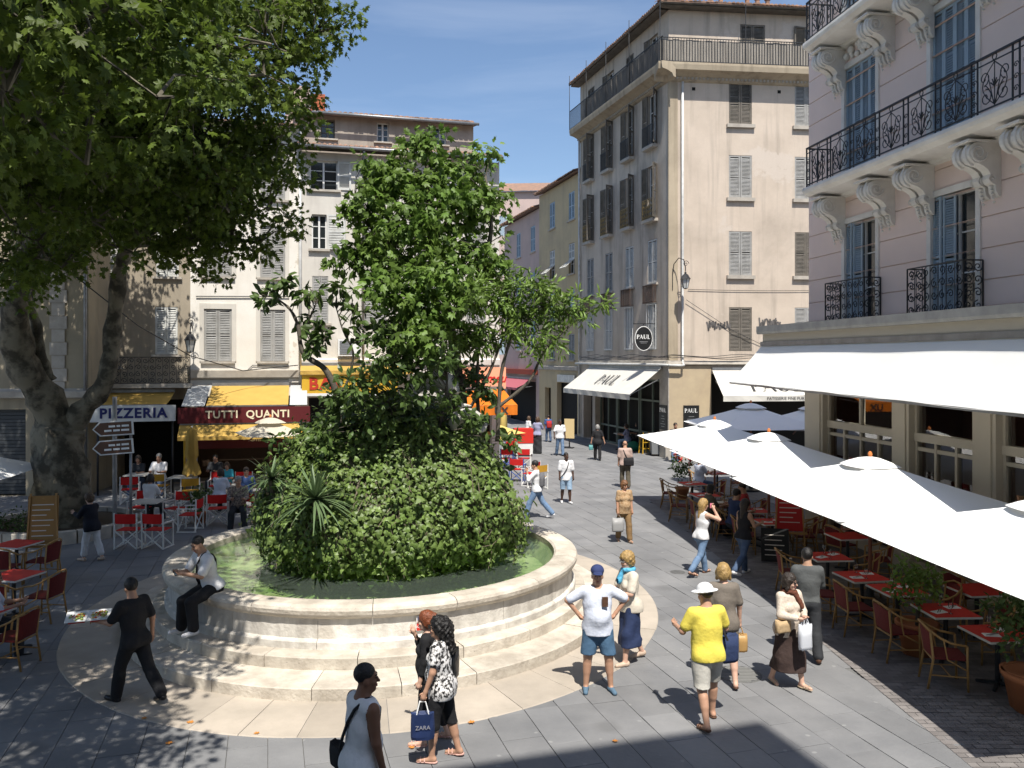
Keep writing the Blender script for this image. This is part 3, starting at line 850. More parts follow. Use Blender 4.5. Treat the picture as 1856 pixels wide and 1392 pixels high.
awning(bc, FC, .8, 7.9, 3.2, 2.6, .2, 1.4, mat('dusty_pink_canvas', (.36, .10, .12), .9), val=.15)
FD = Facade((-6.0, 84.0), R(-4))
bd_ = thing('far_pink_house', 'distant pale pink house closing the end of the street', 'building', (-6, 84, 0))
hd = [(x, x + 1.1, z, z + 2.0) for x in (1.5, 4.5, 7.5, 10.5) for z in (5, 9, 13, 17)]
b = MB(FD.M); wall_holes(b, 0, 14, 0, 21.5, hd); pw('wall', b.mesh('wall', m_wpink), bd_, Matrix.Identity(4))
for q in hd: window(bd_, FD, *q, 'closed', m_blue, m_white, None)
sheet_roof(bd_, [fac_xy(FD, 14, .4), fac_xy(FD, 0, .4), fac_xy(FD, 0, -8), fac_xy(FD, 14, -8)][::-1], [21.5, 21.5, 24, 24][::-1], m_tile)
shell(bd_, [fac_xy(FD, 14, -.02), fac_xy(FD, 14, -8), fac_xy(FD, 0, -8), fac_xy(FD, 0)], 0, 21.5, m_wpink)
# ------------------------------------------------------------------ lilac pink building on the right
aP = math.atan2(-.99, .137)
FP = Facade((8.07, 22.5), aP)
pk = thing('pink_building', 'lilac pink building with ornate iron balconies, scrolled brackets and blue-grey shutters', 'building', (8.07, 22.5, 0))
I4 = Matrix.Identity(4)
wins = [2.52, 5.9, 9.3, 12.7]
flo = [(5.5, 7.95), (8.95, 11.8), (12.65, 15.5)]
hw = .68
hp = [(c - hw, c + hw, a, z) for c in wins for a, z in flo]
b = MB(FP.M); wall_holes(b, 0, 15.5, 5.0, 17.5, hp, .3, .03)
pw('wall', b.mesh('wall', m_pink), pk, I4)
z = 5.5
while z < 17.4:
    b = MB(FP.M); z1 = min(z + .6, 17.5)
    wall_holes(b, 0, 15.5, z + .012, z1 - .012, [(a - .13, c + .13, d, e + .13) for a, c, d, e in hp], .03, 0.0)
    extr = [(0, z + .012), (.03, z + .012), (.03, z - .012)]
    b.add([(0, 0, z1 - .012), (15.5, 0, z1 - .012), (15.5, .03, z1 - .005), (0, .03, z1 - .005)], [(0, 1, 2, 3)])
    b.add([(0, .03, z + .005), (15.5, .03, z + .005), (15.5, 0, z + .012), (0, 0, z + .012)], [(0, 1, 2, 3)])
    pw('stone_course', b.mesh('stone_course', m_pink), pk, I4)
    z += .6
sd = FP.M
shell(pk, [fac_xy(FP, 15.5, -.03), fac_xy(FP, 15.5, -11), fac_xy(FP, 0, -11), fac_xy(FP, 0, -.0)], 0, 17.5, m_pink)
# window surrounds and shutters
for k, c in enumerate(wins):
    for j, (a, z) in enumerate(flo):
        Mw = FP.at(c, a)
        b = MB()
        for x0, x1, z0, z1 in ((-hw - .13, -hw, 0, z - a), (hw, hw + .13, 0, z - a), (-hw - .13, hw + .13, z - a, z - a + .13)):
            b.box(x0, x1, -.03, .1, z0, z1)
        sur = pw('surround', b.mesh('surround', m_whitest), pk, Mw)
        win = pw('window', frame_mesh(2 * hw, z - a, m_white, 2), pk, Mw)
        pw('pane', pane_mesh(2 * hw - .02, z - a - .02, m_dglass), win, Mw)
        lw = hw / 2 - .004
        lm = leaf_mesh(lw, z - a - .03, m_blue, .05)
        if j == 1:
            for q in range(4): pw('shutter', lm, win, Mw @ Matrix.Translation((-hw + .004 + q * hw / 2, .05, .015)))
        else:
            for q in range(2 if j == 0 else 3):
                pw('shutter', lm, win, Mw @ Matrix.Translation((-hw + .01 + q * (hw / 2), .05 - (.03 if q % 2 else 0), .015)) @ Matrix.Rotation(R(-12 if q == 0 else 9), 4, 'Z'))
        if j == 1:    # carved garland over the window
            b = MB(); b.smooth = True
            rr = random.Random(k)
            for q in range(26):
                x = rr.uniform(-.62, .62); zz = z - a + .17 + .30 * (1 - (x / .7) ** 2) * rr.random()
                r = rr.uniform(.05, .1)
                b.lathe([(0, -r), (r * .7, -r * .7), (r, 0), (r * .7, r * .7), (0, r)], 6, (x, -.05, zz))
            pw('carved_garland', b.mesh('carved_garland', m_whitest), pk, Mw)
# projecting slabs with moulded edges
def slab(z, s0=1.25, s1=15.5, p=.8):
    b = MB(FP.M)
    extr_x(b, [(0, z - .34), (-.12, z - .32), (-.16, z - .26), (-p + .12, z - .22), (-p + .06, z - .18), (-p, z - .15), (-p - .03, z - .08), (-p - .02, z - .02), (-p, z), (0, z)], s0, s1)
    pw('balcony_slab', b.mesh('balcony_slab', m_whitest), pk, I4)
slab(8.95); slab(12.65)
# double scroll brackets
def console_mesh():
    b = MB(); w_ = .2
    for x0 in (-.24, .04):
        out_ = []
        for k in range(13):           # top volute
            a = R(100) - R(250) * k / 12; out_.append((-.46 + .2 * math.cos(a), -.22 + .2 * math.sin(a)))
        prof = [(0, -.02), (-.5, -.02)] + [(-.46 - .2 * math.sin(PI * k / 8), -.22 + .2 * math.cos(PI * k / 8)) for k in range(9)] + \
               [(-.36, -.46), (-.27, -.52), (-.22, -.60), (-.24, -.68), (-.2, -.76), (-.12, -.80), (-.1, -.92), (-.05, -1.0), (0, -1.02)]
        extr_x(b, prof, x0, x0 + w_)
        for xx in (x0 - .012, x0 + w_ + .012):
            b.tube([(xx, -.46 + r * math.cos(a), -.22 + r * math.sin(a)) for r, a in [(.18 * (1 - k / 26), -k * .5) for k in range(24)]], .02, 5)
            b.tube([(xx, -.2 + r * math.cos(a), -.7 + r * math.sin(a)) for r, a in [(.085 * (1 - k / 18), k * .55) for k in range(15)]], .014, 5)
        b.tube([(x0 + w_ / 2, -.5 - .16 * math.sin(PI * k / 8), -.22 + .21 * math.cos(PI * k / 8)) for k in range(9)], .035, 5)
        for k in range(5):
            rr = .055 - .006 * k; b.lathe([(0, -rr), (rr, 0), (0, rr)], 6, (x0 + w_ / 2, -.13 + .015 * k, -.82 - .07 * k))
    b.box(-.28, .28, -.7, 0, -.02, .0 + .02)
    return b.mesh('scroll_bracket', m_whitest)
cm = console_mesh()
for zt in (8.62, 12.32):
    for s in (1.62, 3.7, 5.08, 7.0, 8.25, 10.4, 11.7):
        pw('scroll_bracket', cm, pk, FP.at(s, zt))
# wrought-iron balcony: panels of scrolls and palmettes
def iron_panel(wd, h):
    b = MB(); r = .011
    b.bar((-wd / 2, 0, h), (wd / 2, 0, h), .05, .03); b.bar((-wd / 2, 0, h - .13), (wd / 2, 0, h - .13), .02)
    b.bar((-wd / 2, 0, .07), (wd / 2, 0, .07), .025)
    for x in (-wd / 2, -wd / 2 + .16): b.bar((x, 0, 0), (x, 0, h), .024)
    for sg in (-1, 1):
        cx = .08
        b.tube(scroll((cx + sg * .22, h * .27), .16, 1.35, PI / 2, 14, sg), r, 4)
        b.tube(scroll((cx + sg * .26, h * .62), .14, 1.3, -PI / 2, 14, -sg), r, 4)
        b.tube([(cx + sg * .05 * k, 0, .1 + .14 * k - .012 * k * k) for k in range(6)], r, 4)
        b.tube([(cx + sg * (.02 + .035 * k), 0, .12 + .13 * k) for k in range(5)], r, 4)
        b.tube([(cx + sg * .3 * math.sin(PI * k / 10), 0, .1 + (h - .25) * k / 10) for k in range(11)], r, 4)
    b.tube([(.08, 0, .08), (.08, 0, h - .14)], r, 4)
    for k in range(5): b.tube([(.08, -.004, h * .42), (.08 + .11 * math.sin((k - 2) * .5), -.004, h * .42 + .15 * math.cos((k - 2) * .5))], r * 1.2, 4)
    for zz in (.22, .42, .62): b.tube(scroll((-wd / 2 + .08, zz * h), .06, 1.2, 0, 8), r * .9, 4)
    b.tube(scroll((.08, h - .065), .055, 1, 0, 8, 1, 1.0), r, 4)
    return b.mesh('iron_panel', m_iron)
PWd = 1.02
ip = iron_panel(PWd, 1.0)
for zt in (8.95, 12.65):
    bal = pw('balcony_railing', bars_mesh(.7, 1.0, .12, .02, m_iron), pk, FP.at(1.3, zt, .38) @ Matrix.Rotation(PI / 2, 4, 'Z'))
    for k in range(13): pw('iron_panel', ip, bal, FP.at(1.3 + PWd * (k + .5), zt, .74))
ip2 = lace_mesh(1.75, .98, m_iron)
for c in wins:
    sb = pw('balcony_railing', ip2, pk, FP.at(c, 5.5, .42))
    for sg in (-1, 1): pw('railing_side', lace_mesh(.4, .98, m_iron), sb, FP.at(c + sg * .875, 5.5, .22) @ Matrix.Rotation(PI / 2, 4, 'Z'))
# ground floor: cement ledge, fascia box, taupe joinery and glass
b = MB(FP.M); extr_x(b, [(0, 5.28), (-1.1, 5.28), (-1.12, 5.34), (-1.12, 5.5), (-.4, 5.53), (0, 5.53)], -.85, 15.5)
pw('ledge', b.mesh('ledge', m_cement), pk, I4)
b = MB(FP.M); b.box(-.7, 15.5, -1.0, 0, 4.96, 5.277); pw('fascia_box', b.mesh('fascia_box', m_beigebox), pk, I4)
b = MB(FP.M); b.box(0, 15.5, -.06, .15, 5.53, 5.6); pw('red_skirting', b.mesh('red_skirting', mat('red_brown_lead', (.16, .05, .04), .7)), pk, I4)
aw = awning(pk, FP, -.82, 13.5, 4.98, 3.95, .96, 1.93, m_awcan, 'awning', 0, .06, 40, 8)
for ob_ in [aw] + list(aw.children):
    for v_ in ob_.data.vertices:
        q_ = FP.M.inverted() @ v_.co; q_.z -= max(0, q_.x + .82) * .016 * max(0, (-q_.y - .96) / .97); v_.co = FP.M @ q_
piers = [(0, .95), (4.0, 4.62), (6.62, 7.25), (10.2, 10.8), (13.0, 13.6)]
for x0, x1 in piers:
    b = MB(FP.M); b.box(x0, x1, -.12, .2, 0, 4.95); b.box(x0 + .1, x1 - .1, -.15, -.12, .3, 4.6); pw('pier', b.mesh('pier', m_taupe), pk, I4)
for (a0, a), (c, c1) in zip(piers[:-1], piers[1:]):
    b = MB(FP.M); b.box(a, c, .0, .16, 2.82, 3.0); b.box(a, c, 0, .16, 4.4, 4.95); b.box(a, c, 0, .16, 0, .25)
    n = 2 if c - a > 2.5 else 1
    for k in range(n + 1): x = a + (c - a - .07) * k / n; b.box(x, x + .07, .02, .14, 3.0, 4.4)
    nl = 4 if n == 2 else 3
    for k in range(nl + 1): x = a + (c - a - .07) * k / nl; b.box(x, x + .07, .03, .13, .25, 2.82)
    b.box(a, c, .04, .12, 2.62, 2.7)
    sf = pw('shopfront', b.mesh('shopfront', m_taupe), pk, I4)
    for z0, z1, m_ in ((3.0, 4.4, n), (.25, 2.82, nl)):
        for k in range(m_):
            x0 = a + .07 + (c - a - .07) * k / m_; x1 = a + (c - a - .07) * (k + 1) / m_
            b = MB(FP.M); b.add([(x0, .08, z0), (x1, .08, z0), (x1, .08, z1), (x0, .08, z1)], [(0, 1, 2, 3)])
            pw('pane', b.mesh('pane', m_glass), sf, I4)
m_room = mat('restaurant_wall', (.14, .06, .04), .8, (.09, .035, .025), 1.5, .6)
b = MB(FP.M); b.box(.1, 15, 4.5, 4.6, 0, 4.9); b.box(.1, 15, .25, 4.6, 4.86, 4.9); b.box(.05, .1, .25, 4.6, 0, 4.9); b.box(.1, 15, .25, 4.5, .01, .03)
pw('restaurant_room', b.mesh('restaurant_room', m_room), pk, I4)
m_bulb = mat('lamp_glow', (1, .6, .3), .5, emit=(1, .5, .2, 6))
for x, y, z in ((1.8, 1.2, 3.9), (2.1, 1.2, 3.95), (2.45, 1.2, 3.9), (5.2, 1.4, 4.0), (5.5, 1.4, 3.95), (8.4, 1.4, 3.9)):
    b = MB(FP.M); b.lathe([(0, -.05), (.05, 0), (0, .05)], 8, (x, y, z)); o = pw('lamp', b.mesh('lamp', m_bulb), pk, I4)

# ------------------------------------------------------------------ houses behind the fountain, one facade line
uA = math.atan2(.242, .97)
P0 = Vector((-10.09, 31.0, 0))
FW = Facade((P0.x, P0.y), uA)
def rect(f, x0, y0, x1, y1, off=0.0):
    s0, za = f.uv(x0, y0, off); s1, zb = f.uv(x1, y1, off)
    return (s0, s1, min(za, zb), max(za, zb))
# grey building with two-tier roof
sE0, sE1 = FW.s_of(545), FW.s_of(905)
gb = thing('grey_building', 'grey rendered building with a two-tier tiled roof behind the fountain', 'building', tuple(FW.at(sE0, 0).translation))
wr = [(565, 388, 592, 452), (566, 500, 595, 586), (566, 290, 610, 345), (660, 388, 700, 452), (655, 500, 700, 586), (762, 390, 800, 452), (762, 500, 800, 586), (845, 390, 880, 452), (845, 500, 880, 586)]
hg = [rect(FW, *q) for q in wr]
hg[2] = (hg[2][0] - .1, hg[2][0] + .95, hg[2][2], hg[2][3])
b = MB(FW.M); wall_holes(b, sE0, sE1, 3.6, 12.5, hg); wall_holes(b, sE0, sE1, 0, 3.6, [(sE0 + .3, sE1 - .3, 0, 3.1)], .4)
pw('wall', b.mesh('wall', m_wgrey), gb, I4)
window(gb, FW, *hg[0], None, None, m_white, (.12, .08, m_stone), 2)
lm = leaf_mesh(.62, hg[0][3] - hg[0][2], m_woodw); window(gb, FW, *hg[1], 'closed', m_wood, m_white, (.1, .08, m_stone))
wn = window(gb, FW, *hg[2], 'open', m_woodw, m_white, (.1, .08, m_stone), ang=(None, 176))
for q in hg[3:]: window(gb, FW, *q, 'closed', m_wood, m_white, (.1, .08, m_stone))
pw('shutter', leaf_mesh(.72, hg[0][3] - hg[0][2], m_woodw), gb, FW.at(hg[0][1] + .02, hg[0][2], .05) @ Matrix.Rotation(R(-18), 4, 'Z'))
zA = 12.62
b = MB(FW.M); tile_row(b, sE0 - .1, sE1 + .02, -.55, zA, .9, .3); tile_row(b, sE0 - .3, FW.s_of(862), .25, 14.12, .6, .3)
tag(pw('eave_tile', b.mesh('eave_tile', m_tile), gb, I4), kind='stuff')
sheet_roof(gb, [fac_xy(FW, sE1 + .02, .5), fac_xy(FW, sE0 - .1, .5), fac_xy(FW, sE0 - .1, -.7), fac_xy(FW, sE1 + .02, -.7)][::-1], [zA, zA, zA + .36, zA + .36][::-1], m_tile)
sA1 = FW.s_of(858, -.6)
atw = [rect(FW, 581, 215, 607, 252, -.6), rect(FW, 683, 221, 705, 258, -.6), rect(FW, 787, 229, 809, 263, -.6)]
b = MB(FW.M @ Matrix.Translation((0, .6, 0))); wall_holes(b, sE0 - .3, sA1, 12.7, 14.08, atw, .25); pw('attic_wall', b.mesh('attic_wall', m_wgreyd), gb, I4)
FWb = Facade(fac_xy(FW, 0, -.6), uA)
for k, q in enumerate(atw): window(gb, FWb, *q, None, None, m_woodd if k == 0 else m_white, (.08, .06, m_stone), 2)
sheet_roof(gb, [fac_xy(FW, sA1 + .15, -.3), fac_xy(FW, sE0 - .3, -.3), fac_xy(FW, sE0 - .3, -5), fac_xy(FW, sA1 + .15, -5)][::-1], [14.12, 14.12, 15.0, 15.0][::-1], m_tile)
shell(gb, [fac_xy(FW, sE1), fac_xy(FW, sE1 - .5, -9), fac_xy(FW, sE0, -9), fac_xy(FW, sE0, -.02)], 0, 12.55, m_wgrey); shell(gb, [fac_xy(FW, sA1, -.6), fac_xy(FW, sA1, -6), fac_xy(FW, sE0 - .3, -6), fac_xy(FW, sE0 - .3, -.6)], 12.6, 14.1, m_wgreyd)
for f_, zz, x0, x1, o_ in ((FW, zA - .03, sE0 - .1, sE1 + .02, .62), (FW, 14.08, sE0 - .3, sA1 + .15, -.18)):
    pipe(gb, [f_.M @ Vector((x0, -o_, zz)), f_.M @ Vector((x1, -o_, zz - .03))], .06, m_zinc, 'gutter')
sp = FW.s_of(658); pipe(gb, [FW.M @ Vector((sp, -.6, zA - .1)), FW.M @ Vector((sp, -.12, zA - .5)), FW.M @ Vector((sp, -.1, 4))], .05, m_zinc)
b = MB(FW.M); b.box(sE0 - .6, sE0 + .35, 1.6, 2.4, 13.9, 15.5); pw('chimney', b.mesh('chimney', m_wpink), gb, I4)
b = MB(FW.M)
for k in range(7): b.box(sE0 + .38, sE0 + .95, 1.7, 2.3, 14.3 + k * .14, 14.42 + k * .14)
pw('brick_chimney', b.mesh('brick_chimney', mat('brick_red', (.45, .13, .06), .85, (.32, .1, .05), 6, .7)), gb, I4)
b = MB(FW.M); b.box(sE0 + .2, sE1 - .2, .4, .45, 0, 3.3); pw('shop_interior', b.mesh('shop_interior', m_dark), gb, I4)
b = MB(FW.M); extr_x(b, [(-.1, 4.35), (0, 4.3), (0, 4.6), (-.14, 4.56)], sE0, sE1); pw('string_course', b.mesh('string_course', m_whitest), gb, I4)
# air conditioner on it
ac = thing('air_conditioner', 'white air conditioner box fixed to the grey building', 'air conditioner', tuple(FW.at(FW.s_of(632), 4.65).translation))
b = MB(FW.M); sx = FW.s_of(632); b.box(sx - .42, sx + .42, -.42, -.06, 4.7, 5.35); pw('case', b.mesh('case', m_white), ac, I4)
b = MB(FW.M)
for k in range(9): b.box(sx - .36, sx + .12, -.435, -.42, 4.76 + k * .06, 4.79 + k * .06)
pw('grille', b.mesh('grille', m_zinc), ac, I4)
# bar front: yellow board and scalloped awning
m_yelb = mat('yellow_board', (.55, .33, .03), .5); m_redlet = mat('red_lettering', (.42, .04, .02), .5)
bs = thing('bar_sign', 'yellow bar sign board with red capitals above the bar terrace', 'sign', tuple(FW.at(sE0, 3.1, .9).translation))
q = rect(FW, 547, 680, 672, 712, .9)
b = MB(FW.M); b.box(q[0], q[1] + 1.0, -.9, -.82, q[2], q[3]); pw('board', b.mesh('board', m_yelb), bs, I4)
b = MB(FW.M); b.box(q[0] - .05, q[1] + 1.05, -.92, -.8, q[2] - .1, q[2]); pw('trim', b.mesh('trim', m_white), bs, I4)
pw('lettering', text_mesh('BAR', .62, m_redlet, .01, .02, 0, 1.15, 'LEFT'), bs, FW.at(q[0] + .25, (q[2] + q[3]) / 2, .91) @ Matrix.Rotation(PI / 2, 4, 'X'))
by = thing('bar_awning', 'yellow scalloped awning over the bar sign', 'awning', tuple(FW.at(sE0, 4.0, .9).translation))
awning(by, FW, q[0] - .05, q[1] + 1.6, 4.35, q[3] + .16, .1, 1.0, m_yelc, 'canopy', .14)
# orange restaurant front at the right end
og = thing('orange_awning', 'bright orange restaurant awning at the end of the grey building', 'awning', tuple(FW.at(FW.s_of(880), 0).translation))
m_peach = mat('peach_board', (.78, .36, .22), .6)
q = rect(FW, 838, 668, 917, 702, .7)
b = MB(FW.M); b.box(q[0], q[1], -.7, -.62, q[2] - .05, q[3] + .05); pw('signboard', b.mesh('signboard', m_peach), og, I4)
pw('lettering', text_mesh('u Dumeu', .46, mat('crimson_lettering', (.5, .02, .02), .5), .008, .006, .35, 1.0), og, FW.at((q[0] + q[1]) / 2, (q[2] + q[3]) / 2 - .02, .71) @ Matrix.Rotation(PI / 2, 4, 'X'))
q2 = rect(FW, 838, 738, 938, 752, 3.0)
awning(og, FW, q[0] - .2, q2[1], q[2] - .05, q2[3] + .05, .7, 3.0, m_orac, 'canopy', .36)
pw('lettering', text_mesh('UX', .36, m_dlet, .003, .01), og, FW.at(q2[1] - .62, q2[3] - .16, 3.03) @ Matrix.Rotation(PI / 2, 4, 'X'))
# white peeling house with the gelateria
sW0, sW1 = FW.s_of(345), FW.s_of(545)
wb = thing('white_house', 'peeling white house with grey louvred shutters above the maroon-signed cafe', 'building', tuple(FW.at(sW0, 0).translation))
cw = [(370, 420), (472, 517)]
hwv = [(*FW.uv(x0, 600)[:1], *FW.uv(x1, 600)[:1], za, zb) for x0, x1 in cw for za, zb in ((4.5, 6.45), (7.65, 9.6), (10.6, 12.3))]
b = MB(FW.M); wall_holes(b, sW0, sW1, 3.6, 13.4, hwv); wall_holes(b, sW0, sW1, 0, 3.6, [(sW0 + .2, sW1 - .2, 0, 3.2)], .4)
pw('wall', b.mesh('wall', m_wwhite), wb, I4)
for q in hwv:
    window(wb, FW, *q, 'closed', m_wood, m_white, (.1, .08, m_stone))
    b = MB(FW.M)
    for x0, x1, z0, z1 in ((q[0] - .16, q[0] - .005, q[2], q[3]), (q[1] + .005, q[1] + .16, q[2], q[3]), (q[0] - .16, q[1] + .16, q[3], q[3] + .2)): b.box(x0, x1, -.035, .05, z0, z1)
    pw('surround', b.mesh('surround', m_wgrey), wb, I4)
b = MB(FW.M); b.box(sW1 - .42, sW1 - .05, -.07, .05, 3.7, 13.4); pw('pilaster', b.mesh('pilaster', m_wwhite), wb, I4)
b = MB(FW.M); extr_x(b, [(-.16, 3.9), (0, 3.8), (0, 4.2), (-.2, 4.16)], sW0, sW1); pw('string_course', b.mesh('string_course', m_stone), wb, I4)
sheet_roof(wb, [fac_xy(FW, sW1, .5), fac_xy(FW, sW0, .5), fac_xy(FW, sW0, -6), fac_xy(FW, sW1, -6)][::-1], [13.4, 13.4, 15, 15][::-1], m_tile)
shell(wb, [fac_xy(FW, sW1, -.02), fac_xy(FW, sW1, -8), fac_xy(FW, sW0, -8), fac_xy(FW, sW0, -.02)], 0, 13.4, m_wwhite)
b = MB(FW.M); b.box(sW0 + .1, sW1 - .1, 1.4, 1.45, 0, 3.4); b.box(sW0 + .1, sW0 + .15, .1, 1.4, 0, 3.4); pw('shop_interior', b.mesh('shop_interior', mat('cafe_interior', (.05, .03, .018), .8)), wb, I4)
pipe(wb, [FW.M @ Vector((sW1 - .02, -.14, 13.2)), FW.M @ Vector((sW1 - .02, -.14, 3.5))], .06, m_wpipe)
b = MB(FW.M); pts = [(sW0 + .1, -.05, 3.95), (sW0 + 1.2, -.04, 3.98), (sW0 + 2.0, -.04, 4.15), (sW0 + 2.2, -.04, 4.35), (sW0 + 3.4, -.04, 4.3), (sW1 - .1, -.04, 4.4)]
b.tube(pts, .015, 5); pw('wall_cable', b.mesh('wall_cable', m_iron), wb, I4)
b = MB(FW.M); b.tube([(sW0 + .2, -.05, 6.9), (sW1 - .4, -.05, 6.95)], .02, 5); pw('wall_cable', b.mesh('wall_cable', m_iron), wb, I4)
# gelateria awning with maroon sign
tq = thing('cafe_awning', 'yellow awning with maroon sign in cream capitals over the ice cream cafe', 'awning', tuple(FW.at((sW0 + sW1) / 2, 0, 1).translation))
q = rect(FW, 322, 738, 562, 764, 2.4)
b = MB(FW.M); b.box(q[0], q[1], -2.4, -2.3, q[2], q[3] - .03); bo = pw('signboard', b.mesh('signboard', m_maroon), tq, I4)
pw('lettering', text_mesh('TUTTI  QUANTI', .36, mat('cream_lettering', (.72, .64, .45), .6), .006, .008, 0, 1.1), tq, FW.at((q[0] + q[1]) / 2 + .1, (q[2] + q[3]) / 2, 2.41) @ Matrix.Rotation(PI / 2, 4, 'X'))
awning(tq, FW, q[0] + .9, q[1] - .75, 3.62, q[3] + .03, .35, 2.3, m_yelc, 'canopy', 0, .05)
for x0, x1 in ((q[0] + .1, q[0] + .85), (q[1] - .7, q[1] - .1)):
    b = MB(FW.M); b.add([(x0, -.35, 3.6), (x1, -.35, 3.6), (x1, -2.3, q[3] + .02), (x0, -2.3, q[3] + .02)], [(0, 1, 2, 3)])
    pw('glass_flank', b.mesh('glass_flank', mat('frosted_panel', (.42, .44, .45), .3)), tq, I4)
awning(tq, FW, q[0] + .05, q[1] - .35, q[2] - .02, q[2] - .42, 2.3, 2.85, m_yelc, 'lower_canopy', .12)
b = MB(FW.M); b.box(q[0] + .3, q[1] - .3, -1.7, -1.62, q[2] - .95, q[2] - .55); pw('lower_board', b.mesh('lower_board', m_maroon), tq, I4)
pw('lettering', text_mesh('- Glacier', .3, mat('cream_lettering', (.72, .64, .45), .6), .004, .004, 0, 1.05), tq, FW.at(FW.s_of(470, 1.7), q[2] - .62, 1.71) @ Matrix.Rotation(PI / 2, 4, 'X'))
for x in (q[0] + .2, q[1] - .3): pipe(tq, [FW.M @ Vector((x, -2.25, 0)), FW.M @ Vector((x, -2.25, q[2]))], .035, m_yelb, 'post', 6)
# pizzeria house
sG0, sG1 = FW.s_of(150), FW.s_of(345)
gz = thing('pizzeria_house', 'dull ochre house with a long iron balcony above the pizzeria', 'building', tuple(FW.at(sG0, 0).translation))
hz_ = [(FW.s_of(281), FW.s_of(322), 4.75, 6.5), (FW.s_of(172), FW.s_of(215), 4.3, 6.4), (FW.s_of(283), FW.s_of(324), 7.6, 9.5), (FW.s_of(172), FW.s_of(215), 7.6, 9.5), (FW.s_of(281), FW.s_of(322), 10.7, 12.3)]
b = MB(FW.M); wall_holes(b, sG0, sG1, 3.4, 13.0, hz_); wall_holes(b, sG0, sG1, 0, 3.4, [(sG0 + .3, sG1 - .2, 0, 3.1)], .4)
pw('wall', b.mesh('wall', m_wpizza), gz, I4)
for q in hz_: window(gz, FW, *q, 'closed', m_woodw, m_white, (.1, .08, m_stone))
b = MB(FW.M); b.box(sG0 + .9, sG1 + .1, -.7, 0, 3.55, 3.7); pw('balcony_slab', b.mesh('balcony_slab', m_stone), gz, I4)
pw('railing', lace_mesh(sG1 - sG0 - .85, .95, m_iron), gz, FW.at((sG0 + sG1) / 2 + .5, 3.7, .66))
sheet_roof(gz, [fac_xy(FW, sG1, .5), fac_xy(FW, sG0, .5), fac_xy(FW, sG0, -6), fac_xy(FW, sG1, -6)][::-1], [13.0, 13.0, 14.6, 14.6][::-1], m_tile)
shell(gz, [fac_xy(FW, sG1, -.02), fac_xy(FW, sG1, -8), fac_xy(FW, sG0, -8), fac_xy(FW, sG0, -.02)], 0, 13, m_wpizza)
b = MB(FW.M); b.box(sG0 + .2, sG1 - .1, 1.4, 1.45, 0, 3.3); pw('shop_interior', b.mesh('shop_interior', m_dark), gz, I4)
pz = thing('pizzeria_awning', 'yellow awning with a white pizzeria sign in navy capitals', 'awning', tuple(FW.at((sG0 + sG1) / 2, 0, 1).translation))
q = rect(FW, 158, 736, 318, 763, 2.3)
b = MB(FW.M); b.box(q[0], q[1], -2.3, -2.2, q[2], q[3]); pw('signboard', b.mesh('signboard', mat('off_white_board', (.62, .62, .60), .5)), pz, I4)
pw('lettering', text_mesh('PIZZERIA', .46, mat('navy_lettering', (.02, .025, .12), .5), .006, .016, 0, 1.15), pz, FW.at((q[0] + q[1]) / 2 + .05, (q[2] + q[3]) / 2, 2.31) @ Matrix.Rotation(PI / 2, 4, 'X'))
awning(pz, FW, q[0] + .1, q[1] - .3, 3.4, q[3] + .02, .35, 2.2, m_yelc, 'canopy', 0, .05)
for x in (q[0] + .3, q[1] - .1): pipe(pz, [FW.M @ Vector((x, -2.2, 0)), FW.M @ Vector((x, -2.2, q[2]))], .035, m_iron, 'post', 6)
# cream house at the far left with stone quoins
FH = Facade((at(-330, 650, 27.5).x, 27.0), R(6))
hb_ = thing('cream_house', 'cream house with stone quoins behind the big plane tree', 'building', (FH.o.x, FH.o.y, 0))
sH1 = FH.s_of(160)
hh = [(sH1 - 4.2, sH1 - 3.1, 4.6, 6.8), (sH1 - 7, sH1 - 5.9, 4.6, 6.8), (sH1 - 4.2, sH1 - 3.1, 7.9, 10), (sH1 - 7, sH1 - 5.9, 7.9, 10)]
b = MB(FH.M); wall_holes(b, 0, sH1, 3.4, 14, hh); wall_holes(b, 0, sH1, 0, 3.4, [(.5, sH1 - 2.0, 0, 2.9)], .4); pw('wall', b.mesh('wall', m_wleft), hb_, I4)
for q in hh: window(hb_, FH, *q, 'closed', m_wood, m_white, (.1, .08, m_stone))
for k in range(24):
    b = MB(FH.M); wq = .55 if k % 2 else .42
    b.box(sH1 - .95 - wq / 2, sH1 - .95 + wq / 2, -.05, .05, 3.4 + k * .44, 3.4 + k * .44 + .425); pw('quoin_stone', b.mesh('quoin_stone', m_stone), hb_, I4)
b = MB(FH.M); b.box(.4, sH1 - 1.9, .4, .45, 0, 3.2); pw('shop_interior', b.mesh('shop_interior', m_dark), hb_, I4)
b = MB(FH.M)
for k in range(24): b.box(.5, sH1 - 2.0, .2, .24, .05 + k * .12, .155 + k * .12)
pw('roller_shutter', b.mesh('roller_shutter', mat('dark_steel_shutter', (.05, .055, .06), .5, metal=.3)), hb_, I4)
b = MB(FH.M); extr_x(b, [(-.2, 3.3), (0, 3.25), (0, 3.6), (-.22, 3.5)], 0, sH1); pw('string_course', b.mesh('string_course', m_stone), hb_, I4)
sheet_roof(hb_, [fac_xy(FH, sH1 + .3, .5), fac_xy(FH, 0, .5), fac_xy(FH, 0, -7), fac_xy(FH, sH1 + .3, -7)][::-1], [14, 14, 16, 16][::-1], m_tile)
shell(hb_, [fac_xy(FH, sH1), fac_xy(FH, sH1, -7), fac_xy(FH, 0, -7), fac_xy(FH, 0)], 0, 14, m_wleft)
pipe(hb_, [FH.M @ Vector((sH1 - .05, -.12, 13.8)), FH.M @ Vector((sH1 - .05, -.12, .2))], .06, m_zinc)
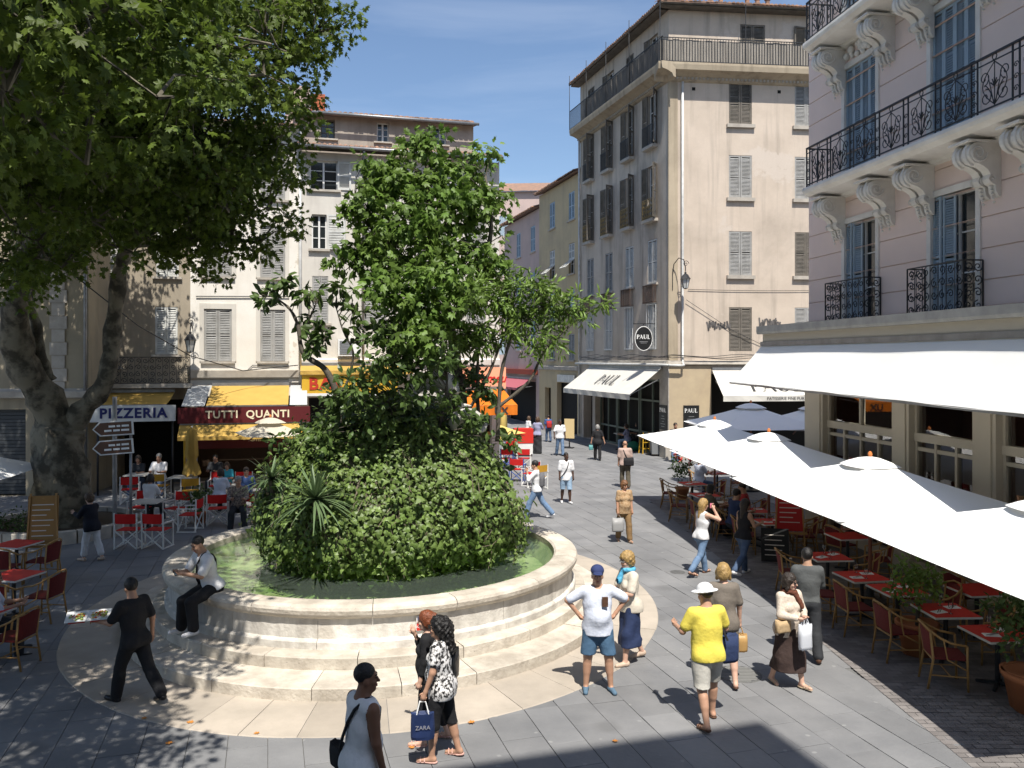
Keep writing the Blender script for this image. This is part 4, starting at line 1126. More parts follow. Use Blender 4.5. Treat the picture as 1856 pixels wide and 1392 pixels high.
# the house the photographer stands in: its shadow reaches the foot of the picture
own = thing('viewpoint_house', 'tall house behind the viewer whose shadow falls on the square', 'building', (0, -1, 0))
H_own = 20.0; yo = 10.5 - H_own / math.tan(SUN_EL) * math.cos(SUN_AZ); xo = 3.16 + H_own / math.tan(SUN_EL) * math.sin(SUN_AZ)
FO = Facade((xo, yo), PI + R(17))     # faces the square
ho = [(x, x + 1.2, z, z + 2.2) for x in np.arange(1.2, 14, 3.0) for z in (3.6, 7.2, 10.8, 14.4)] 
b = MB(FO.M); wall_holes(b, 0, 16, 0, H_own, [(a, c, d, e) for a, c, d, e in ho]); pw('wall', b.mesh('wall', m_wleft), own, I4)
for q in ho[4:]:
    if abs(FO.at((q[0] + q[1]) / 2, 0).translation.x) > 1.4: window(own, FO, *q, 'open', m_wood, m_white, (.1, .08, m_stone), ang=(170, 170))
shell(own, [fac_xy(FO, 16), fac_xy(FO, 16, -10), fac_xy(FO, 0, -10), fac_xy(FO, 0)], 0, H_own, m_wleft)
sheet_roof(own, [fac_xy(FO, 16), fac_xy(FO, 0), fac_xy(FO, 0, -10), fac_xy(FO, 16, -10)][::-1], [H_own] * 4, m_tile)
# ------------------------------------------------------------------ ground
m_base = mat('mortar_bed', (.155, .155, .152), .95, (.12, .12, .118), 2, .6)
m_slab = mat('grey_paving_stone', (.212, .212, .213), .75, (.150, .152, .156), .75, .8, bump=.3, bscale=18, island=.09, spec=.3, det=9, spots=[(.55, .16, (.12, .12, .12), .5), (7, .045, (.06, .06, .06), .7), (2.4, .08, (.30, .30, .29), .5)])
m_paver = mat('small_paver', (.20, .185, .175), .85, (.145, .13, .125), 2.5, .6, bump=.2, bscale=40, island=.2)
m_ring = mat('beige_ring_stone', (.43, .375, .31), .85, (.33, .29, .24), 1.6, .6, bump=.25, bscale=22, island=.12, spots=[(8, .05, (.16, .14, .12), .6), (1.1, .22, (.33, .29, .24), .4)])
b = MB(); b.add([(-400, -400, -.02), (400, -400, -.02), (400, 400, -.02), (-400, 400, -.02)], [(0, 1, 2, 3)])
gr = tag(b.build('ground', m_base), kind='structure')
pv = thing('paving', None, None); tag(pv, kind='structure')
FX, FY = -2.56, 15.8          # fountain centre
vA = np.array([-.283, .959]); vC = np.array([.959, .283])
slabs = []
rr = random.Random(11)
c_ = -26.0
while c_ < 20:
    wrow = rr.choice((.40, .46, .52)); a_ = 2 + rr.random()
    while a_ < 60:
        ln = rr.uniform(.5, 1.05)
        p = vA * (a_ + ln / 2) + vC * (c_ + wrow / 2)
        rad = math.hypot(p[0] - FX, p[1] - FY)
        if rad > 4.7 and p[0] < 5.35 - .04 * (p[1] - 11) + (12 if p[1] > 26.5 else 0) and p[1] > 7.2:
            slabs.append((a_, ln, c_, wrow, p, rr.uniform(-.004, .002), rr.uniform(-.004, .004), rr.uniform(-.004, .004)))
        a_ += ln
    c_ += wrow
def slab_geo(s, local):
    a0, ln, c0, wr_, p, dz, t1, t2 = s
    g = .0035; out_ = []
    for ia, ic in ((0, 0), (1, 0), (1, 1), (0, 1)):
        q = vA * ((ia - .5) * (ln - 2 * g)) + vC * ((ic - .5) * (wr_ - 2 * g))
        z = dz + t1 * (ia - .5) + t2 * (ic - .5)
        out_.append((q[0], q[1], z))
    k = .992
    vs = [(x * k, y * k, z) for x, y, z in out_] + [(x, y, z - .003) for x, y, z in out_] + [(x, y, -.03) for x, y, z in out_]
    if not local: vs = [(x + p[0], y + p[1], z) for x, y, z in vs]
    fs = [(3, 2, 1, 0)] + [(i + j, (i + 1) % 4 + j, (i + 1) % 4 + j + 4, i + j + 4) for j in (0, 4) for i in range(4)]
    return vs, fs
def inview(p):
    x = 928 + FPX * p[0] / p[1]; y = HZ + FPX * EYE / p[1]
    return -20 < x < 1876 and y < 1420
vis = sorted([s for s in slabs if inview(s[4])], key=lambda s: s[4][1] - s[1] * s[3] * 3)
near = set(id(s) for s in vis[:290])
rest = MB()
for s in slabs:
    if id(s) in near:
        b = MB(); b.add(*slab_geo(s, True)); part('paving_stone', b.mesh('paving_stone', m_slab), pv, Matrix.Translation((s[4][0], s[4][1], 0)))
    else: rest.add(*slab_geo(s, False))
tag(part('distant_paving', rest.mesh('distant_paving', m_slab), pv), kind='stuff')
# terrace of small pavers beside the restaurant
tp = MB(); y = 7.0; k = 0
while y < 27:
    x = 5.1 - .04 * (y - 11); first = .11 if k % 2 else .215
    while x < 9.3 - .137 * (y - 14):
        g = .004; z = rr.uniform(.004, .008)
        tp.add([(x + g, y + g, z), (x + first - g, y + g, z), (x + first - g, y + .11 - g, z), (x + g, y + .11 - g, z)], [(0, 1, 2, 3)])
        x += first; first = .215
    y += .11; k += 1
tag(part('terrace_paver', tp.mesh('terrace_paver', m_paver), pv), kind='stuff')

# ------------------------------------------------------------------ fountain
m_fst = mat('pale_limestone', (.57, .52, .44), .85, (.39, .345, .285), 2.6, .9, bump=.7, bscale=16, island=.14, det=10, spots=[(9, .09, (.20, .17, .14), .6), (1.6, .22, (.34, .30, .25), .5), (22, .12, (.25, .22, .18), .5)])
m_fw = mat('weathered_limestone', (.64, .61, .55), .85, (.43, .40, .355), 2.4, .9, bump=.6, bscale=16, island=.14, stretch=(1.6, 1.6, .7), det=10, spots=[(8, .08, (.24, .22, .19), .5), (1.3, .25, (.45, .41, .35), .6), (20, .12, (.30, .27, .23), .45)])
ft = thing('fountain', 'round stepped limestone fountain basin with an ivy-covered mound in the water', 'fountain', (FX, FY, 0))
def arc(r0, r1, z0, z1, a0, a1, n=5, bev=.012, lip=None):
    """arc-shaped stone with eased front edge; r1 outer"""
    b = MB(); prof = [(r0, z0), (r1, z0), (r1, z1 - bev), (r1 - bev, z1), (r0, z1)] if lip is None else lip
    L = len(prof); vs = []; fs = []
    for k in range(n + 1):
        a = a0 + (a1 - a0) * k / n
        for r, z in prof: vs.append((r * math.cos(a), r * math.sin(a), z))
    for k in range(n):
        for i in range(L):
            j = (i + 1) % L; fs.append((k * L + i, k * L + j, (k + 1) * L + j, (k + 1) * L + i))
    fs.append(tuple(range(L - 1, -1, -1))); fs.append(tuple(n * L + i for i in range(L)))
    b.add([v for v in vs], [f[::-1] for f in fs]); return b
def ring_of(name, m, r0, r1, z0, z1, step, gap=.006, lip=None, jit=.25, dz=.004, n=5, scl=None):
    a = rr.random()
    end = a + 2 * PI
    while a < end - .04:
        st = step * rr.uniform(1 - jit, 1 + jit)
        if a + st > end - step * .5: st = end - a
        g = gap / r1
        bb_ = arc(r0, r1 + rr.uniform(-.006, .006), z0, z1 + rr.uniform(-dz, dz), a + g, a + st - g, n, .014, lip)
        part(name, bb_.mesh(name, m), ft, Matrix.Diagonal(Vector((*scl, 1, 1))) if scl else None); a += st
ring_of('ring_paving_stone', m_ring, 4.3, 5.5, -.03, .012, .17, .004, dz=.002, scl=(.955, 1.05))
ring_of('step_stone', m_fst, 4.0, 4.73, -.02, .185, .30, scl=(.925, 1.0))
ring_of('step_stone', m_fst, 3.55, 4.08, .1, .357, .34, scl=(.965, 1.0))
ring_of('basin_wall_stone', m_fw, 3.38, 3.73, .3, .84, .36, .004,
        [(3.38, .3), (3.76, .3), (3.76, .46), (3.745, .48), (3.70, .50), (3.70, .80), (3.38, .80)])
ring_of('coping_stone', m_fst, 3.36, 3.8, .78, 1.0, .40, .005,
        [(3.36, .80), (3.72, .80), (3.77, .83), (3.79, .87), (3.80, .93), (3.78, .97), (3.74, .985), (3.70, 1.0), (3.48, 1.0), (3.40, .99), (3.36, .96)])
m_algae = mat('algae_floor', (.46, .50, .24), .9, (.17, .26, .07), 2.0, 1.1, bump=.5, bscale=6, det=8)
b = MB(); b.lathe([(0, .5), (2.4, .5), (3.2, .55), (3.37, .85)], 48); b.build('basin_floor', m_algae, ft)
m_water = bpy.data.materials.new('water'); m_water.use_nodes = True
t = m_water.node_tree; t.nodes.clear(); o_ = t.nodes.new('ShaderNodeOutputMaterial')
trn = t.nodes.new('ShaderNodeBsdfTransparent'); trn.inputs[0].default_value = (.80, .90, .80, 1)
dif = t.nodes.new('ShaderNodeBsdfDiffuse'); dif.inputs[0].default_value = (.30, .38, .31, 1)
gls = t.nodes.new('ShaderNodeBsdfGlossy'); gls.inputs['Roughness'].default_value = .03
frs = t.nodes.new('ShaderNodeFresnel'); frs.inputs[0].default_value = 1.33
m1 = t.nodes.new('ShaderNodeMixShader'); m1.inputs[0].default_value = .13; m2 = t.nodes.new('ShaderNodeMixShader')
nn = t.nodes.new('ShaderNodeTexNoise'); nn.inputs['Scale'].default_value = 7; nn.inputs['Detail'].default_value = 3
bpn = t.nodes.new('ShaderNodeBump'); bpn.inputs['Strength'].default_value = .12; bpn.inputs['Distance'].default_value = .03
t.links.new(nn.outputs['Fac'], bpn.inputs['Height']); t.links.new(bpn.outputs[0], gls.inputs['Normal']); t.links.new(bpn.outputs[0], frs.inputs['Normal'])
t.links.new(trn.outputs[0], m1.inputs[1]); t.links.new(dif.outputs[0], m1.inputs[2])
t.links.new(frs.outputs[0], m2.inputs[0]); t.links.new(m1.outputs[0], m2.inputs[1]); t.links.new(gls.outputs[0], m2.inputs[2]); t.links.new(m2.outputs[0], o_.inputs[0])
b = MB(); b.lathe([(3.365, .86), (1.2, .86), (0, .86)], 48); b.build('water', m_water, ft)
# mound
m_rock = mat('mossy_rock', (.10, .085, .06), .95, (.035, .045, .02), 1.6, .8, bump=.8, bscale=9)
prof = np.array([(.7, 1.5), (.95, 1.62), (1.12, 2.05), (1.3, 2.42), (1.7, 2.55), (2.1, 2.45), (2.5, 2.25), (2.9, 1.95), (3.25, 1.6), (3.5, 1.15), (3.66, .6), (3.7, 0.02)])
def wob(th, z):
    return .16 * np.sin(3 * th + 1.0 + z) + .12 * np.sin(5 * th + 2 * z) + .07 * np.sin(11 * th - 3 * z) + .05 * np.sin(17 * th + 5 * z)
def mound_pt(th, u):
    tt = u * (len(prof) - 1); i = np.clip(tt.astype(int), 0, len(prof) - 2); f = tt - i
    z = prof[i, 0] * (1 - f) + prof[i + 1, 0] * f; r = prof[i, 1] * (1 - f) + prof[i + 1, 1] * f
    r = .9 * r * (1 + .35 * wob(th, z) * np.clip((3.7 - z), 0, 1))
    return np.stack([r * np.cos(th) * 1.0 + .26, r * np.sin(th) * .90, z], -1)
nth, nu = 72, 26
TH, U = np.meshgrid(np.linspace(0, 2 * PI, nth, endpoint=False), np.linspace(0, 1, nu), indexing='ij')
V = mound_pt(TH.ravel(), U.ravel())
F = [(i * nu + j, ((i + 1) % nth) * nu + j, ((i + 1) % nth) * nu + j + 1, i * nu + j + 1) for i in range(nth) for j in range(nu - 1)]
part('rock_mound', big_mesh('rock_mound', V, F, m_rock, smooth=True), ft)

# ------------------------------------------------------------------ leaves
def leaf_field(pos, fwd, nrm, size, tv, tf):
    """pos, fwd, nrm (N,3), size (N,), template verts/tris -> V,F"""
    f = fwd / np.linalg.norm(fwd, axis=1, keepdims=True)
    x = np.cross(f, nrm); x /= np.linalg.norm(x, axis=1, keepdims=True) + 1e-9
    n = np.cross(x, f)
    tv = np.asarray(tv, np.float32); tf = np.asarray(tf, np.int32)
    V = pos[:, None, :] + size[:, None, None] * (tv[None, :, 0:1] * x[:, None, :] + tv[None, :, 1:2] * f[:, None, :] + tv[None, :, 2:3] * n[:, None, :])
    F = tf[None] + (np.arange(len(pos)) * len(tv))[:, None, None]
    return V.reshape(-1, 3), F.reshape(-1, 3)
def fan(outline, c):
    tv = [c] + outline; n = len(outline)
    return tv, [(0, i + 1, (i + 1) % n + 1) for i in range(n)]
T_PLANE = fan([(0, 0, 0), (.30, .05, -.04), (.20, .25, .02), (.55, .42, -.08), (.24, .52, .02), (.30, .82, -.05), (0.08, .72, .0), (0, 1.05, -.08), (-.08, .72, 0), (-.30, .82, -.05), (-.24, .52, .02), (-.55, .42, -.08), (-.20, .25, .02), (-.30, .05, -.04)], (0, .4, .05))
T_OVAL = fan([(0, 0, 0), (.22, .3, -.03), (.25, .6, -.04), (0, 1, -.12), (-.25, .6, -.04), (-.22, .3, -.03)], (0, .5, .05))
T_FIG = fan([(0, 0, 0), (.36, .15, -.05), (.26, .42, .0), (.38, .72, -.07), (.12, .68, 0), (0, 1.05, -.1), (-.12, .68, 0), (-.38, .72, -.07), (-.26, .42, 0), (-.36, .15, -.05)], (0, .4, .05))
T_LONG = fan([(0, 0, 0), (.11, .3, -.02), (.11, .65, -.05), (0, 1, -.16), (-.11, .65, -.05), (-.11, .3, -.02)], (0, .5, .02))
T_IVY = fan([(0, 0, 0), (.45, .12, -.05), (.25, .45, 0), (0, .9, -.08), (-.25, .45, 0), (-.45, .12, -.05)], (0, .3, .06))
def leaf_mat(name, c1, c2, rough=.45, transl=.3, isl=.28):
    return mat(name, c1, rough, c2, 1.3, .7, spec=.4, island=isl, transl=transl)
m_lplane = leaf_mat('plane_leaf', (.082, .128, .018), (.130, .180, .026), .55, .46, .42)
m_lfig = leaf_mat('fig_leaf', (.100, .180, .030), (.150, .230, .045), .5, .38, .32)
m_lbay = leaf_mat('bay_leaf', (.120, .205, .035), (.165, .250, .050), .42, .35, .3)
m_lloq = leaf_mat('loquat_leaf', (.060, .105, .025), (.090, .140, .035), .42, .3, .35)
m_livy = leaf_mat('ivy_leaf', (.110, .175, .038), (.160, .225, .060), .45, .28, .42)
m_lyuc = leaf_mat('yucca_leaf', (.10, .155, .07), (.13, .19, .09), .4, .15)
m_bark = mat('plane_bark', (.19, .17, .125), .9, (.06, .054, .04), 2.6, 1.6, bump=.7, bscale=9)
m_bark2 = mat('grey_bark', (.13, .115, .09), .9, (.07, .06, .05), 5, .7, bump=.5, bscale=30)
def unit(N):
    v = rng.normal(size=(N, 3)); return v / np.linalg.norm(v, axis=1, keepdims=True)
# ivy on the mound
N = 30000
th = rng.uniform(0, 2 * PI, N); u = rng.beta(1.15, 1.25, N) * .99
keep = (u > .16) | (rng.random(N) < .35)
th, u = th[keep], u[keep]
e = 1e-3
p = mound_pt(th, u); d1 = mound_pt(th + e, u) - p; d2 = mound_pt(th, np.clip(u + e, 0, .9999)) - p
nm = np.cross(d1, d2); nm /= np.linalg.norm(nm, axis=1, keepdims=True) + 1e-12
nm[np.sum(nm[:, :2] * p[:, :2], 1) < 0] *= -1
tuft = .5 + .5 * np.sin(th * 9 + u * 21) * np.sin(th * 5 - u * 13)
pos = p + nm * (rng.gamma(1.6, .05, len(p)) * (.5 + tuft))[:, None]
nr = nm + .55 * unit(len(p)) + np.array([0, -.1, .45]); fw = np.cross(nr, unit(len(p))) + np.array([0, 0, -.5])
Vi, Fi = leaf_field(pos, fw, nr, rng.uniform(.055, .14, len(p)) * np.where(rng.random(len(p)) < .1, 1.4, 1.0), *T_IVY)
# hanging vines round the foot
hp_, hf, hn, hs_ = [], [], [], []
vine = MB()
for k in range(150):
    a = rng.uniform(0, 2 * PI); base = mound_pt(np.array([a]), np.array([.2 + .12 * rng.random()]))[0] * np.array([1.04, 1.04, 1]); L = rng.uniform(.15, .6)
    pts = []
    for q in range(7):
        z = base[2] - L * q / 6
        if z < .88: break
        pts.append((base[0] + .03 * math.sin(q + k), base[1] + .03 * math.cos(2 * q + k), z))
        for _ in range(3):
            hp_.append(np.array(pts[-1]) + rng.normal(size=3) * .035); hf.append(rng.normal(size=3) + np.array([0, 0, -1])); hn.append(np.array([math.cos(a), math.sin(a), .5]) + .5 * rng.normal(size=3)); hs_.append(rng.uniform(.06, .1))
    if len(pts) > 1: vine.tube(pts, .005, 4)
Vh, Fh = leaf_field(np.array(hp_), np.array(hf), np.array(hn), np.array(hs_), *T_IVY)
iv = tag(part('ivy', big_mesh('ivy', np.vstack([Vi, Vh]), np.vstack([Fi, Fh + len(Vi)]), m_livy), ft), kind='stuff')
# bare stems showing between the leaves
for k in range(260):
    a = rng.uniform(0, 2 * PI); q0 = rng.uniform(.25, .9)
    aa = a + np.cumsum(rng.normal(0, .03, 6)); qq = np.clip(q0 + np.cumsum(rng.normal(.0, .035, 6)), .1, .98)
    pp = mound_pt(aa, qq); pp[:, :2] = (pp[:, :2] - [.26, 0]) * 1.05 + [.26, 0]
    vine.tube([tuple(x) for x in pp], .006, 4)
tag(part('ivy_stem', vine.mesh('ivy_stem', mat('ivy_stem', (.20, .165, .12), .9)), ft), kind='stuff')
# carved dolphins: three curved bodies with tails, white stone, half hidden
m_carve = mat('carved_white_stone', (.62, .60, .55), .8, (.40, .39, .36), 3, .7, bump=.5, bscale=16)
for k, (px, py, d, s, flip) in enumerate(((790, 715, 15.2, .75, 1), (845, 772, 15.0, .55, -1), (765, 722, 16.3, .6, -1))):
    c = at(px, py, d); b = MB(); b.smooth = True
    pts = [(flip * (.52 * math.cos(a) - .1) * s, -.1 * math.sin(a) * s, (.42 * math.sin(a)) * s) for a in np.linspace(-.5, PI * .95, 12)]
    b.tube(pts, [s * r for r in (.05, .12, .18, .22, .23, .22, .19, .16, .13, .1, .08, .05)], 10)
    for sg in (-1, 1): b.tube([pts[-1], (pts[-1][0] + flip * .1 * s, pts[-1][1] + sg * .1, pts[-1][2] - .16 * s), (pts[-1][0] + flip * .05, pts[-1][1] + sg * .2, pts[-1][2] - .22 * s)], [.06, .08, .02], 6)
    b.tube([(pts[4][0], pts[4][1], pts[4][2] + .18 * s), (pts[5][0], pts[5][1], pts[5][2] + .34 * s), (pts[7][0], pts[7][1], pts[7][2] + .25 * s)], [.05, .05, .01], 6)
    pw('carved_dolphin', b.mesh('carved_dolphin', m_carve), ft, Matrix.Translation(c))

# ------------------------------------------------------------------ trees
def sub(p, r, n, flat=1.0):
    q = unit(n) * (rng.random(n) ** (1 / 2.2))[:, None] * r
    q[:, 2] *= flat
    return p + q
def foliage(clumps, per, lr, size, tmpl, droop=.3, long=False):
    P_, Fw_, Nr_, S_ = [], [], [], []
    for c in clumps:
        k = max(4, int(per * rng.uniform(.6, 1.3)))
        off = unit(k) * (rng.random(k) ** .5)[:, None] * lr * rng.uniform(.7, 1.25)
        P_.append(c + off * np.array([1, 1, .75]))
        Fw_.append(off / lr + .6 * unit(k) + np.array([0, 0, -droop]))
        Nr_.append(np.array([0, -.3, .9]) + 1.0 * unit(k)); S_.append(rng.uniform(*size, k))
    return leaf_field(np.vstack(P_), np.vstack(Fw_), np.vstack(Nr_), np.concatenate(S_), *tmpl)
def tree(name, label, base, limbs, blobs, per, lr, size, tmpl, lm, bm, dens=9.0, droop=.3, twig=.012, cat='tree', flat=.85):
    """limbs: list of (points, r0, r1); blobs: (centre, radius)"""
    tr = thing(name, label, cat, base)
    iv_ = W[tr.name].inverted()
    nodes = []
    for pts, r0, r1 in limbs:
        pts = [Vector(p) for p in pts]; fine = []
        for i in range(len(pts) - 1):
            p_0 = pts[max(i - 1, 0)]; p1 = pts[i]; p2 = pts[i + 1]; p3 = pts[min(i + 2, len(pts) - 1)]
            for q in range(5):
                tt = q / 5
                fine.append(.5 * ((2 * p1) + (p2 - p_0) * tt + (2 * p_0 - 5 * p1 + 4 * p2 - p3) * tt * tt + (3 * p1 - p_0 - 3 * p2 + p3) * tt ** 3))
        fine.append(pts[-1])
        b = MB(); b.smooth = True
        rad = [(r0 + (r1 - r0) * i / (len(fine) - 1)) * (1 + (.10 if r0 < .7 else .02) * math.sin(i * 1.9 + r0 * 37)) for i in range(len(fine))]
        b.tube(fine, rad, 20 if r0 > .15 else 7)
        if r0 > .15:
            A0 = np.array(b.v); rd = np.repeat(np.array(rad), 20)[:len(A0)]
            nzv = np.sin(A0[:, 0] * 5.1 + 2 * np.sin(A0[:, 2] * 2.2)) * np.sin(A0[:, 1] * 4.3 + A0[:, 2] * 1.7) + .6 * np.sin(A0[:, 0] * 11 + A0[:, 2] * 6) * np.sin(A0[:, 1] * 12 - A0[:, 2] * 5)
            ctr = np.repeat(np.array([tuple(q) for q in fine]), 20, 0)[:len(A0)]
            A0 = ctr + (A0 - ctr) * (1 + .16 * nzv)[:, None]; b.v = [tuple(q) for q in A0]
        pw('trunk' if r0 == limbs[0][1] else 'limb', b.mesh('limb', bm), tr, I4)
        nodes += fine
    nd = np.array([tuple(p) for p in nodes])
    tw = MB(); extra = []
    for c, r in blobs:                       # one bough into every big clump
        if r < .9: continue
        c = np.array(c); q = nd[np.argmin(np.linalg.norm(nd - c, axis=1))]
        if np.linalg.norm(q - c) < .5: continue
        ph = rng.uniform(0, 6); L_ = np.linalg.norm(c - q)
        bp_ = [q + (c - q) * k / 7 + np.array([math.sin(ph + k * 1.1), math.cos(ph + k * .9), .9 * math.sin(PI * k / 7)]) * .07 * L_ * math.sin(PI * k / 7) for k in range(8)]
        tw.tube([tuple(p_) for p_ in bp_], [twig * (4.2 - .4 * k) for k in range(8)], 6, False)
        extra += bp_
        for _ in range(int(4 * r)):
            e_ = c + unit(1)[0] * r * .8; m_ = bp_[rng.integers(4, 8)]
            ep = [m_ + (e_ - m_) * k / 4 + rng.normal(size=3) * .06 for k in range(5)]
            tw.tube([tuple(p_) for p_ in ep], [twig * (2.2 - .3 * k) for k in range(5)], 5, False); extra += ep
    if extra: nd = np.vstack([nd, np.array(extra)])
    cl = []
    for c, r in blobs:
        n = max(3, int(dens * r ** 2.25)); cl.append(sub(np.array(c), r, n, flat))
    cl = np.vstack(cl)
    for c in cl:
        dd = np.linalg.norm(nd - c, axis=1) + .35 * np.maximum(nd[:, 2] - c[2] + .3, 0)
        q = nd[np.argmin(dd)]; m_ = (q + c) / 2 + np.array([0, 0, .12]) + rng.normal(size=3) * .08
        tw.tube([tuple(q), tuple(m_), tuple(c)], [twig * 2.2, twig * 1.4, twig * .5], 4, False)
    tag(pw('twigs', tw.mesh('twigs', bm), tr, I4), kind='stuff')
    Vv, Ff = foliage(cl, per, lr, size, tmpl, droop)
    tag(pw('crown', big_mesh('crown', Vv, Ff, lm), tr, I4), kind='stuff')
    return tr
def A(px, py, d): return tuple(at(px, py, d))
pb = [(A(60, 70, 13.5), 2.6), (A(210, 30, 14), 2.6), (A(380, 40, 15.5), 2.5), (A(510, 30, 16.5), 1.5), (A(575, 20, 17), .9), (A(560, 90, 17), .55),
      (A(190, 220, 15), 2.8), (A(360, 190, 17), 2.3), (A(500, 150, 18), 1.1), (A(545, 190, 18), .5), (A(440, 290, 18), 1.5), (A(520, 285, 18), .75), (A(548, 320, 18), .4),
      (A(300, 350, 18), 1.9), (A(420, 390, 18.5), 1.1), (A(490, 400, 18.5), .75), (A(330, 430, 19), 1.0), (A(500, 455, 18.5), .5), (A(440, 465, 18.5), .5), (A(390, 490, 19), .4), (A(290, 470, 19), .6), (A(265, 440, 19), .6),
      (A(110, 330, 17), 2.0), (A(25, 200, 12), 2.0), (A(0, 400, 15), 1.6), (A(60, 480, 19), 1.2),
      ((-9, 7.5, 9.2), 2.4), ((-6.2, 6.3, 9.6), 1.5), ((-12, 10, 9.5), 3.0), ((-8, 11, 13), 2.8), ((-13, 15.5, 12), 3.4), ((-6.8, 9.5, 11.5), 1.7), ((-12, 7, 8.5), 2.4), ((-14, 20, 11), 2.6), ((-5.4, 13.2, 11.8), 1.1),
      (A(150, 190, 24), 2.6), (A(50, 250, 24), 2.6), (A(270, 250, 25), 2.0), (A(-60, 300, 22), 2.6), (A(120, 80, 22), 3.0), (A(330, 330, 24), 1.4),
      ((-7.6, 5.0, 8.2), 1.7), ((-9.8, 5.6, 8.4), 2.0), ((-8.5, 9.2, 9.4), 2.2), ((-10.8, 12.2, 9.0), 2.4), ((-7.6, 13.5, 10.5), 1.7), ((-12.5, 5, 8.5), 2.2), ((-6.0, 8.0, 9.6), 1.2), ((-10.5, 16, 10), 2.4), ((-6.2, 11.0, 9.9), 1.2),
      ((-4.6, 6.0, 9.0), 1.5), ((-4.3, 8.5, 9.5), 1.5), ((-5.0, 11, 9.2), 1.6), ((-4.7, 13.5, 9.6), 1.3), ((-6.5, 15.5, 9.0), 1.7), ((-5.7, 17.3, 8.4), 1.1), ((-7.2, 7.0, 8.6), 1.6), ((-7.5, 17.5, 8.2), 1.6),
      ((-6.0, 4.6, 8.6), 1.6), ((-8.2, 3.6, 8.4), 1.7), ((-6.4, 9.4, 8.4), 1.5), ((-8.4, 14.5, 8.2), 1.8), ((-9.6, 18.5, 8.6), 1.9), ((-10.2, 8.5, 8.2), 1.9)]
pb += [((-5.1, 6.5, 7.5), 1.6), ((-16.0, 24.9, 10.3), 1.6), ((-12.9, 27.7, 10.3), 1.6), ((-13.6, 26.4, 11.7), 1.6), ((-11.8, 19.7, 9.6), 1.6), ((-10.8, 19.7, 9.6), 1.6), ((-4.1, 8.3, 8.2), 1.6), ((-14.5, 26.6, 11.0), 1.6), ((-16.5, 24.6, 9.6), 1.6), ((-4.2, 5.3, 7.5), 1.0), ((-3.7, 5.6, 7.5), 1.0), ((-10.4, 19.9, 10.3), 1.6), ((-12.1, 18.3, 8.9), 1.6), ((-10.6, 21.1, 11.0), 1.6), ((-7.9, 20.1, 8.9), 1.6), ((-6.0, 10.1, 8.2), 1.6), ((-9.1, 21.9, 9.6), 1.6), ((-7.9, 20.1, 8.9), 1.6), ((-8.7, 22.2, 8.9), 1.6), ((-16.3, 26.5, 9.6), 1.0), ((-5.2, 8.2, 7.5), 1.6)]  # clumps added along the sun's rays to thicken the shade at left
pb += [((x_, y_, 12.6 + .5 * math.sin(x_ * 3 + y_)), 1.9) for x_, y_ in ((-5.5, 6.5), (-8, 6), (-10.5, 6.5), (-13, 8), (-6, 9.5), (-9, 10), (-12, 11.5), (-6.5, 13), (-9.5, 13.5), (-8, 16.5), (-11, 17), (-13.5, 19), (-10, 3.5), (-7, 3.2))]  # mostly unseen upper clumps, added to block sky light on the left side
TB = ground(112, 962)
tree('plane_tree', 'huge plane tree with a thick mottled forked trunk spreading over the left half', TB,
     [([(TB.x, TB.y, -.1), (TB.x, TB.y, .5), A(112, 880, 21.9), A(105, 800, 21.9), A(110, 770, 21.9)], .76, .58),
      ([A(108, 800, 21.9), A(80, 720, 21.6), A(35, 650, 21), A(28, 560, 20.5), A(60, 450, 20), A(80, 330, 19), A(60, 180, 17.5), A(40, 40, 16)], .46, .12),
      ([A(115, 790, 21.9), A(150, 745, 21.9), A(190, 690, 21.7), A(205, 600, 21.5), A(218, 480, 21), A(250, 425, 20.5), A(330, 385, 19.5), A(430, 330, 18.8)], .31, .06),
      ([A(80, 480, 20), A(150, 430, 19.8), A(185, 370, 19.5), A(205, 290, 19), A(200, 180, 18), A(260, 90, 17), A(330, 20, 16)], .28, .06),
      ([A(85, 690, 21.7), A(70, 640, 21.5), A(66, 590, 21.3), A(50, 550, 21)], .22, .08),
      ([A(200, 240, 18.5), A(290, 210, 18), A(400, 170, 17.5), A(500, 120, 17.5), A(570, 60, 17)], .17, .04),
      ([A(60, 200, 17.5), (-10, 12, 10.5), (-9.5, 8.5, 10), (-8.5, 6.8, 9.8)], .2, .06),
      ([A(230, 440, 20.5), A(300, 440, 19.6), A(380, 430, 19), A(470, 440, 18.6)], .12, .03)],
     pb, 58, .50, (.085, .175), T_PLANE, m_lplane, m_bark, 8.6, .45)
MT = (FX, FY, 3.2)
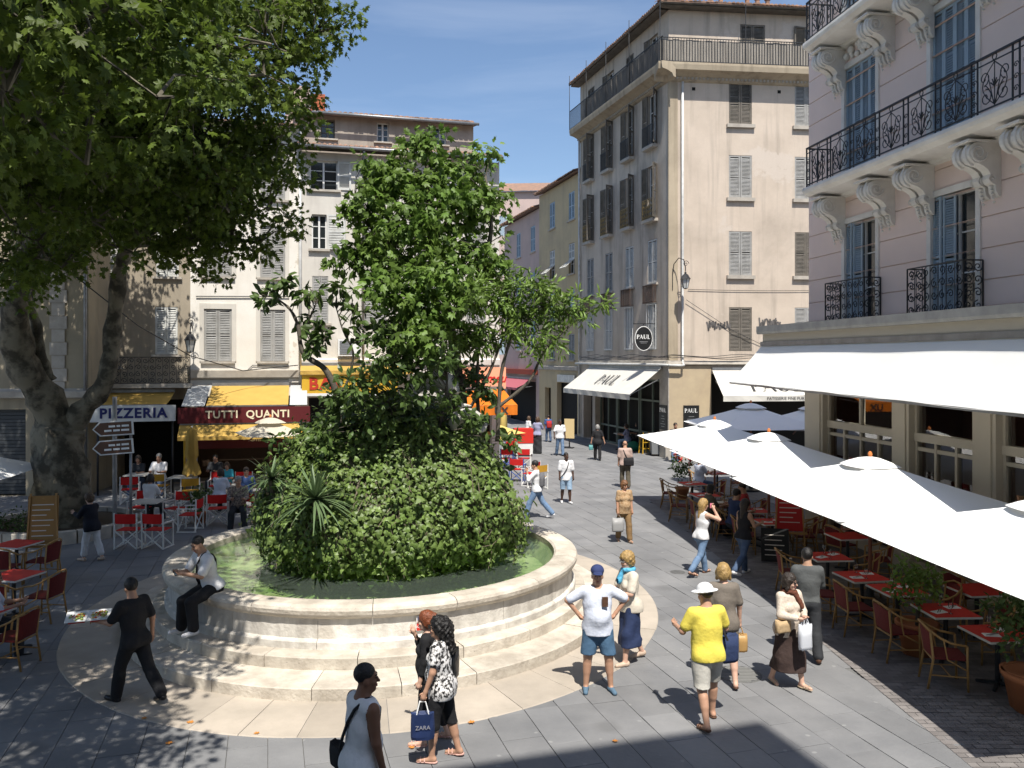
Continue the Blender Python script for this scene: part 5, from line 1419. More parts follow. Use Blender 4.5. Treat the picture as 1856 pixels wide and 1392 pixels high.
tree('fig_tree', 'bushy fig tree growing from the top of the fountain mound', (FX + .9, FY, 3.4),
     [([A(838, 790, 15.8), A(832, 700, 15.8), A(818, 600, 15.8), A(800, 500, 15.8), A(785, 400, 15.8), A(772, 290, 15.8)], .14, .03),
      ([A(815, 600, 15.8), A(860, 520, 15.6), A(890, 420, 15.6), A(880, 320, 15.6)], .08, .02),
      ([A(800, 560, 15.8), A(740, 480, 15.5), A(680, 420, 15.5), A(640, 380, 15.5)], .08, .02),
      ([A(790, 440, 15.8), A(830, 360, 16), A(860, 300, 16.2)], .05, .015)],
     [(A(768, 262, 15.8), .38), (A(800, 330, 15.8), .62), (A(870, 300, 15.9), .38), (A(720, 330, 15.5), .55), (A(860, 380, 15.6), .62), (A(690, 370, 15.4), .5), (A(640, 385, 15.5), .35), (A(770, 420, 15.4), .95), (A(880, 470, 15.6), .55), (A(680, 450, 15.4), .6), (A(640, 470, 15.4), .35), (A(800, 530, 14.3), .7), (A(720, 530, 14.3), .6), (A(760, 600, 13.9), .5), (A(905, 360, 15.8), .3), (A(680, 310, 15.6), .32), (A(740, 260, 15.8), .22)],
     18, .25, (.12, .20), T_FIG, m_lfig, m_bark2, 85, .55, .005)
tree('bay_tree', 'light green bay tree leaning right over the fountain rim', (FX + 1.9, FY, 2.9),
     [([A(902, 800, 15), A(905, 720, 15), A(912, 660, 15), A(935, 600, 15), A(985, 560, 15)], .045, .02),
      ([A(840, 760, 15.2), A(880, 690, 15.2), A(905, 630, 15.2), A(930, 560, 15.2)], .035, .015),
      ([A(900, 740, 15), A(960, 690, 15), A(985, 640, 15), A(1040, 585, 15), A(1095, 550, 15)], .035, .01),
      ([A(870, 790, 15.4), A(865, 700, 15.4), A(868, 620, 15.4)], .04, .02)],
     [(A(930, 505, 15.2), .34), (A(975, 530, 15), .4), (A(955, 580, 15), .45), (A(1010, 575, 15), .38), (A(1055, 570, 15), .26), (A(1092, 548, 15), .16), (A(990, 620, 15), .28), (A(915, 560, 15.2), .4), (A(880, 620, 15.2), .38), (A(960, 640, 15), .22), (A(840, 600, 15), .45), (A(780, 590, 14.8), .4), (A(860, 540, 14.9), .45), (A(1035, 545, 15), .2)],
     24, .2, (.13, .2), T_LONG, m_lbay, m_bark2, 130, .1, .004)
tree('loquat_tree', 'dark leaved loquat with crooked bare branches at the left of the mound', (FX - 1.4, FY - .2, 3.0),
     [([A(625, 790, 14.8), A(612, 720, 14.8), A(590, 670, 14.8), A(550, 640, 14.8), A(540, 590, 14.8), A(525, 560, 14.8), A(500, 540, 14.8)], .075, .015),
      ([A(614, 725, 14.8), A(630, 690, 14.8), A(640, 640, 14.8), A(622, 600, 14.8), A(610, 560, 14.8)], .03, .01),
      ([A(545, 610, 14.8), A(560, 580, 14.8), A(575, 545, 14.8)], .03, .01), ([A(550, 640, 14.8), A(585, 620, 14.7), A(600, 590, 14.7)], .03, .01)],
     [(A(500, 530, 14.8), .16), (A(485, 545, 14.8), .12), (A(512, 505, 14.8), .14), (A(545, 535, 14.8), .2), (A(575, 530, 14.8), .16), (A(560, 585, 14.8), .2), (A(590, 600, 14.7), .2), (A(625, 525, 14.8), .2), (A(640, 560, 14.8), .2), (A(650, 600, 14.8), .2), (A(570, 630, 14.7), .14)],
     10, .17, (.15, .25), T_OVAL, m_lloq, m_bark2, 150, .2, .005)
tree('laurel_shrub', 'dark leafy laurel thicket crowning the fountain mound', (FX, FY - .5, 3.0),
     [([A(720, 800, 15), A(715, 720, 15), A(710, 640, 15)], .04, .02), ([A(790, 800, 15), A(810, 700, 15), A(800, 620, 15)], .04, .02)],
     [(A(700, 640, 13.9), .55), (A(650, 690, 14.0), .42), (A(740, 690, 14.0), .45), (A(680, 740, 14.2), .42), (A(800, 660, 13.9), .35), (A(830, 730, 14.2), .3), (A(610, 760, 14.8), .38), (A(850, 680, 15.6), .4), (A(720, 580, 14.9), .5), (A(880, 700, 15.4), .35), (A(760, 640, 14.9), .45), (A(570, 800, 14.9), .38), (A(870, 760, 14.8), .3), (A(545, 850, 14.9), .3), (A(620, 720, 14.6), .4), (A(905, 800, 15), .28), (A(925, 860, 15.2), .25), (A(600, 800, 14.2), .3), (A(760, 760, 14.3), .3), (A(520, 800, 15.2), .25)],
     16, .22, (.12, .2), T_OVAL, m_lloq, m_bark2, 80, .3, .005, 'shrub')
def yucca(c, r, n, label, tilt=0.0):
    tr = thing('yucca', label, 'plant', c)
    az = rng.uniform(0, 2 * PI, n); el = np.arcsin(rng.uniform(-.35, 1, n))
    d = np.stack([np.cos(az) * np.cos(el), np.sin(az) * np.cos(el) - .15, np.sin(el)], -1)
    L = r * rng.uniform(.75, 1.05, n); ws = .022
    Vv, Ff = [], []
    for i in range(n):
        f = d[i]; x = np.cross(f, [0, 0, 1.0]); x /= np.linalg.norm(x) + 1e-6
        o = len(Vv)
        for q in range(6):
            tq_ = q / 5; wv = ws * (1 - tq_ ** 2.2) + .002
            pnt = f * L[i] * tq_ + np.array([0, 0, -.32 * L[i] * tq_ ** 2.6 * (1 - .6 * abs(f[2]))])
            Vv += [pnt - x * wv, pnt + x * wv]
        for q in range(5): Ff.append((o + 2 * q, o + 2 * q + 1, o + 2 * q + 3, o + 2 * q + 2))
    part('leaves', big_mesh('leaves', np.array(Vv), np.array(Ff), m_lyuc), tr)
    b = MB(); b.tube([(0, .3, -.5), (0, .1, -.2), (0, 0, 0)], .06, 7); b.build('stem', m_bark2, tr)
yucca(A(572, 905, 13.75), .86, 95, 'spiky pale green yucca rosette on the sunny face of the mound')
yucca(A(492, 868, 14.6), .62, 60, 'darker spiky yucca at the shaded left edge of the mound')
# ------------------------------------------------------------------ parasols on the restaurant terrace
m_cane = mat('cane', (.42, .25, .09), .5, (.28, .15, .05), 8, .7, coords='obj')
m_weave = mat('oxblood_weave', (.16, .018, .016), .7, (.10, .012, .012), 60, .8, coords='obj')
m_redcloth = mat('red_table_mat', (.62, .045, .03), .7, (.55, .035, .025), 5, .5)
m_edge = mat('table_edge', (.62, .60, .54), .6)
m_nap = mat('white_napkin', (.80, .80, .78), .9)
m_steel = mat('cutlery_steel', (.55, .55, .55), .25, metal=.9)
m_clear = glass_mat('drinking_glass', (.92, .95, .95), .05)
m_darkwood = mat('dark_wood_pole', (.16, .06, .035), .6)
m_terra = mat('terracotta', (.45, .17, .07), .8, (.36, .13, .055), 4, .6)
m_whwood = mat('white_painted_wood', (.66, .66, .63), .6)
m_redcan = mat('red_canvas', (.60, .02, .018), .8, (.50, .015, .015), 4, .6, transl=.15)
m_yelcan = mat('mustard_canvas', (.52, .28, .03), .8, transl=.15)
m_bluewood = mat('blue_painted_wood', (.04, .09, .30), .6)
def parasol(name, label, c, wx, wy, z_edge, z_top, m, rz, group=None, valance=.0, pole=True, polem=None, vent=True):
    """square canvas parasol: four sagging triangular panels, vent cap with scalloped edge, pole and ribs"""
    p = thing(name, label, 'parasol', c, rz, group)
    hx, hy = wx / 2, wy / 2
    cor = [(-hx, -hy), (hx, -hy), (hx, hy), (-hx, hy)]
    n = 8
    for q in range(4):
        a = Vector((*cor[q], z_edge)); e = Vector((*cor[(q + 1) % 4], z_edge)); tp_ = Vector((0, 0, z_top))
        b = MB(); b.smooth = True; vs = []; idx = {}; fs = []
        for i in range(n + 1):
            for j in range(n - i + 1):
                u, v = i / n, j / n; w_ = 1 - u - v
                pt = tp_ * w_ + a * u + e * v
                edge = u * v * 4
                pt.z -= .05 * edge * (1 - w_); pt.z -= .03 * math.sin(PI * w_)
                pt -= Vector((a.x + e.x, a.y + e.y, 0)).normalized() * .09 * edge
                idx[(i, j)] = len(vs); vs.append(pt)
        for i in range(n):
            for j in range(n - i):
                fs.append((idx[(i, j)], idx[(i + 1, j)], idx[(i, j + 1)]))
                if j < n - i - 1: fs.append((idx[(i + 1, j)], idx[(i + 1, j + 1)], idx[(i, j + 1)]))
        b.add(vs, fs); pn = b.build('canopy_panel', m, p)
    if vent:
        b = MB(); b.smooth = True; k = 32; vs = [(0, 0, z_top + .06)]; fs = []
        for r_, dz in ((.18, .025), (.34, -.04), (.47, -.11)):
            for i in range(k):
                a = 2 * PI * i / k; sq = 1 / max(abs(math.cos(a)), abs(math.sin(a))); sq = 1 + (sq - 1) * .5
                vs.append((r_ * sq * math.cos(a), r_ * sq * math.sin(a), z_top + dz + (.03 * math.cos(a * 12) if r_ > .6 else 0)))
        for i in range(k): fs.append((0, 1 + i, 1 + (i + 1) % k))
        for l_ in range(2):
            for i in range(k): o = 1 + l_ * k; fs.append((o + i, o + i + k, o + (i + 1) % k + k, o + (i + 1) % k))
        b.add(vs, fs); vc = b.build('vent_cap', m, p)
        b = MB(); b.lathe([(0, 0), (.035, .01), (.045, .05), (.03, .09), (0, .11)], 8, (0, 0, z_top + .05)); b.build('finial', mat('copper_finial', (.55, .18, .05), .4), p)
    if pole:
        b = MB(); b.tube([(0, 0, 0), (0, 0, z_top + .1)], .035, 8); b.build('pole', polem or m_darkwood, p)
        b = MB(); b.lathe([(0, 0), (.32, 0), (.32, .06), (.08, .1), (.06, .3), (0, .3)], 16); b.build('base', m_iron, p)
        for q in range(4):
            b = MB(); b.bar((0, 0, z_top - .14), (cor[q][0] * .95, cor[q][1] * .97, z_edge - .12), .03); b.build('rib', polem or m_darkwood, p)
    return p
RZ = R(5)
wp = 'white terrace parasols'
parasol('terrace_parasol', 'white square parasol farthest along the restaurant terrace, over the potted geranium', (6.0, 24.5, 0), 3.6, 4.5, 2.14, 2.74, m_canvas, RZ, wp)
parasol('terrace_parasol', 'white square parasol second farthest on the restaurant terrace, over the red menu easel', (6.3, 20.3, .0), 3.6, 4.9, 2.10, 2.74, m_canvas, RZ, wp)
parasol('terrace_parasol', 'white square parasol with a hanging tie, third along above the row of red tables', (6.75, 15.6, .0), 3.7, 4.9, 2.04, 2.70, m_canvas, RZ, wp)
parasol('terrace_parasol', 'nearest white square parasol cut by the right edge of the picture', (7.2, 11.0, .0), 3.7, 4.8, 2.0, 2.70, m_canvas, RZ, wp)
parasol('side_street_parasol', 'shaded white parasol behind the terrace beside the bakery awning', tuple(ground(1361, 650 + FPX * EYE / 28.8)), 3.6, 3.6, 2.3, 3.0, m_canvas, R(8), wp)
parasol('side_street_parasol', 'white parasol partly hidden behind the pink building corner', tuple(ground(1475, 650 + FPX * EYE / 29.5)), 3.4, 3.4, 2.2, 2.9, m_canvas, R(8), wp)

# ------------------------------------------------------------------ chairs and tables
def cane_chair():
    t_ = thing('cane_armchair', 'x', 'chair')
    b = MB(); b.box(-.23, .23, -.21, .23, .425, .45); b.build('seat', m_weave, t_)
    b = MB(); n = 8; vs = []; fs = []
    for i in range(n + 1):
        a = -PI * .36 + PI * .72 * i / n
        x = .25 * math.sin(a); y = -.19 - .07 * math.cos(a)
        for z in (.46, .66, .84 - .05 * abs(i - n / 2) / (n / 2)): vs.append((x, y - (z - .46) * .16, z))
    for i in range(n):
        for j in range(2): k = i * 3 + j; fs.append((k, k + 3, k + 4, k + 1))
    b.add(vs, fs); b.build('backrest', m_weave, t_)
    b = MB(); b.smooth = True
    hoop = [(-.27, .2, .64), (-.28, .0, .67), (-.275, -.14, .73), (-.22, -.27, .82), (-.1, -.325, .87), (.1, -.325, .87), (.22, -.27, .82), (.275, -.14, .73), (.28, 0, .67), (.27, .2, .64)]
    b.tube(hoop, .017, 6); b.build('arm_hoop', m_cane, t_)
    for sx in (-1, 1):
        b = MB(); b.smooth = True; b.tube([(sx * .25, .22, 0), (sx * .245, .21, .44), (sx * .27, .2, .64)], .017, 6); b.build('leg', m_cane, t_)
        b = MB(); b.smooth = True; b.tube([(sx * .22, -.29, 0), (sx * .225, -.22, .42), (sx * .235, -.26, .80)], .017, 6); b.build('leg', m_cane, t_)
        b = MB(); b.tube([(sx * .25, .2, .3), (sx * .27, -.05, .44), (sx * .275, -.1, .7)], .011, 5); b.build('brace', m_cane, t_)
    b = MB(); b.tube([(-.245, .21, .41), (.245, .21, .41)], .014, 5); b.tube([(-.24, .2, .2), (-.22, -.26, .2)], .011, 5); b.tube([(.24, .2, .2), (.22, -.26, .2)], .011, 5); b.tube([(-.23, 0, .2), (.23, 0, .2)], .011, 5)
    b.tube([(-.22, -.22, .41), (.22, -.22, .41)], .014, 5)
    b.build('stretcher', m_cane, t_)
    return t_
def director_chair(cm_, wm):
    t_ = thing('director_chair', 'x', 'chair')
    b = MB(); b.box(-.25, .25, -.2, .22, .44, .455); b.build('seat', cm_, t_)
    b = MB(); vs = []; fs = []
    for i in range(7):
        x = -.26 + .52 * i / 6; y = -.24 - .035 * math.sin(PI * i / 6)
        vs += [(x, y, .62), (x, y - .02, .86)]
    for i in range(6): fs.append((2 * i, 2 * i + 2, 2 * i + 3, 2 * i + 1))
    b.add(vs, fs); b.build('backrest', cm_, t_)
    for sx in (-1, 1):
        b = MB(); b.bar((sx * .27, -.235, .03), (sx * .27, -.255, .88), .03); b.build('back_post', wm, t_)
        b = MB(); b.bar((sx * .27, .22, .03), (sx * .27, .22, .62), .03); b.build('front_post', wm, t_)
        b = MB(); b.bar((sx * .27, -.28, .63), (sx * .27, .26, .63), .05, .022); b.build('armrest', wm, t_)
        b = MB(); b.bar((sx * .27, -.26, .02), (sx * .27, .26, .02), .03); b.build('foot_rail', wm, t_)
    for y in (-.235, .22):
        for sx in (-1, 1):
            b = MB(); b.bar((-sx * .25, y + sx * .014, .03), (sx * .25, y + sx * .014, .44), .026); b.build('cross_leg', wm, t_)
    return t_
def square_table(edge=m_edge, topm=m_redcloth, s=.36):
    t_ = thing('cafe_table', 'x', 'table')
    b = MB(); b.box(-s, s, -s, s, .72, .748); b.build('tabletop', edge, t_)
    b = MB(); b.box(-s + .012, s - .012, -s + .012, s - .012, .749, .754); b.build('table_mat', topm, t_)
    b = MB(); b.tube([(0, 0, .04), (0, 0, .72)], .035, 8); b.build('pedestal', m_iron, t_)
    b = MB()
    for k in range(4): a = PI / 4 + k * PI / 2; b.bar((0, 0, .06), (.27 * math.cos(a), .27 * math.sin(a), .02), .04)
    b.build('foot', m_iron, t_)
    return t_
def napkin():
    t_ = thing('napkin', 'x', 'napkin')
    b = MB(); b.add([(-.11, -.07, 0), (.11, -.07, 0), (.11, .07, 0), (-.11, .07, 0), (-.10, -.06, .012), (.10, -.065, .009), (.105, .06, .012), (-.1, .06, .008)],
                    [(4, 5, 6, 7), (0, 1, 5, 4), (1, 2, 6, 5), (2, 3, 7, 6), (3, 0, 4, 7)]); b.build('folded_cloth', m_nap, t_)
    for nm_, x in (('knife', -.015), ('fork', .03)):
        b = MB(); b.bar((x - .07, -.05, .016), (x + .07, .05, .016), .012, .003); b.bar((x + .05, .036, .016), (x + .09, .064, .016), .02, .003); b.build(nm_, m_steel, t_)
    return t_
def goblet():
    t_ = thing('wine_glass', 'x', 'glass')
    b = MB(); b.smooth = True; b.lathe([(.0, .002), (.032, .003), (.005, .012), (.005, .07), (.03, .09), (.038, .12), (.034, .165)], 10); b.build('bowl', m_clear, t_)
    return t_
CH, DC, DCY, DCB = cane_chair(), director_chair(m_redcan, m_whwood), director_chair(m_yelcan, m_whwood), director_chair(m_redcan, m_bluewood)
TBL, NAP, GOB = square_table(), napkin(), goblet()
TBW = square_table(topm=mat('marble_top', (.55, .53, .48), .4, (.45, .43, .39), 3, .6))
used = set()
def put(proto, x, y, rz, label, group, z=0.0):
    m4 = Matrix.Translation((x, y, z)) @ Matrix.Rotation(rz, 4, 'Z')
    if proto.name not in used:
        used.add(proto.name); base = W[proto.name].inverted()
        for o in [proto] + list(proto.children):
            W[o.name] = m4 @ base @ W[o.name]; o.matrix_basis = W[o.name]
            if o.parent: o.matrix_parent_inverse = m4.inverted()
        proto['label'] = label; proto['group'] = group; return proto
    return clone(proto, m4, label, group)
def face(dx, dy): return math.atan2(-dx, dy)         # chair front (+y) towards (dx,dy)
ordn = ['nearest', 'second', 'third', 'fourth', 'fifth', 'sixth', 'seventh', 'eighth', 'ninth', 'tenth', 'eleventh']
near_t = [(1808, 1147), (1714, 1106), (1627, 1068), (1562, 1044), (1500, 1008)]
ta = R(8)
k = 0
gA, gB = 'cane armchairs on the restaurant terrace', 'red tables on the restaurant terrace'
def set_table(px, py, name, chairs=((-1, 0), (1, 0)), proto=None, rot=None):
    d = (EYE - .75) * FPX / (py - HZ); x = (px - 928) / FPX * d
    r_ = ta + R(random.uniform(-6, 6)) if rot is None else rot
    put(proto or TBL, x, d, r_, 'red-topped cafe table, %s on the terrace' % name, gB)
    for q, (nx, ny) in enumerate(((-.16, -.1), (.17, .12))):
        sd_ = 'near' if q == 0 else 'far'
        c, s_ = math.cos(r_), math.sin(r_)
        put(NAP, x + c * nx - s_ * ny, d + s_ * nx + c * ny, r_ + R(random.uniform(-40, 40)), 'white folded napkin at the %s place of the %s red terrace table' % (sd_, name.split(' red')[0]), 'napkins on the terrace tables', .7555)
        put(GOB, x + c * nx * .2 - s_ * (ny * 1.9), d + s_ * nx * .2 + c * (ny * 1.9), 0, 'clear wine glass at the %s place of the %s red terrace table' % (sd_, name.split(' red')[0]), 'glasses on the terrace tables', .7555)
    for q, (cx, cy) in enumerate(chairs):
        L = math.hypot(cx, cy); ox = cx / L * .68 + random.uniform(-.05, .05); oy = cy / L * .68 - .06 * cx + random.uniform(-.05, .05)
        put(CH, x + ox, d + oy, face(-ox, -oy) + R(random.uniform(-10, 10)), 'oxblood cane armchair on the %s side of the %s terrace table' % ('street' if cx < 0 else 'restaurant', name.split(' red')[0]), gA)
for i, (px, py) in enumerate(near_t): set_table(px, py, ordn[i] + ' from the viewer')
for i, (px, py) in enumerate([(1400, 945), (1365, 925), (1320, 912), (1278, 897), (1255, 876), (1300, 857)]):
    set_table(px, py, ordn[5 + i] + ' from the viewer', proto=TBW if i == 2 else None)
for i, (x, y) in enumerate([(8.0, 14.6), (8.05, 12.9), (8.15, 11.4), (7.6, 17.2), (7.4, 18.6), (7.3, 20.0)]):
    put(CH, x, y, face(-1 if i % 2 else 1, .3) + R(random.uniform(-20, 20)), 'cane armchair in the shade of the inner terrace row, %s from the viewer' % ordn[i] if i else 'cane armchair in the shade of the inner terrace row, closest to the viewer', gA)
for i, (x, y) in enumerate([(7.75, 13.8), (8.2, 10.6), (7.3, 18.0)]):
    put(TBL, x, y, ta, 'red-topped table in the shaded inner row, %s from the viewer' % ordn[i] if i else 'red-topped table in the shaded inner row, closest to the viewer', gB)
# left foreground terrace
for i, (px, py) in enumerate([(25, 1042), (-40, 1110), (30, 985)]):
    d = (EYE - .75) * FPX / (py - HZ); x = (px - 928) / FPX * d
    put(TBL, x, d, R(-12), ['red-topped table under the plane tree at the left edge', 'red-topped table cut off at the lower left edge', 'red-topped table behind the left easel'][i], 'red tables at the left edge')
    put(CH, x + .62, d - .15, face(-1, .1), ['cane armchair beside the leftmost red table', 'cane armchair at the cut-off lower left table', 'cane armchair by the table behind the left easel'][i], 'cane armchairs at the left edge')
    put(CH, x + .15, d - .68, face(-.1, 1), ['cane armchair with its back to the viewer at the left edge', 'cane armchair in the lower left corner', 'cane armchair in front of the left easel table'][i], 'cane armchairs at the left edge')
d0 = ground(-45, 935)
parasol('cream_parasol', 'pale parasol corner poking in at the left edge', (-13.75, 20.5, 0), 3.0, 3.0, 1.75, 2.4, m_canvas, R(10))
# director's chairs of the pizzeria and the cafe
gD = 'red director chairs outside the pizzeria'
dc = [(236, 992, 0, 'red director chair with white cross legs, left of the front pair'), (286, 992, -6, 'red director chair with white cross legs, right of the front pair'),
      (255, 948, 175, 'red director chair across the table from the front pair'), (320, 950, 160, 'red director chair facing the viewer near the post'), (345, 962, 90, 'red director chair at the end of the front table'),
      (236, 912, 20, 'red director chair in the back row beside the sign post'), (395, 950, 15, 'red director chair beside the man in the checked shirt'), (468, 948, -40, 'sunlit red director chair against the fountain ivy'), (395, 905, 190, 'red director chair deep under the yellow awning'), (440, 905, 190, 'red director chair under the cream parasol')]
for px, py, rz, lab in dc:
    g = ground(px, py); put(DC, g.x, g.y, R(rz), lab, gD)
for px, py, rz, lab in [(290, 905, 0, 'mustard director chair facing the pizzeria'), (345, 915, 20, 'mustard director chair by the closed yellow parasol'), (494, 895, 30, 'mustard director chair behind the shaded yucca')]:
    g = ground(px, py); put(DCY, g.x, g.y, R(rz), lab, 'mustard director chairs')
for i, (px, py) in enumerate([(268, 958), (330, 905), (420, 925), (250, 900)]):
    g = ground(px, py); put(TBW, g.x, g.y, R(4), ['pale cafe table between the red director chairs', 'pale cafe table by the mustard chair', 'pale cafe table under the yellow awning', 'pale cafe table at the pizzeria door'][i], 'pale cafe tables')
gR = 'red chairs by the orange awning'
rc = [(925, 832, 10, 'red director chair with blue legs at the front of the street cluster'), (950, 850, -5, 'red director chair with white arms in the sunny street cluster'), (938, 872, -10, 'red director chair with blue legs nearest in the street cluster'), (962, 880, 60, 'red director chair turned sideways beside the ivy'), (915, 850, 20, 'red director chair half hidden by the ivy')]
for i, (px, py, rz, lab) in enumerate(rc):
    g = ground(px, py); put(DCB if i % 2 == 0 else DC, g.x, g.y, R(rz), lab, gR)
g = ground(974, 886); put(DCY, g.x, g.y, R(30), 'mustard director chair in the sunny street cluster', 'mustard director chairs')
# red and white ice-cream cabinet in front of the orange awning
g = ground(948, 826); cab = thing('ice_cabinet', 'red and white cabinet standing in the street before the orange awning', 'cabinet', g, R(8))
b = MB(); b.box(-.42, .42, -.3, .3, .1, .62); b.build('white_base', m_white, cab); b = MB(); b.box(-.44, .44, -.32, .32, .62, 1.3); b.build('red_top', m_redp, cab)
b = MB(); b.box(-.4, .4, -.28, .28, 0, .1); b.build('plinth', m_iron, cab)
# yellow parasols
def closed_parasol(c, h, m, label):
    p = thing('closed_parasol', label, 'parasol', c)
    b = MB(); b.smooth = True; n = 14; vs = []; fs = []
    prof_ = [(.04, h), (.12, h - .1), (.15, h - .5), (.17, h - .9), (.11, h - 1.05), (.2, h - 1.35), (.24, h - 1.55)]
    for r_, z in prof_:
        for k in range(n): a = 2 * PI * k / n; rr_ = r_ * (1 + .28 * math.cos(a * 7)); vs.append((rr_ * math.cos(a), rr_ * math.sin(a), z + .06 * math.cos(a * 5) * (z < h - 1.2)))
    for l_ in range(len(prof_) - 1):
        for k in range(n): fs.append((l_ * n + k, (l_ + 1) * n + k, (l_ + 1) * n + (k + 1) % n, l_ * n + (k + 1) % n))
    b.add(vs, fs); b.build('furled_canvas', m, p)
    b = MB(); b.tube([(0, 0, 0), (0, 0, h + .05)], .022, 7); b.build('pole', m_whwood, p)
    b = MB(); b.lathe([(0, 0), (.25, 0), (.24, .08), (.05, .1), (0, .1)], 12); b.build('base', m_stone, p)
closed_parasol(ground(348, 905), 2.35, m_yelc, 'furled yellow parasol standing before the ice cream cafe')
closed_parasol(ground(911, 838), 2.5, mat('pale_yellow_canvas', (.72, .55, .18), .85, transl=.25), 'furled pale yellow parasol under the orange awning')
g = ground(490, 905); parasol('cream_parasol', 'small cream parasol open under the maroon sign', (g.x, g.y, 0), 1.9, 1.9, 2.15, 2.62, m_cream, R(30))
g = ground(900, 850); parasol('yellow_parasol', 'low yellow parasol edge beside the ivy in the street', (g.x, g.y, 0), 1.9, 1.9, 1.55, 1.9, mat('pale_yellow_canvas', (.72, .55, .18), .85), R(20), vent=False)

# ------------------------------------------------------------------ boards, lamps, plants, signs
def easel(c, rz, bm, label, h=1.75, wd=.62, lines=True, small=None):
    e = thing('menu_easel', label, 'easel', c, rz)
    m_ez = mat('easel_wood', (.36, .20, .07), .6)
    for sx in (-1, 1):
        b = MB(); b.bar((sx * wd * .55, 0, 0), (sx * wd * .42, .12, h), .05, .03); b.build('leg', m_ez, e)
    b = MB(); b.bar((0, .6, 0), (0, .12, h - .1), .04, .03); b.build('back_leg', m_ez, e)
    T_ = Matrix.Translation((0, .03, 0)) @ Matrix.Rotation(R(-4), 4, 'X')
    b = MB(); b.box(-wd / 2, wd / 2, -.03, 0, .62, h - .05, T_); b.build('board', bm, e)
    b = MB(); b.box(-wd * .62, wd * .62, -.06, .0, .55, .6, T_); b.build('ledge', m_ez, e)
    for q in range(8):
        b = MB(); z = h - .25 - q * .11
        if z > .7: b.box(-wd * .36, wd * (.36 - .12 * (q % 3)), -.034, -.031, z, z + .02, T_); b.build('chalk_line', mat('chalk', (.6, .55, .5), .9), e)
    return e
easel(ground(1432, 1012), R(-10), mat('red_menu_board', (.45, .02, .02), .5), 'wooden easel holding a red menu board at the terrace edge', 1.72, .62)
cb = thing('chalkboard', 'black chalkboard leaning below the red menu easel', 'sign', ground(1405, 1022), R(-14))
b = MB(); b.box(-.3, .3, -.03, 0, .04, .78, Matrix.Rotation(R(-12), 4, 'X')); b.build('board', m_black, cb)
for q in range(5):
    b = MB(); b.box(-.22, .2 - .05 * (q % 2), -.034, -.031, .18 + q * .11, .20 + q * .11, Matrix.Rotation(R(-12), 4, 'X')); b.build('chalk_line', mat('chalk', (.6, .55, .5), .9), cb)
easel(ground(75, 1040), R(10), mat('ochre_menu_board', (.30, .16, .05), .6), 'dark wooden easel with an ochre menu board by the plane tree', 1.7, .6)
b_ = thing('street_menu', 'yellowed menu stand outside the shop in the narrow street', 'sign', ground(1032, 812), R(-20))
b = MB(); b.box(-.26, .26, -.02, .02, .5, 1.5); b.build('board', mat('yellowed_board', (.62, .48, .25), .7), b_); b = MB(); b.box(-.03, .03, -.02, .02, 0, .5); b.build('post', m_iron, b_); b = MB(); b.box(-.22, .22, -.18, .18, 0, .04); b.build('foot', m_iron, b_)
def lantern(name, label, c, rz, bracket):
    L = thing(name, label, 'street lamp', c, rz)
    b = MB()
    for k in range(6):
        a = PI / 6 + k * PI / 3; a2 = a + PI / 3
        b.bar((.11 * math.cos(a), .11 * math.sin(a), -.55), (.2 * math.cos(a), .2 * math.sin(a), -.12), .018)
    b.build('cage', m_iron, L)
    b = MB(); b.lathe([(.105, -.55), (.19, -.12)], 6, a0=PI / 6, a1=2 * PI + PI / 6); b.build('glass', mat('lantern_glass', (.55, .56, .54), .15, spec=.6), L)
    b = MB(); b.lathe([(.25, -.14), (.2, -.08), (.12, .06), (.05, .1), (.05, .16), (0, .2)], 6, a0=PI / 6, a1=2 * PI + PI / 6); b.lathe([(0, -.6), (.06, -.58), (.12, -.55)], 6); b.build('hood', m_iron, L)
    b = MB()
    b.tube([(0, 0, .2)] + [tuple(q) for q in bracket], .022, 6); b.build('bracket', m_iron, L)
    b = MB(); b.tube([(q[0] * .9 + .02, q[2] * 0, .55 + q[2]) for q in scroll((.0, .0), .16, 1.4, 0, 14)], .014, 5); b.build('scroll', m_iron, L)
pl_ = FR.M @ Vector((.55, -.75, 0)); lz = FR.uv(1237, 515)[1]
lantern('wall_lantern', 'iron lantern on a scrolled bracket at the corner of the beige building', (pl_.x, pl_.y, lz + .3), R(6), [(0, 0, .4), (-.05, .1, .75), (-.2, .35, .85), (-.35, .6, .6), (-.38, .72, .1), (-.38, .72, -.6)])
pl_ = FW.M @ Vector((FW.s_of(345, .7), -.7, 0)); lz = FW.uv(345, 625, .7)[1]
lantern('wall_lantern', 'white-topped iron lantern on the wall between the pizzeria and the white house', (pl_.x, pl_.y, lz + .3), uA, [(0, 0, .3), (0, .2, .5), (.0, .68, .3)])
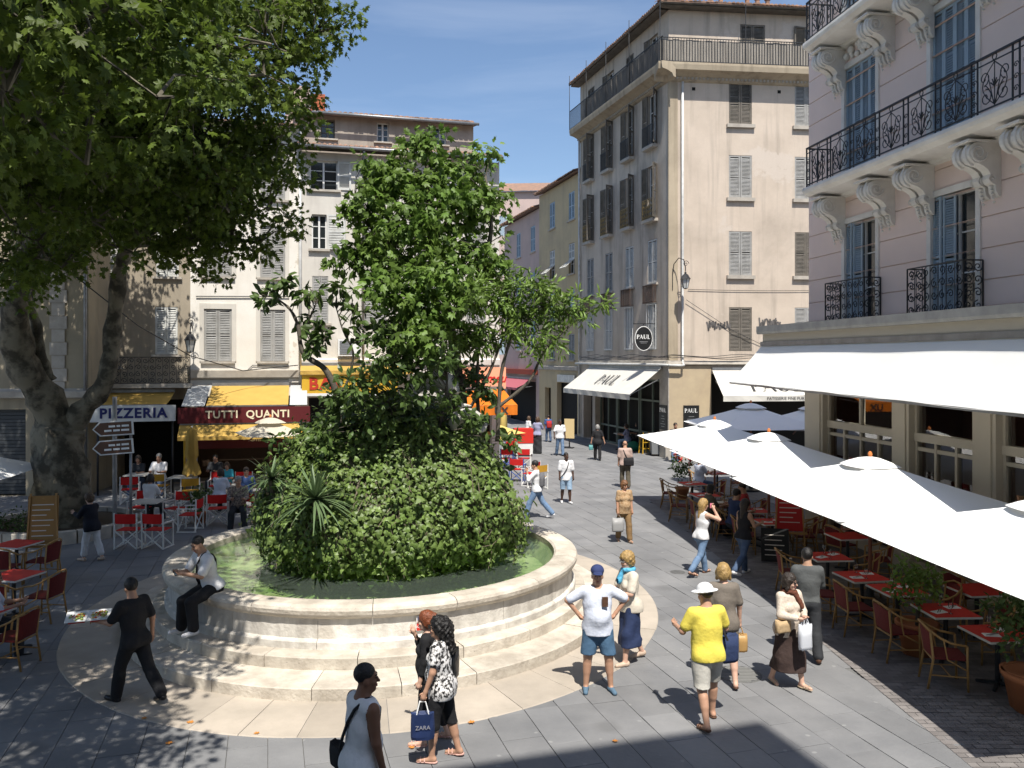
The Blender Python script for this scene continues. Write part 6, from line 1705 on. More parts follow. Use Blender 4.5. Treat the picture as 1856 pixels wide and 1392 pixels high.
# brown direction signs on a pole
sg_ = thing('direction_sign', 'grey pole with two brown arrow signs pointing left by the plane tree', 'sign', ground(208, 968))
d = 21.7
b = MB(); b.tube([(0, 0, 0), (0, 0, 3.6)], .06, 8); b.build('pole', m_zinc, sg_)
m_brown = mat('brown_sign', (.10, .045, .025), .5)
for q, (py, tilt) in enumerate(((776, 4), (810, 5))):
    z = EYE - (py - HZ) / FPX * d
    T_ = Matrix.Translation((0, -.08, z)) @ Matrix.Rotation(R(-6), 4, 'Z') @ Matrix.Rotation(R(-tilt), 4, 'Y')
    ol = [(-.56, 0), (-.36, -.17), (.52, -.17), (.52, .17), (-.36, .17)]
    b = MB(T_); b.prism([(x * 1.05, z_ * 1.13) for x, z_ in ol], .0, .03); bo = b.build('arrow_board', m_white, sg_)
    b = MB(T_); b.prism([(x * .97, z_ * .94) for x, z_ in ol], -.006, -.001); part('arrow_face', b.mesh('arrow_face', m_brown), bo)
    for j in range(2):
        for x0, x1 in ((-.12, .06), (.1, .2), (.24, .44)) if j == 0 else ((-.25, -.05), (0, .18), (.22, .44)):
            b = MB(T_); b.box(x0, x1, -.01, -.007, .03 - j * .11, .08 - j * .11); part('lettering', b.mesh('lettering', m_wlet), bo)
g = ground(237, 968)
pipe(None, [g, g + Vector((0, 0, 2.6))], .035, m_zinc, 'sign_post', 7)
tag(bpy.data.objects['sign_post'], 'thin dark post beside the brown direction signs', 'post')
# potted plants
def bush(parent, c, r, n, m, tmpl, size, flat=1.0):
    cl = sub(np.array(c), r, max(6, int(n / 10)), flat); Vv, Ff = foliage(cl, 10, r * .35, size, tmpl, .1)
    tag(part('foliage', big_mesh('foliage', Vv, Ff, m), parent), kind='stuff')
def pot(parent, r, h, z=0):
    b = MB(); b.smooth = True; b.lathe([(0, 0), (r * .68, 0), (r * .95, h * .85), (r * 1.06, h * .86), (r * 1.08, h), (r * .95, h), (r * .9, h * .9), (0, h * .88)], 20, (0, 0, z)); b.build('pot', m_terra, parent)
g = ground(1236, 905); p1_ = thing('potted_geranium', 'potted geranium with red flowers at the far end of the terrace', 'plant', g)
pot(p1_, .22, .4); bush(p1_, (0, 0, .95), .42, 420, m_lloq, T_OVAL, (.07, .12), 1.1)
for q in range(9):
    a = rng.uniform(0, 2 * PI); b = MB(); c = (.3 * math.cos(a), .3 * math.sin(a), 1.15 + .3 * rng.random())
    for _ in range(7): o = rng.normal(size=3) * .035; b.lathe([(0, -.03), (.03, 0), (0, .03)], 5, (c[0] + o[0], c[1] + o[1], c[2] + o[2]))
    b.build('flower', m_redp, p1_)
for px, py, dd, lab, r_, hh_ in [(1662, 1130, 12.9, 'leafy green potted shrub between the third and fourth red tables', .4, .62), (1862, 1250, 10.9, 'leafy shrub in a terracotta pot at the right edge', .5, .6)]:
    x = (px - 928) / FPX * dd; pp = thing('potted_shrub', lab, 'plant', (x, dd, 0)); pot(pp, .3, .5)
    b = MB(); b.tube([(0, 0, .4), (.02, 0, .8)], .03, 6); b.build('stem', m_bark2, pp); bush(pp, (0, 0, 1.12), r_, 520, m_lbay if r_ < .45 else m_lloq, T_OVAL, (.07, .12), 1.0)
g = ground(1876, 1290); tpz = thing('terracotta_pot', 'large terracotta pot in the lower right corner', 'pot', g); pot(tpz, .36, .5)
b = MB(); b.tube([(0, 0, .3), (.02, 0, .9), (-.02, .02, 1.5)], .03, 6); b.build('stem', m_bark2, tpz); bush(tpz, (0, 0, 1.6), .4, 400, m_lloq, T_OVAL, (.07, .12))
g = ground(362, 948); pp = thing('potted_plant', 'dark bushy plant among the red director chairs', 'plant', g); pot(pp, .2, .3); bush(pp, (0, 0, .7), .36, 300, m_lloq, T_OVAL, (.08, .14))
# low kerb planter round the big tree
kp = thing('tree_planter', 'low stone edging round the foot of the plane tree', 'planter', (TB.x, TB.y, 0))
for q in range(14):
    a = q * 2 * PI / 14; b = arc(1.75, 1.95, -.02, .32, a + .01, a + 2 * PI / 14 - .01, 3); b.build('edging_stone', m_stone, kp)
b = MB(); b.lathe([(0, .2), (1.76, .2)], 24); b.build('soil', mat('soil', (.06, .045, .03), .95), kp)
bush(kp, (0, -1.2, .4), .5, 260, m_lloq, T_OVAL, (.07, .12), .5); bush(kp, (-1.1, -.6, .4), .6, 260, m_lloq, T_OVAL, (.07, .12), .5)
# manhole, drain, litter
g = ground(1338, 1222); mh = thing('manhole_cover', 'round ribbed iron manhole cover in the paving behind the man in yellow', 'manhole', (g.x, g.y, .006))
b = MB(); b.lathe([(0, 0), (.33, 0), (.34, -.01)], 28); b.build('plate', mat('worn_iron', (.13, .13, .125), .55, (.08, .08, .08), 12, .7), mh)
for q in range(11):
    y = -.28 + q * .056; hw_ = math.sqrt(max(.0, .3 ** 2 - y * y)); b = MB(); b.box(-hw_, hw_, y - .014, y + .014, 0, .006); b.build('rib', mat('worn_iron_light', (.2, .2, .19), .5), mh)
g = ground(1228, 1037); b = MB(); b.lathe([(0, .004), (.16, .004), (.165, -.01)], 20, (g.x, g.y, 0)); tag(b.build('drain_cover', mat('worn_iron', (.13, .13, .125), .55)), 'small round drain cover in the sunny paving', 'drain')
m_litter = mat('fallen_leaf', (.50, .20, .04), .8)
for q, (px, py) in enumerate([(265, 1302), (350, 1312), (748, 1359), (1000, 1130), (470, 1330), (860, 1310), (1110, 1345), (620, 1380), (300, 1350)]):
    g = ground(px, py); b = MB(); s_ = rng.uniform(.05, .09); a = rng.uniform(0, 6)
    tv, tf = T_PLANE; ca, sa = math.cos(a), math.sin(a)
    b.add([(s_ * 1.3 * (x * ca - y * sa), s_ * 1.3 * (x * sa + y * ca), .02 + s_ * (.2 * z + .25 * x * x)) for x, y, z in tv], [t_[::-1] for t_ in tf])
    tag(b.build('fallen_leaf', m_litter, None, Matrix.Translation((g.x, g.y, .0))), 'dry orange leaf on the paving ' + ['just behind the heel of the waiter', 'at the front left edge of the beige ring', 'between the sleeveless man and the print-top woman', 'on the beige ring right of the basin', 'on the beige ring left of the sleeveless man', 'on the beige ring right of the print-top woman', 'between the capped man and the viewer', 'at the lower edge by the sleeveless man', 'in the dappled shade at the lower left'][q], 'leaf', 'dry leaves on the paving')
# sign on the basin wall
a = math.atan2(-(3.72), .0)
px, py = 771, 1128; d = 12.3
for it in range(6):
    x = (px - 928) / FPX * d; dx = x - FX; d = FY - math.sqrt(max(.01, 3.715 ** 2 - dx * dx))
z = EYE - (py - HZ) / FPX * d; ang = math.atan2(d - FY, x - FX)
ns = thing('warning_sign', 'small red and white notice fixed to the basin wall', 'sign', (x, d, z), ang + PI / 2)
b = MB(); b.box(-.14, .14, -.012, .0, -.11, .11); b.build('plate', m_white, ns)
b = MB(); b.box(-.135, .135, -.015, -.0125, -.105, .015); b.build('red_band', m_redp, ns); b = MB(); b.box(-.125, .04, -.015, -.0125, .03, .1); b.build('picture_panel', mat('slate_panel', (.12, .12, .2), .6), ns)
part('lettering', text_mesh('NON POTABLE', .05, m_wlet, .001), ns, Matrix.Translation((0, -.016, -.05)) @ Matrix.Rotation(PI / 2, 4, 'X'))
# overhead cable
pts = [A(110, 480, 22), A(250, 590, 25), A(345, 645, 28), A(440, 672, 30), A(540, 662, 31.2)]
pipe(None, [Vector(p) for p in pts], .018, m_iron, 'overhead_cable', 5)
tag(bpy.data.objects['overhead_cable'], 'black cable strung from the plane tree to the white house', 'cable')
# bakery pavement seats: yellow frame chair, green bag, grey bin
g = ground(1168, 822); yc = thing('yellow_chair', 'yellow metal high chair outside the bakery', 'chair', g, R(20))
for sx in (-1, 1):
    for sy in (-1, 1): b = MB(); b.bar((sx * .2, sy * .2, 0), (sx * .15, sy * .15, .75 if sy > 0 else 1.05), .04); b.build('leg', m_yelb, yc)
for z in (.25, .55): b = MB(); b.bar((-.19, -.18, z), (.19, -.18, z), .03); b.bar((-.19, .18, z), (.19, .18, z), .03); b.build('rung', m_yelb, yc)
b = MB(); b.box(-.2, .2, -.2, .2, .74, .78); b.build('seat', m_yelb, yc)
g = ground(1148, 818); gb_ = thing('green_bag', 'dark green bag on the ground by the bakery table', 'bag', g)
b = MB(); b.smooth = True; b.lathe([(0, 0), (.28, .02), (.32, .2), (.27, .42), (.1, .5), (0, .5)], 12, sx=1, sy=.6); b.build('body', mat('green_nylon', (.01, .13, .08), .6), gb_); b = MB(); b.tube([(-.15, 0, .46), (0, 0, .7), (.15, 0, .46)], .015, 5); b.build('handle', m_black, gb_)
g = ground(1190, 826); bn = thing('grey_bin', 'grey wheeled bin beside the bakery corner', 'bin', g)
b = MB(); b.add([(-.25, -.25, .1), (.25, -.25, .1), (.25, .25, .1), (-.25, .25, .1), (-.3, -.3, 1.0), (.3, -.3, 1.0), (.3, .3, 1.0), (-.3, .3, 1.0)], [(0, 3, 2, 1), (4, 5, 6, 7), (0, 1, 5, 4), (1, 2, 6, 5), (2, 3, 7, 6), (3, 0, 4, 7)]); b.build('body', mat('grey_plastic', (.2, .21, .22), .5), bn)
b = MB(); b.box(-.32, .32, -.32, .32, 1.0, 1.06); b.build('lid', mat('dark_grey_plastic', (.1, .1, .11), .5), bn)
for sx in (-1, 1): b = MB(); b.lathe([(0, -.03), (.1, -.03), (.1, .03), (0, .03)], 12); part('wheel', b.mesh('wheel', m_black), bn, Matrix.Translation((sx * .25, .28, .1)) @ Matrix.Rotation(PI / 2, 4, 'Y'))
g = ground(1128, 812); put(TBW, g.x, g.y, R(10), 'pale bakery table on the shaded pavement', 'pale cafe tables')
# ------------------------------------------------------------------ people: implicit surfaces meshed with surface nets
def surface_nets(Fd, lo, vox):
    ins = Fd < 0
    nx, ny, nz_ = Fd.shape
    cnt = np.zeros((nx - 1, ny - 1, nz_ - 1), np.int8)
    for a in (0, 1):
        for b2 in (0, 1):
            for c in (0, 1):
                cnt += ins[a:nx - 1 + a, b2:ny - 1 + b2, c:nz_ - 1 + c]
    act = (cnt > 0) & (cnt < 8)
    I, J, K = np.nonzero(act)
    if len(I) == 0: return np.zeros((0, 3)), np.zeros((0, 4), int)
    idx = np.full(act.shape, -1, np.int64); idx[I, J, K] = np.arange(len(I))
    acc = np.zeros((len(I), 3)); num = np.zeros(len(I))
    cor = [(a, b2, c) for a in (0, 1) for b2 in (0, 1) for c in (0, 1)]
    val = {q: Fd[I + q[0], J + q[1], K + q[2]] for q in cor}
    for q in cor:
        for ax in range(3):
            if q[ax] == 0:
                q2 = list(q); q2[ax] = 1; q2 = tuple(q2)
                fa, fb = val[q], val[q2]; cr_ = (fa < 0) != (fb < 0)
                t_ = np.where(cr_, fa / (fa - fb + 1e-12), 0)
                for d_ in range(3): acc[:, d_] += np.where(cr_, q[d_] + (t_ if d_ == ax else 0), 0)
                num += cr_
    V = (np.stack([I, J, K], 1) + acc / num[:, None]) * vox + lo
    quads = []
    for ax in range(3):
        sl0 = [slice(None)] * 3; sl1 = [slice(None)] * 3
        sl0[ax] = slice(0, -1); sl1[ax] = slice(1, None)
        A_, B_ = ins[tuple(sl0)], ins[tuple(sl1)]
        e = np.argwhere(A_ != B_)
        o1, o2 = [x for x in range(3) if x != ax]
        e = e[(e[:, o1] > 0) & (e[:, o2] > 0) & (e[:, o1] < act.shape[o1]) & (e[:, o2] < act.shape[o2])]
        if len(e) == 0: continue
        def cell(d1, d2):
            g = e.copy(); g[:, o1] -= d1; g[:, o2] -= d2; return idx[g[:, 0], g[:, 1], g[:, 2]]
        q = np.stack([cell(1, 1), cell(0, 1), cell(0, 0), cell(1, 0)], 1)
        fl = A_[e[:, 0], e[:, 1], e[:, 2]] ^ (ax == 1)
        q[~fl] = q[~fl][:, ::-1]
        quads.append(q)
    Q = np.vstack(quads)
    return V, Q[(Q >= 0).all(1)]

class Vol:
    def __init__(s, lo, hi, vox):
        s.lo = np.array(lo, float); s.vox = vox
        n = np.ceil((np.array(hi) - s.lo) / vox).astype(int) + 1
        s.F = np.full(n, .5, np.float32); s.n = n
    def _sl(s, mn, mx_):
        a = np.clip(np.floor((mn - s.lo) / s.vox).astype(int), 0, s.n - 1); b2 = np.clip(np.ceil((mx_ - s.lo) / s.vox).astype(int) + 1, 1, s.n)
        sl_ = tuple(slice(x, y) for x, y in zip(a, b2))
        g = np.meshgrid(*[s.lo[i] + np.arange(a[i], b2[i]) * s.vox for i in range(3)], indexing='ij', sparse=True)
        return sl_, g
    def _blend(s, sl_, d, k):
        F0 = s.F[sl_]
        if k <= 0: s.F[sl_] = np.minimum(F0, d); return
        h = np.clip(.5 + .5 * (F0 - d) / k, 0, 1); s.F[sl_] = F0 * (1 - h) + d * h - k * h * (1 - h)
    def cap(s, a, b2, ra, rb, k=.02, inf=0.0, sc=None):
        a = np.array(a, float); b2 = np.array(b2, float); ra += inf; rb += inf; r_ = max(ra, rb) + .07 + k
        if sc is None: sc = np.array([1.0, 1.0, 1.0])
        sc = np.array(sc)
        sl_, (X, Y, Z) = s._sl(np.minimum(a, b2) - r_ * np.maximum(sc, 1), np.maximum(a, b2) + r_ * np.maximum(sc, 1))
        dx, dy, dz = (b2 - a) / sc; L2 = dx * dx + dy * dy + dz * dz + 1e-9
        px, py, pz = (X - a[0]) / sc[0], (Y - a[1]) / sc[1], (Z - a[2]) / sc[2]
        t_ = np.clip((px * dx + py * dy + pz * dz) / L2, 0, 1)
        d = (np.sqrt((px - t_ * dx) ** 2 + (py - t_ * dy) ** 2 + (pz - t_ * dz) ** 2) - (ra + (rb - ra) * t_)) * min(sc)
        s._blend(sl_, d, k)
    def ell(s, c, r, Rm=None, k=.02, inf=0.0):
        c = np.array(c, float); r = np.array(r, float) + inf; m_ = max(r) + .06 + k
        sl_, (X, Y, Z) = s._sl(c - m_, c + m_)
        x, y, z = X - c[0], Y - c[1], Z - c[2]
        if Rm is not None:
            x, y, z = (Rm[0][0] * x + Rm[1][0] * y + Rm[2][0] * z), (Rm[0][1] * x + Rm[1][1] * y + Rm[2][1] * z), (Rm[0][2] * x + Rm[1][2] * y + Rm[2][2] * z)
        k0 = np.sqrt((x / r[0]) ** 2 + (y / r[1]) ** 2 + (z / r[2]) ** 2); k1 = np.sqrt((x / r[0] ** 2) ** 2 + (y / r[1] ** 2) ** 2 + (z / r[2] ** 2) ** 2) + 1e-6
        s._blend(sl_, k0 * (k0 - 1) / k1, k)
    def half(s, p, n):
        """keep the side where (x-p).n < 0"""
        sl_, (X, Y, Z) = s._sl(s.lo, s.lo + s.n * s.vox)
        n = np.array(n, float); n /= np.linalg.norm(n)
        s.F = np.maximum(s.F, (X - p[0]) * n[0] + (Y - p[1]) * n[1] + (Z - p[2]) * n[2])
    def carve(s, c, r):
        sl_, (X, Y, Z) = s._sl(np.array(c) - r - .05, np.array(c) + r + .05)
        s.F[sl_] = np.maximum(s.F[sl_], r - np.sqrt((X - c[0]) ** 2 + (Y - c[1]) ** 2 + (Z - c[2]) ** 2))
    def fold(s, amp, seed=0, f=21.0, fz=5.0):
        sl_, (X, Y, Z) = s._sl(s.lo, s.lo + s.n * s.vox)
        s.F += amp * (np.sin(f * X + 2.2 * np.sin(fz * Z + seed) + seed) * np.sin(f * .8 * Y + 2 * np.sin(fz * .8 * Z + 2 * seed)) + .7 * np.sin(18 * Z + 14 * X + 9 * Y + seed))
    def curl(s, amp, f=75.0):
        sl_, (X, Y, Z) = s._sl(s.lo, s.lo + s.n * s.vox)
        s.F += amp * np.sin(f * X + 2 * np.sin(f * .4 * Z)) * np.sin(f * Y * 1.1 + 1.5 * np.sin(f * .3 * X)) * np.sin(f * .9 * Z)
    def mesh(s, name, m):
        V, Q = surface_nets(s.F, s.lo, s.vox)
        return big_mesh(name, V, Q, m, smooth=True) if len(Q) else None

CLO = {}
def cloth(name, c, c2=None, rough=.85, sc_=9, amt=.6, bump=.55, bs=15):
    return mat(name, c, rough, c2 or tuple(x * .8 for x in c), sc_, amt, bump=bump, bscale=bs, coords='obj')
SKIN = {'pale': (.60, .37, .27), 'tan': (.46, .26, .17), 'brown': (.20, .095, .055), 'dark': (.075, .037, .024), 'olive': (.40, .235, .155)}
def skin(k): return mat('skin_' + k, SKIN[k], .55, tuple(x * .85 for x in SKIN[k]), 9, .5, spec=.35, coords='obj')
HAIR = {'black': (.012, .010, .009), 'dark': (.03, .02, .014), 'brown': (.09, .05, .025), 'blonde': (.42, .27, .10), 'red': (.22, .06, .02), 'grey': (.33, .32, .30), 'white': (.6, .59, .56), 'auburn': (.20, .09, .035)}
def hairm(k): return mat('hair_' + k, HAIR[k], .5, tuple(x * .55 for x in HAIR[k]), 30, .8, bump=.6, bscale=55, spec=.45, coords='obj')
m_eye = mat('eye_dark', (.015, .012, .01), .3)
m_lip = mat('lips', (.35, .12, .10), .5)

def rotz(v, a): c, s_ = math.cos(a), math.sin(a); return np.array([v[0] * c - v[1] * s_, v[0] * s_ + v[1] * c, v[2]])
def person(label, pos, yaw, H=1.7, sex='m', sk='tan', hair='dark', style='short', top=None, bottom=None, shoes=None, legs=((0, 3, 2), (0, 3, 2)), arms=None,
           lean=0.0, hy=0.0, hp=0.0, fat=0.0, seat=None, vox=.0135, hat=None, glasses=None, group=None, lie=0.0):
    """local axes: x = the person's right, y = forward, z up; 1.75 m figure scaled to H"""
    S = H / 1.75
    yawr = R(yaw)
    P = thing('person', label, 'person', pos, -yawr, group)
    f = sex == 'f'
    sw = .165 if f else .19; hw_ = .10 if f else .092
    pel = np.array([0., 0., .95])
    ln = R(lean)
    def tors(x, y, z):           # torso frame: lean about the hips
        v = np.array([x, y * math.cos(ln) + z * math.sin(ln), -y * math.sin(ln) + z * math.cos(ln)]); return pel + v
    hip, knee, ank, toe = [], [], [], []
    for i, sx in enumerate((-1, 1)):
        th_, kn, out_ = [R(q) for q in legs[i]]
        h0 = pel + np.array([sx * hw_, 0, -.04])
        d1 = np.array([sx * math.sin(out_), math.sin(th_) * math.cos(out_), -math.cos(th_) * math.cos(out_)])
        k0 = h0 + d1 * .43
        a2 = th_ - kn
        d2 = np.array([sx * math.sin(out_) * .5, math.sin(a2), -math.cos(a2)]); d2 /= np.linalg.norm(d2)
        a0 = k0 + d2 * .41
        ft_ = a2 * .55 if kn > R(10) or th_ < 0 else a2 * .3
        dt = np.array([sx * .18, math.cos(ft_), math.sin(min(ft_, .2))]); dt /= np.linalg.norm(dt)
        hip.append(h0); knee.append(k0); ank.append(a0); toe.append(a0 + dt * .17 + np.array([0, 0, -.05 + min(0, math.sin(ft_) * .0)]))
    low = min(min(a0[2] - .075 for a0 in ank), min(t_[2] - .025 for t_ in toe))
    sh_z = (seat / S - (pel[2] - .09)) if seat is not None else -low
    up = np.array([0, 0, sh_z])
    pel = pel + up
    hip = [h + up for h in hip]; knee = [h + up for h in knee]; ank = [h + up for h in ank]; toe = [h + up for h in toe]
    arms = arms or (((.18, .0, -1), (.05, .22, -1)), ((.18, .0, -1), (.05, .22, -1)))
    sho, elb, wri, hd = [], [], [], []
    for i, sx in enumerate((-1, 1)):
        s0 = tors(sx * sw, 0, .485)
        u_ = np.array(arms[i][0], float) * [sx, 1, 1]; u_ /= np.linalg.norm(u_)
        v_ = np.array(arms[i][1], float) * [sx, 1, 1]; v_ /= np.linalg.norm(v_)
        e0 = s0 + u_ * .285; w0 = e0 + v_ * .245
        sho.append(s0); elb.append(e0); wri.append(w0); hd.append(v_)
    neck = tors(0, -.01, .53); hc = tors(0, .025, .70)
    ya = R(hy); pa = R(hp)
    Rh = np.array(Matrix.Rotation(-ya, 3, 'Z') @ Matrix.Rotation(-pa, 3, 'X')) if True else None
    def hd_(x, y, z): return hc + Rh @ np.array([x, y, z])
    allp = np.array(hip + knee + ank + toe + sho + elb + wri + [w0 + v_ * .2 for w0, v_ in zip(wri, hd)] + [hc + np.array([0, 0, .2])])
    lo, hi = allp.min(0) - .2, allp.max(0) + .17
    hi[2] = max(hi[2], hc[2] + .22)
    def torso(v, inf=0.0, k=.05):
        wst = (.125 if f else .14) + .03 * fat; hpw = (.165 if f else .15) + .02 * fat; chw = (.15 if f else .168) + .015 * fat
        sc = (1, .68 + .1 * fat, 1)
        for (z0, r0), (z1, r1) in zip([(-.02, hpw), (.14, wst), (.30, chw)], [(.14, wst), (.30, chw), (.42, chw * .86)]):
            v.cap(tors(0, 0, z0), tors(0, 0.0, z1), r0, r1, k, inf, sc)
        v.cap(tors(-sw + .035, 0, .46), tors(sw - .035, 0, .46), .062, .062, .06, inf)
        for sx in (-1, 1): v.ell(tors(sx * .085, -.045, -.05), (.095, .095, .10), None, .05, inf)
        if f:
            for sx in (-1, 1): v.ell(tors(sx * .075, .085, .32), (.068, .062, .062), None, .04, inf)
        if fat > 0: v.ell(tors(0, .07, .12), (.13 + .03 * fat, .09 + .05 * fat, .14), None, .06, inf)
    lg = 1 + .12 * fat
    def legv(v, inf=0.0, to=2.0, flare=0.0, k=.03):
        """to: 0..1 thigh, 1..2 shank"""
        for i in range(2):
            t1 = min(to, 1); e1 = hip[i] + (knee[i] - hip[i]) * t1
            v.cap(hip[i], e1, .088 * lg, (.088 + (.056 - .088) * t1) * lg + flare * (to <= 1), .05, inf)
            if to > 1:
                t2 = to - 1; e2 = knee[i] + (ank[i] - knee[i]) * t2
                v.cap(knee[i], e2, .056 * lg, .056 + (.038 - .056) * t2 + flare, k, inf)
                if to > 1.5: v.cap(knee[i] * .75 + ank[i] * .25 + np.array([0, -.014, 0]), knee[i] * .5 + ank[i] * .5 + np.array([0, -.01, 0]), .052, .045, .04, inf)
    def armv(v, inf=0.0, to=2.0, flare=0.0, k=.025):
        for i in range(2):
            t1 = min(to, 1)
            v.cap(sho[i], sho[i] + (elb[i] - sho[i]) * t1, .052 * lg, .052 + (.04 - .052) * t1 + flare * (to <= 1), k + .01, inf)
            if to > 1: v.cap(elb[i], elb[i] + (wri[i] - elb[i]) * (to - 1), .041, .041 + (.028 - .041) * (to - 1) + flare, k, inf)
    # --- body
    v = Vol(lo, hi, vox / S if False else vox)
    torso(v); legv(v); armv(v)
    for i in range(2):
        v.cap(ank[i] + np.array([0, -.03, -.035]), toe[i], .036, .026, .03)
        pc_ = wri[i] + hd[i] * .05; v.cap(wri[i], pc_ + hd[i] * .03, .027, .034, .02)
    v.cap(neck, tors(0, .0, .60), .062 if not f else .052, .055 if not f else .046, .04)
    v.cap(tors(0, 0, .58), hc + np.array([0, 0, -.03]), .054 if not f else .046, .05, .03)
    v.ell(hd_(0, -.012, .035), (.076, .095, .088), Rh, .03)             # skull
    v.ell(hd_(0, .022, -.045), (.058, .068, .075), Rh, .04)             # face
    v.ell(hd_(0, .055, -.10), (.034, .03, .026), Rh, .03)               # chin
    v.cap(hd_(0, .094, .005), hd_(0, .112, -.035), .009, .015, .012)    # nose
    for sx in (-1, 1):
        v.ell(hd_(sx * .078, -.005, -.02), (.012, .024, .034), Rh, .012); v.ell(hd_(sx * .03, .082, .022), (.028, .012, .010), Rh, .015)
        v.ell(hd_(sx * .038, .068, -.035), (.024, .02, .02), Rh, .02)
    V, Q = surface_nets(v.F, v.lo, v.vox)
    V = [V]; Qs = [Q]; mi = [np.zeros(len(Q), int)]; base = len(V[0])
    xb = MB()
    for i, sx in enumerate((-1, 1)):                                     # fingers and thumb
        ax = hd[i]; side = np.cross(ax, [0, 1, 0]) if abs(ax[1]) < .8 else np.array([1.0, 0, 0]); side = np.cross(np.cross(ax, np.array([0, 1., 0.1])), ax)
        side = side / (np.linalg.norm(side) + 1e-6); nrm = np.cross(ax, side)
        curlv = -nrm * sx
        pc_ = wri[i] + ax * .075
        for q in range(4):
            L = (.066, .076, .072, .056)[q]; o = pc_ + side * (.030 - .02 * q)
            p1 = o + ax * L * .45 + curlv * .006; p2 = p1 + ax * L * .34 + curlv * .02; p3 = p2 + ax * L * .18 + curlv * .026
            xb.tube([o - ax * .02, o, p1, p2, p3], [.010, .010, .0092, .0085, .006], 6)
        t0 = wri[i] + ax * .03 + side * .022
        xb.tube([t0, t0 + side * .028 + ax * .028, t0 + side * .034 + ax * .062 + curlv * .01], [.013, .0115, .008], 6)
    eyes = MB()
    for sx in (-1, 1): eyes.lathe([(0, -.008), (.009, -.005), (.012, 0), (.009, .005), (0, .008)], 8)
    me_b = big_mesh('body', V[0], Q, [skin(sk), m_eye, m_lip], smooth=True)
    # join fingers, eyes and lips into the same body mesh
    ev = []; ef = []; em = []
    def addto(mb, mat_i):
        o = len(ev); ev.extend(mb.v); ef.extend([tuple(a + o for a in q) for q in mb.f]); em.extend([mat_i] * len(mb.f))
    addto(xb, 0)
    for sx in (-1, 1):
        e_ = MB(); c = hd_(sx * .031, .083, .006); e_.lathe([(0, -.0075), (.010, -.005), (.0135, 0), (.010, .005), (0, .0075)], 8, tuple(c)); addto(e_, 1)
        br = MB(); br.bar(tuple(hd_(sx * .014, .092, .030)), tuple(hd_(sx * .05, .082, .030)), .012, .008); addto(br, 1)
    lp = MB(); lp.bar(tuple(hd_(-.02, .09, -.068)), tuple(hd_(.02, .09, -.068)), .016, .013); addto(lp, 2)
    Vt = np.vstack([V[0], np.array(ev)])
    faces = [tuple(q) for q in Q.tolist()] + [tuple(a + base for a in q) for q in ef]
    me_b = bpy.data.meshes.new('body'); me_b.from_pydata(Vt.tolist(), [], faces)
    for m_ in (skin(sk), m_eye, m_lip): me_b.materials.append(m_)
    me_b.polygons.foreach_set('material_index', np.array([0] * len(Q) + em, np.int32)); me_b.polygons.foreach_set('use_smooth', np.ones(len(faces), bool)); me_b.update()
    SM = Matrix.Scale(S, 4)
    part('body', me_b, P, SM)
    # --- clothes
    seed = (abs(hash(label)) % 97) * .13 if False else (sum(map(ord, label)) % 97) * .13
    if bottom:
        kind, bm, ln_ = bottom[0], bottom[1], bottom[2]
        loose = bottom[3] if len(bottom) > 3 else .014
        v = Vol(lo, hi, vox)
        if kind == 'skirt':
            zt = pel[2] + .10; zb = knee[0][2] * .5 + knee[1][2] * .5 + (.43 - ln_) ; kc = (knee[0] + knee[1]) / 2
            n_ = 7
            wl = (.165, .19, .195, .20, .21, .225, .24, .25)
            pts = [np.array([pel[0] * (1 - q / n_) + kc[0] * min(1, q / n_ * 1.2), pel[1] * (1 - q / n_) + kc[1] * min(1.1, q / n_ * 1.1), zt + (zb - zt) * q / n_]) for q in range(n_ + 1)]
            for q in range(n_): v.cap(pts[q], pts[q + 1], wl[q] * loose / .014 * .88, wl[q + 1] * loose / .014 * .88, .03, 0, (1, .82, 1))
            legv(v, .022, min(1.98, 1 + max(0, (ln_ - .40) / .41)), .02, .08); v.fold(.010, seed, 26, 1.2); v.half((0, 0, zb), (0, 0, -1))
        else:
            legv(v, loose, min(ln_ + (.12 if ln_ < 1.3 and seat is None else 0), 2), .016 if ln_ < 1.3 else .018, .03)
            v.cap(pel + np.array([0, 0, -.03]), tors(0, 0, .08), (.165 if f else .15) + .02 * fat, (.14 if f else .145) + .03 * fat, .04, min(loose * .8, .008), (1, .70 + .1 * fat, 1))
            for sx in (-1, 1): v.ell(tors(sx * .085, -.045, -.05), (.095, .095, .10), None, .05, min(loose, .008))
            v.fold(.0035, seed)
            if seat is None and ln_ < 1.3:                            # cut straight hems
                hz2 = []
                for i in range(2): hz2.append((hip[i] + (knee[i] - hip[i]) * ln_)[2] if ln_ <= 1 else (knee[i] + (ank[i] - knee[i]) * (ln_ - 1))[2])
                v.half((0, 0, max(hz2) - .012), (0, 0, -1))
        v.half(tors(0, 0, .11), tors(0, 0, 1) - tors(0, 0, 0))
        if not (seat is None and lean > 20):
            me = v.mesh(kind, bm)
            if me: part({'skirt': 'skirt', 'shorts': 'shorts'}.get(kind, 'trousers'), me, P, SM)
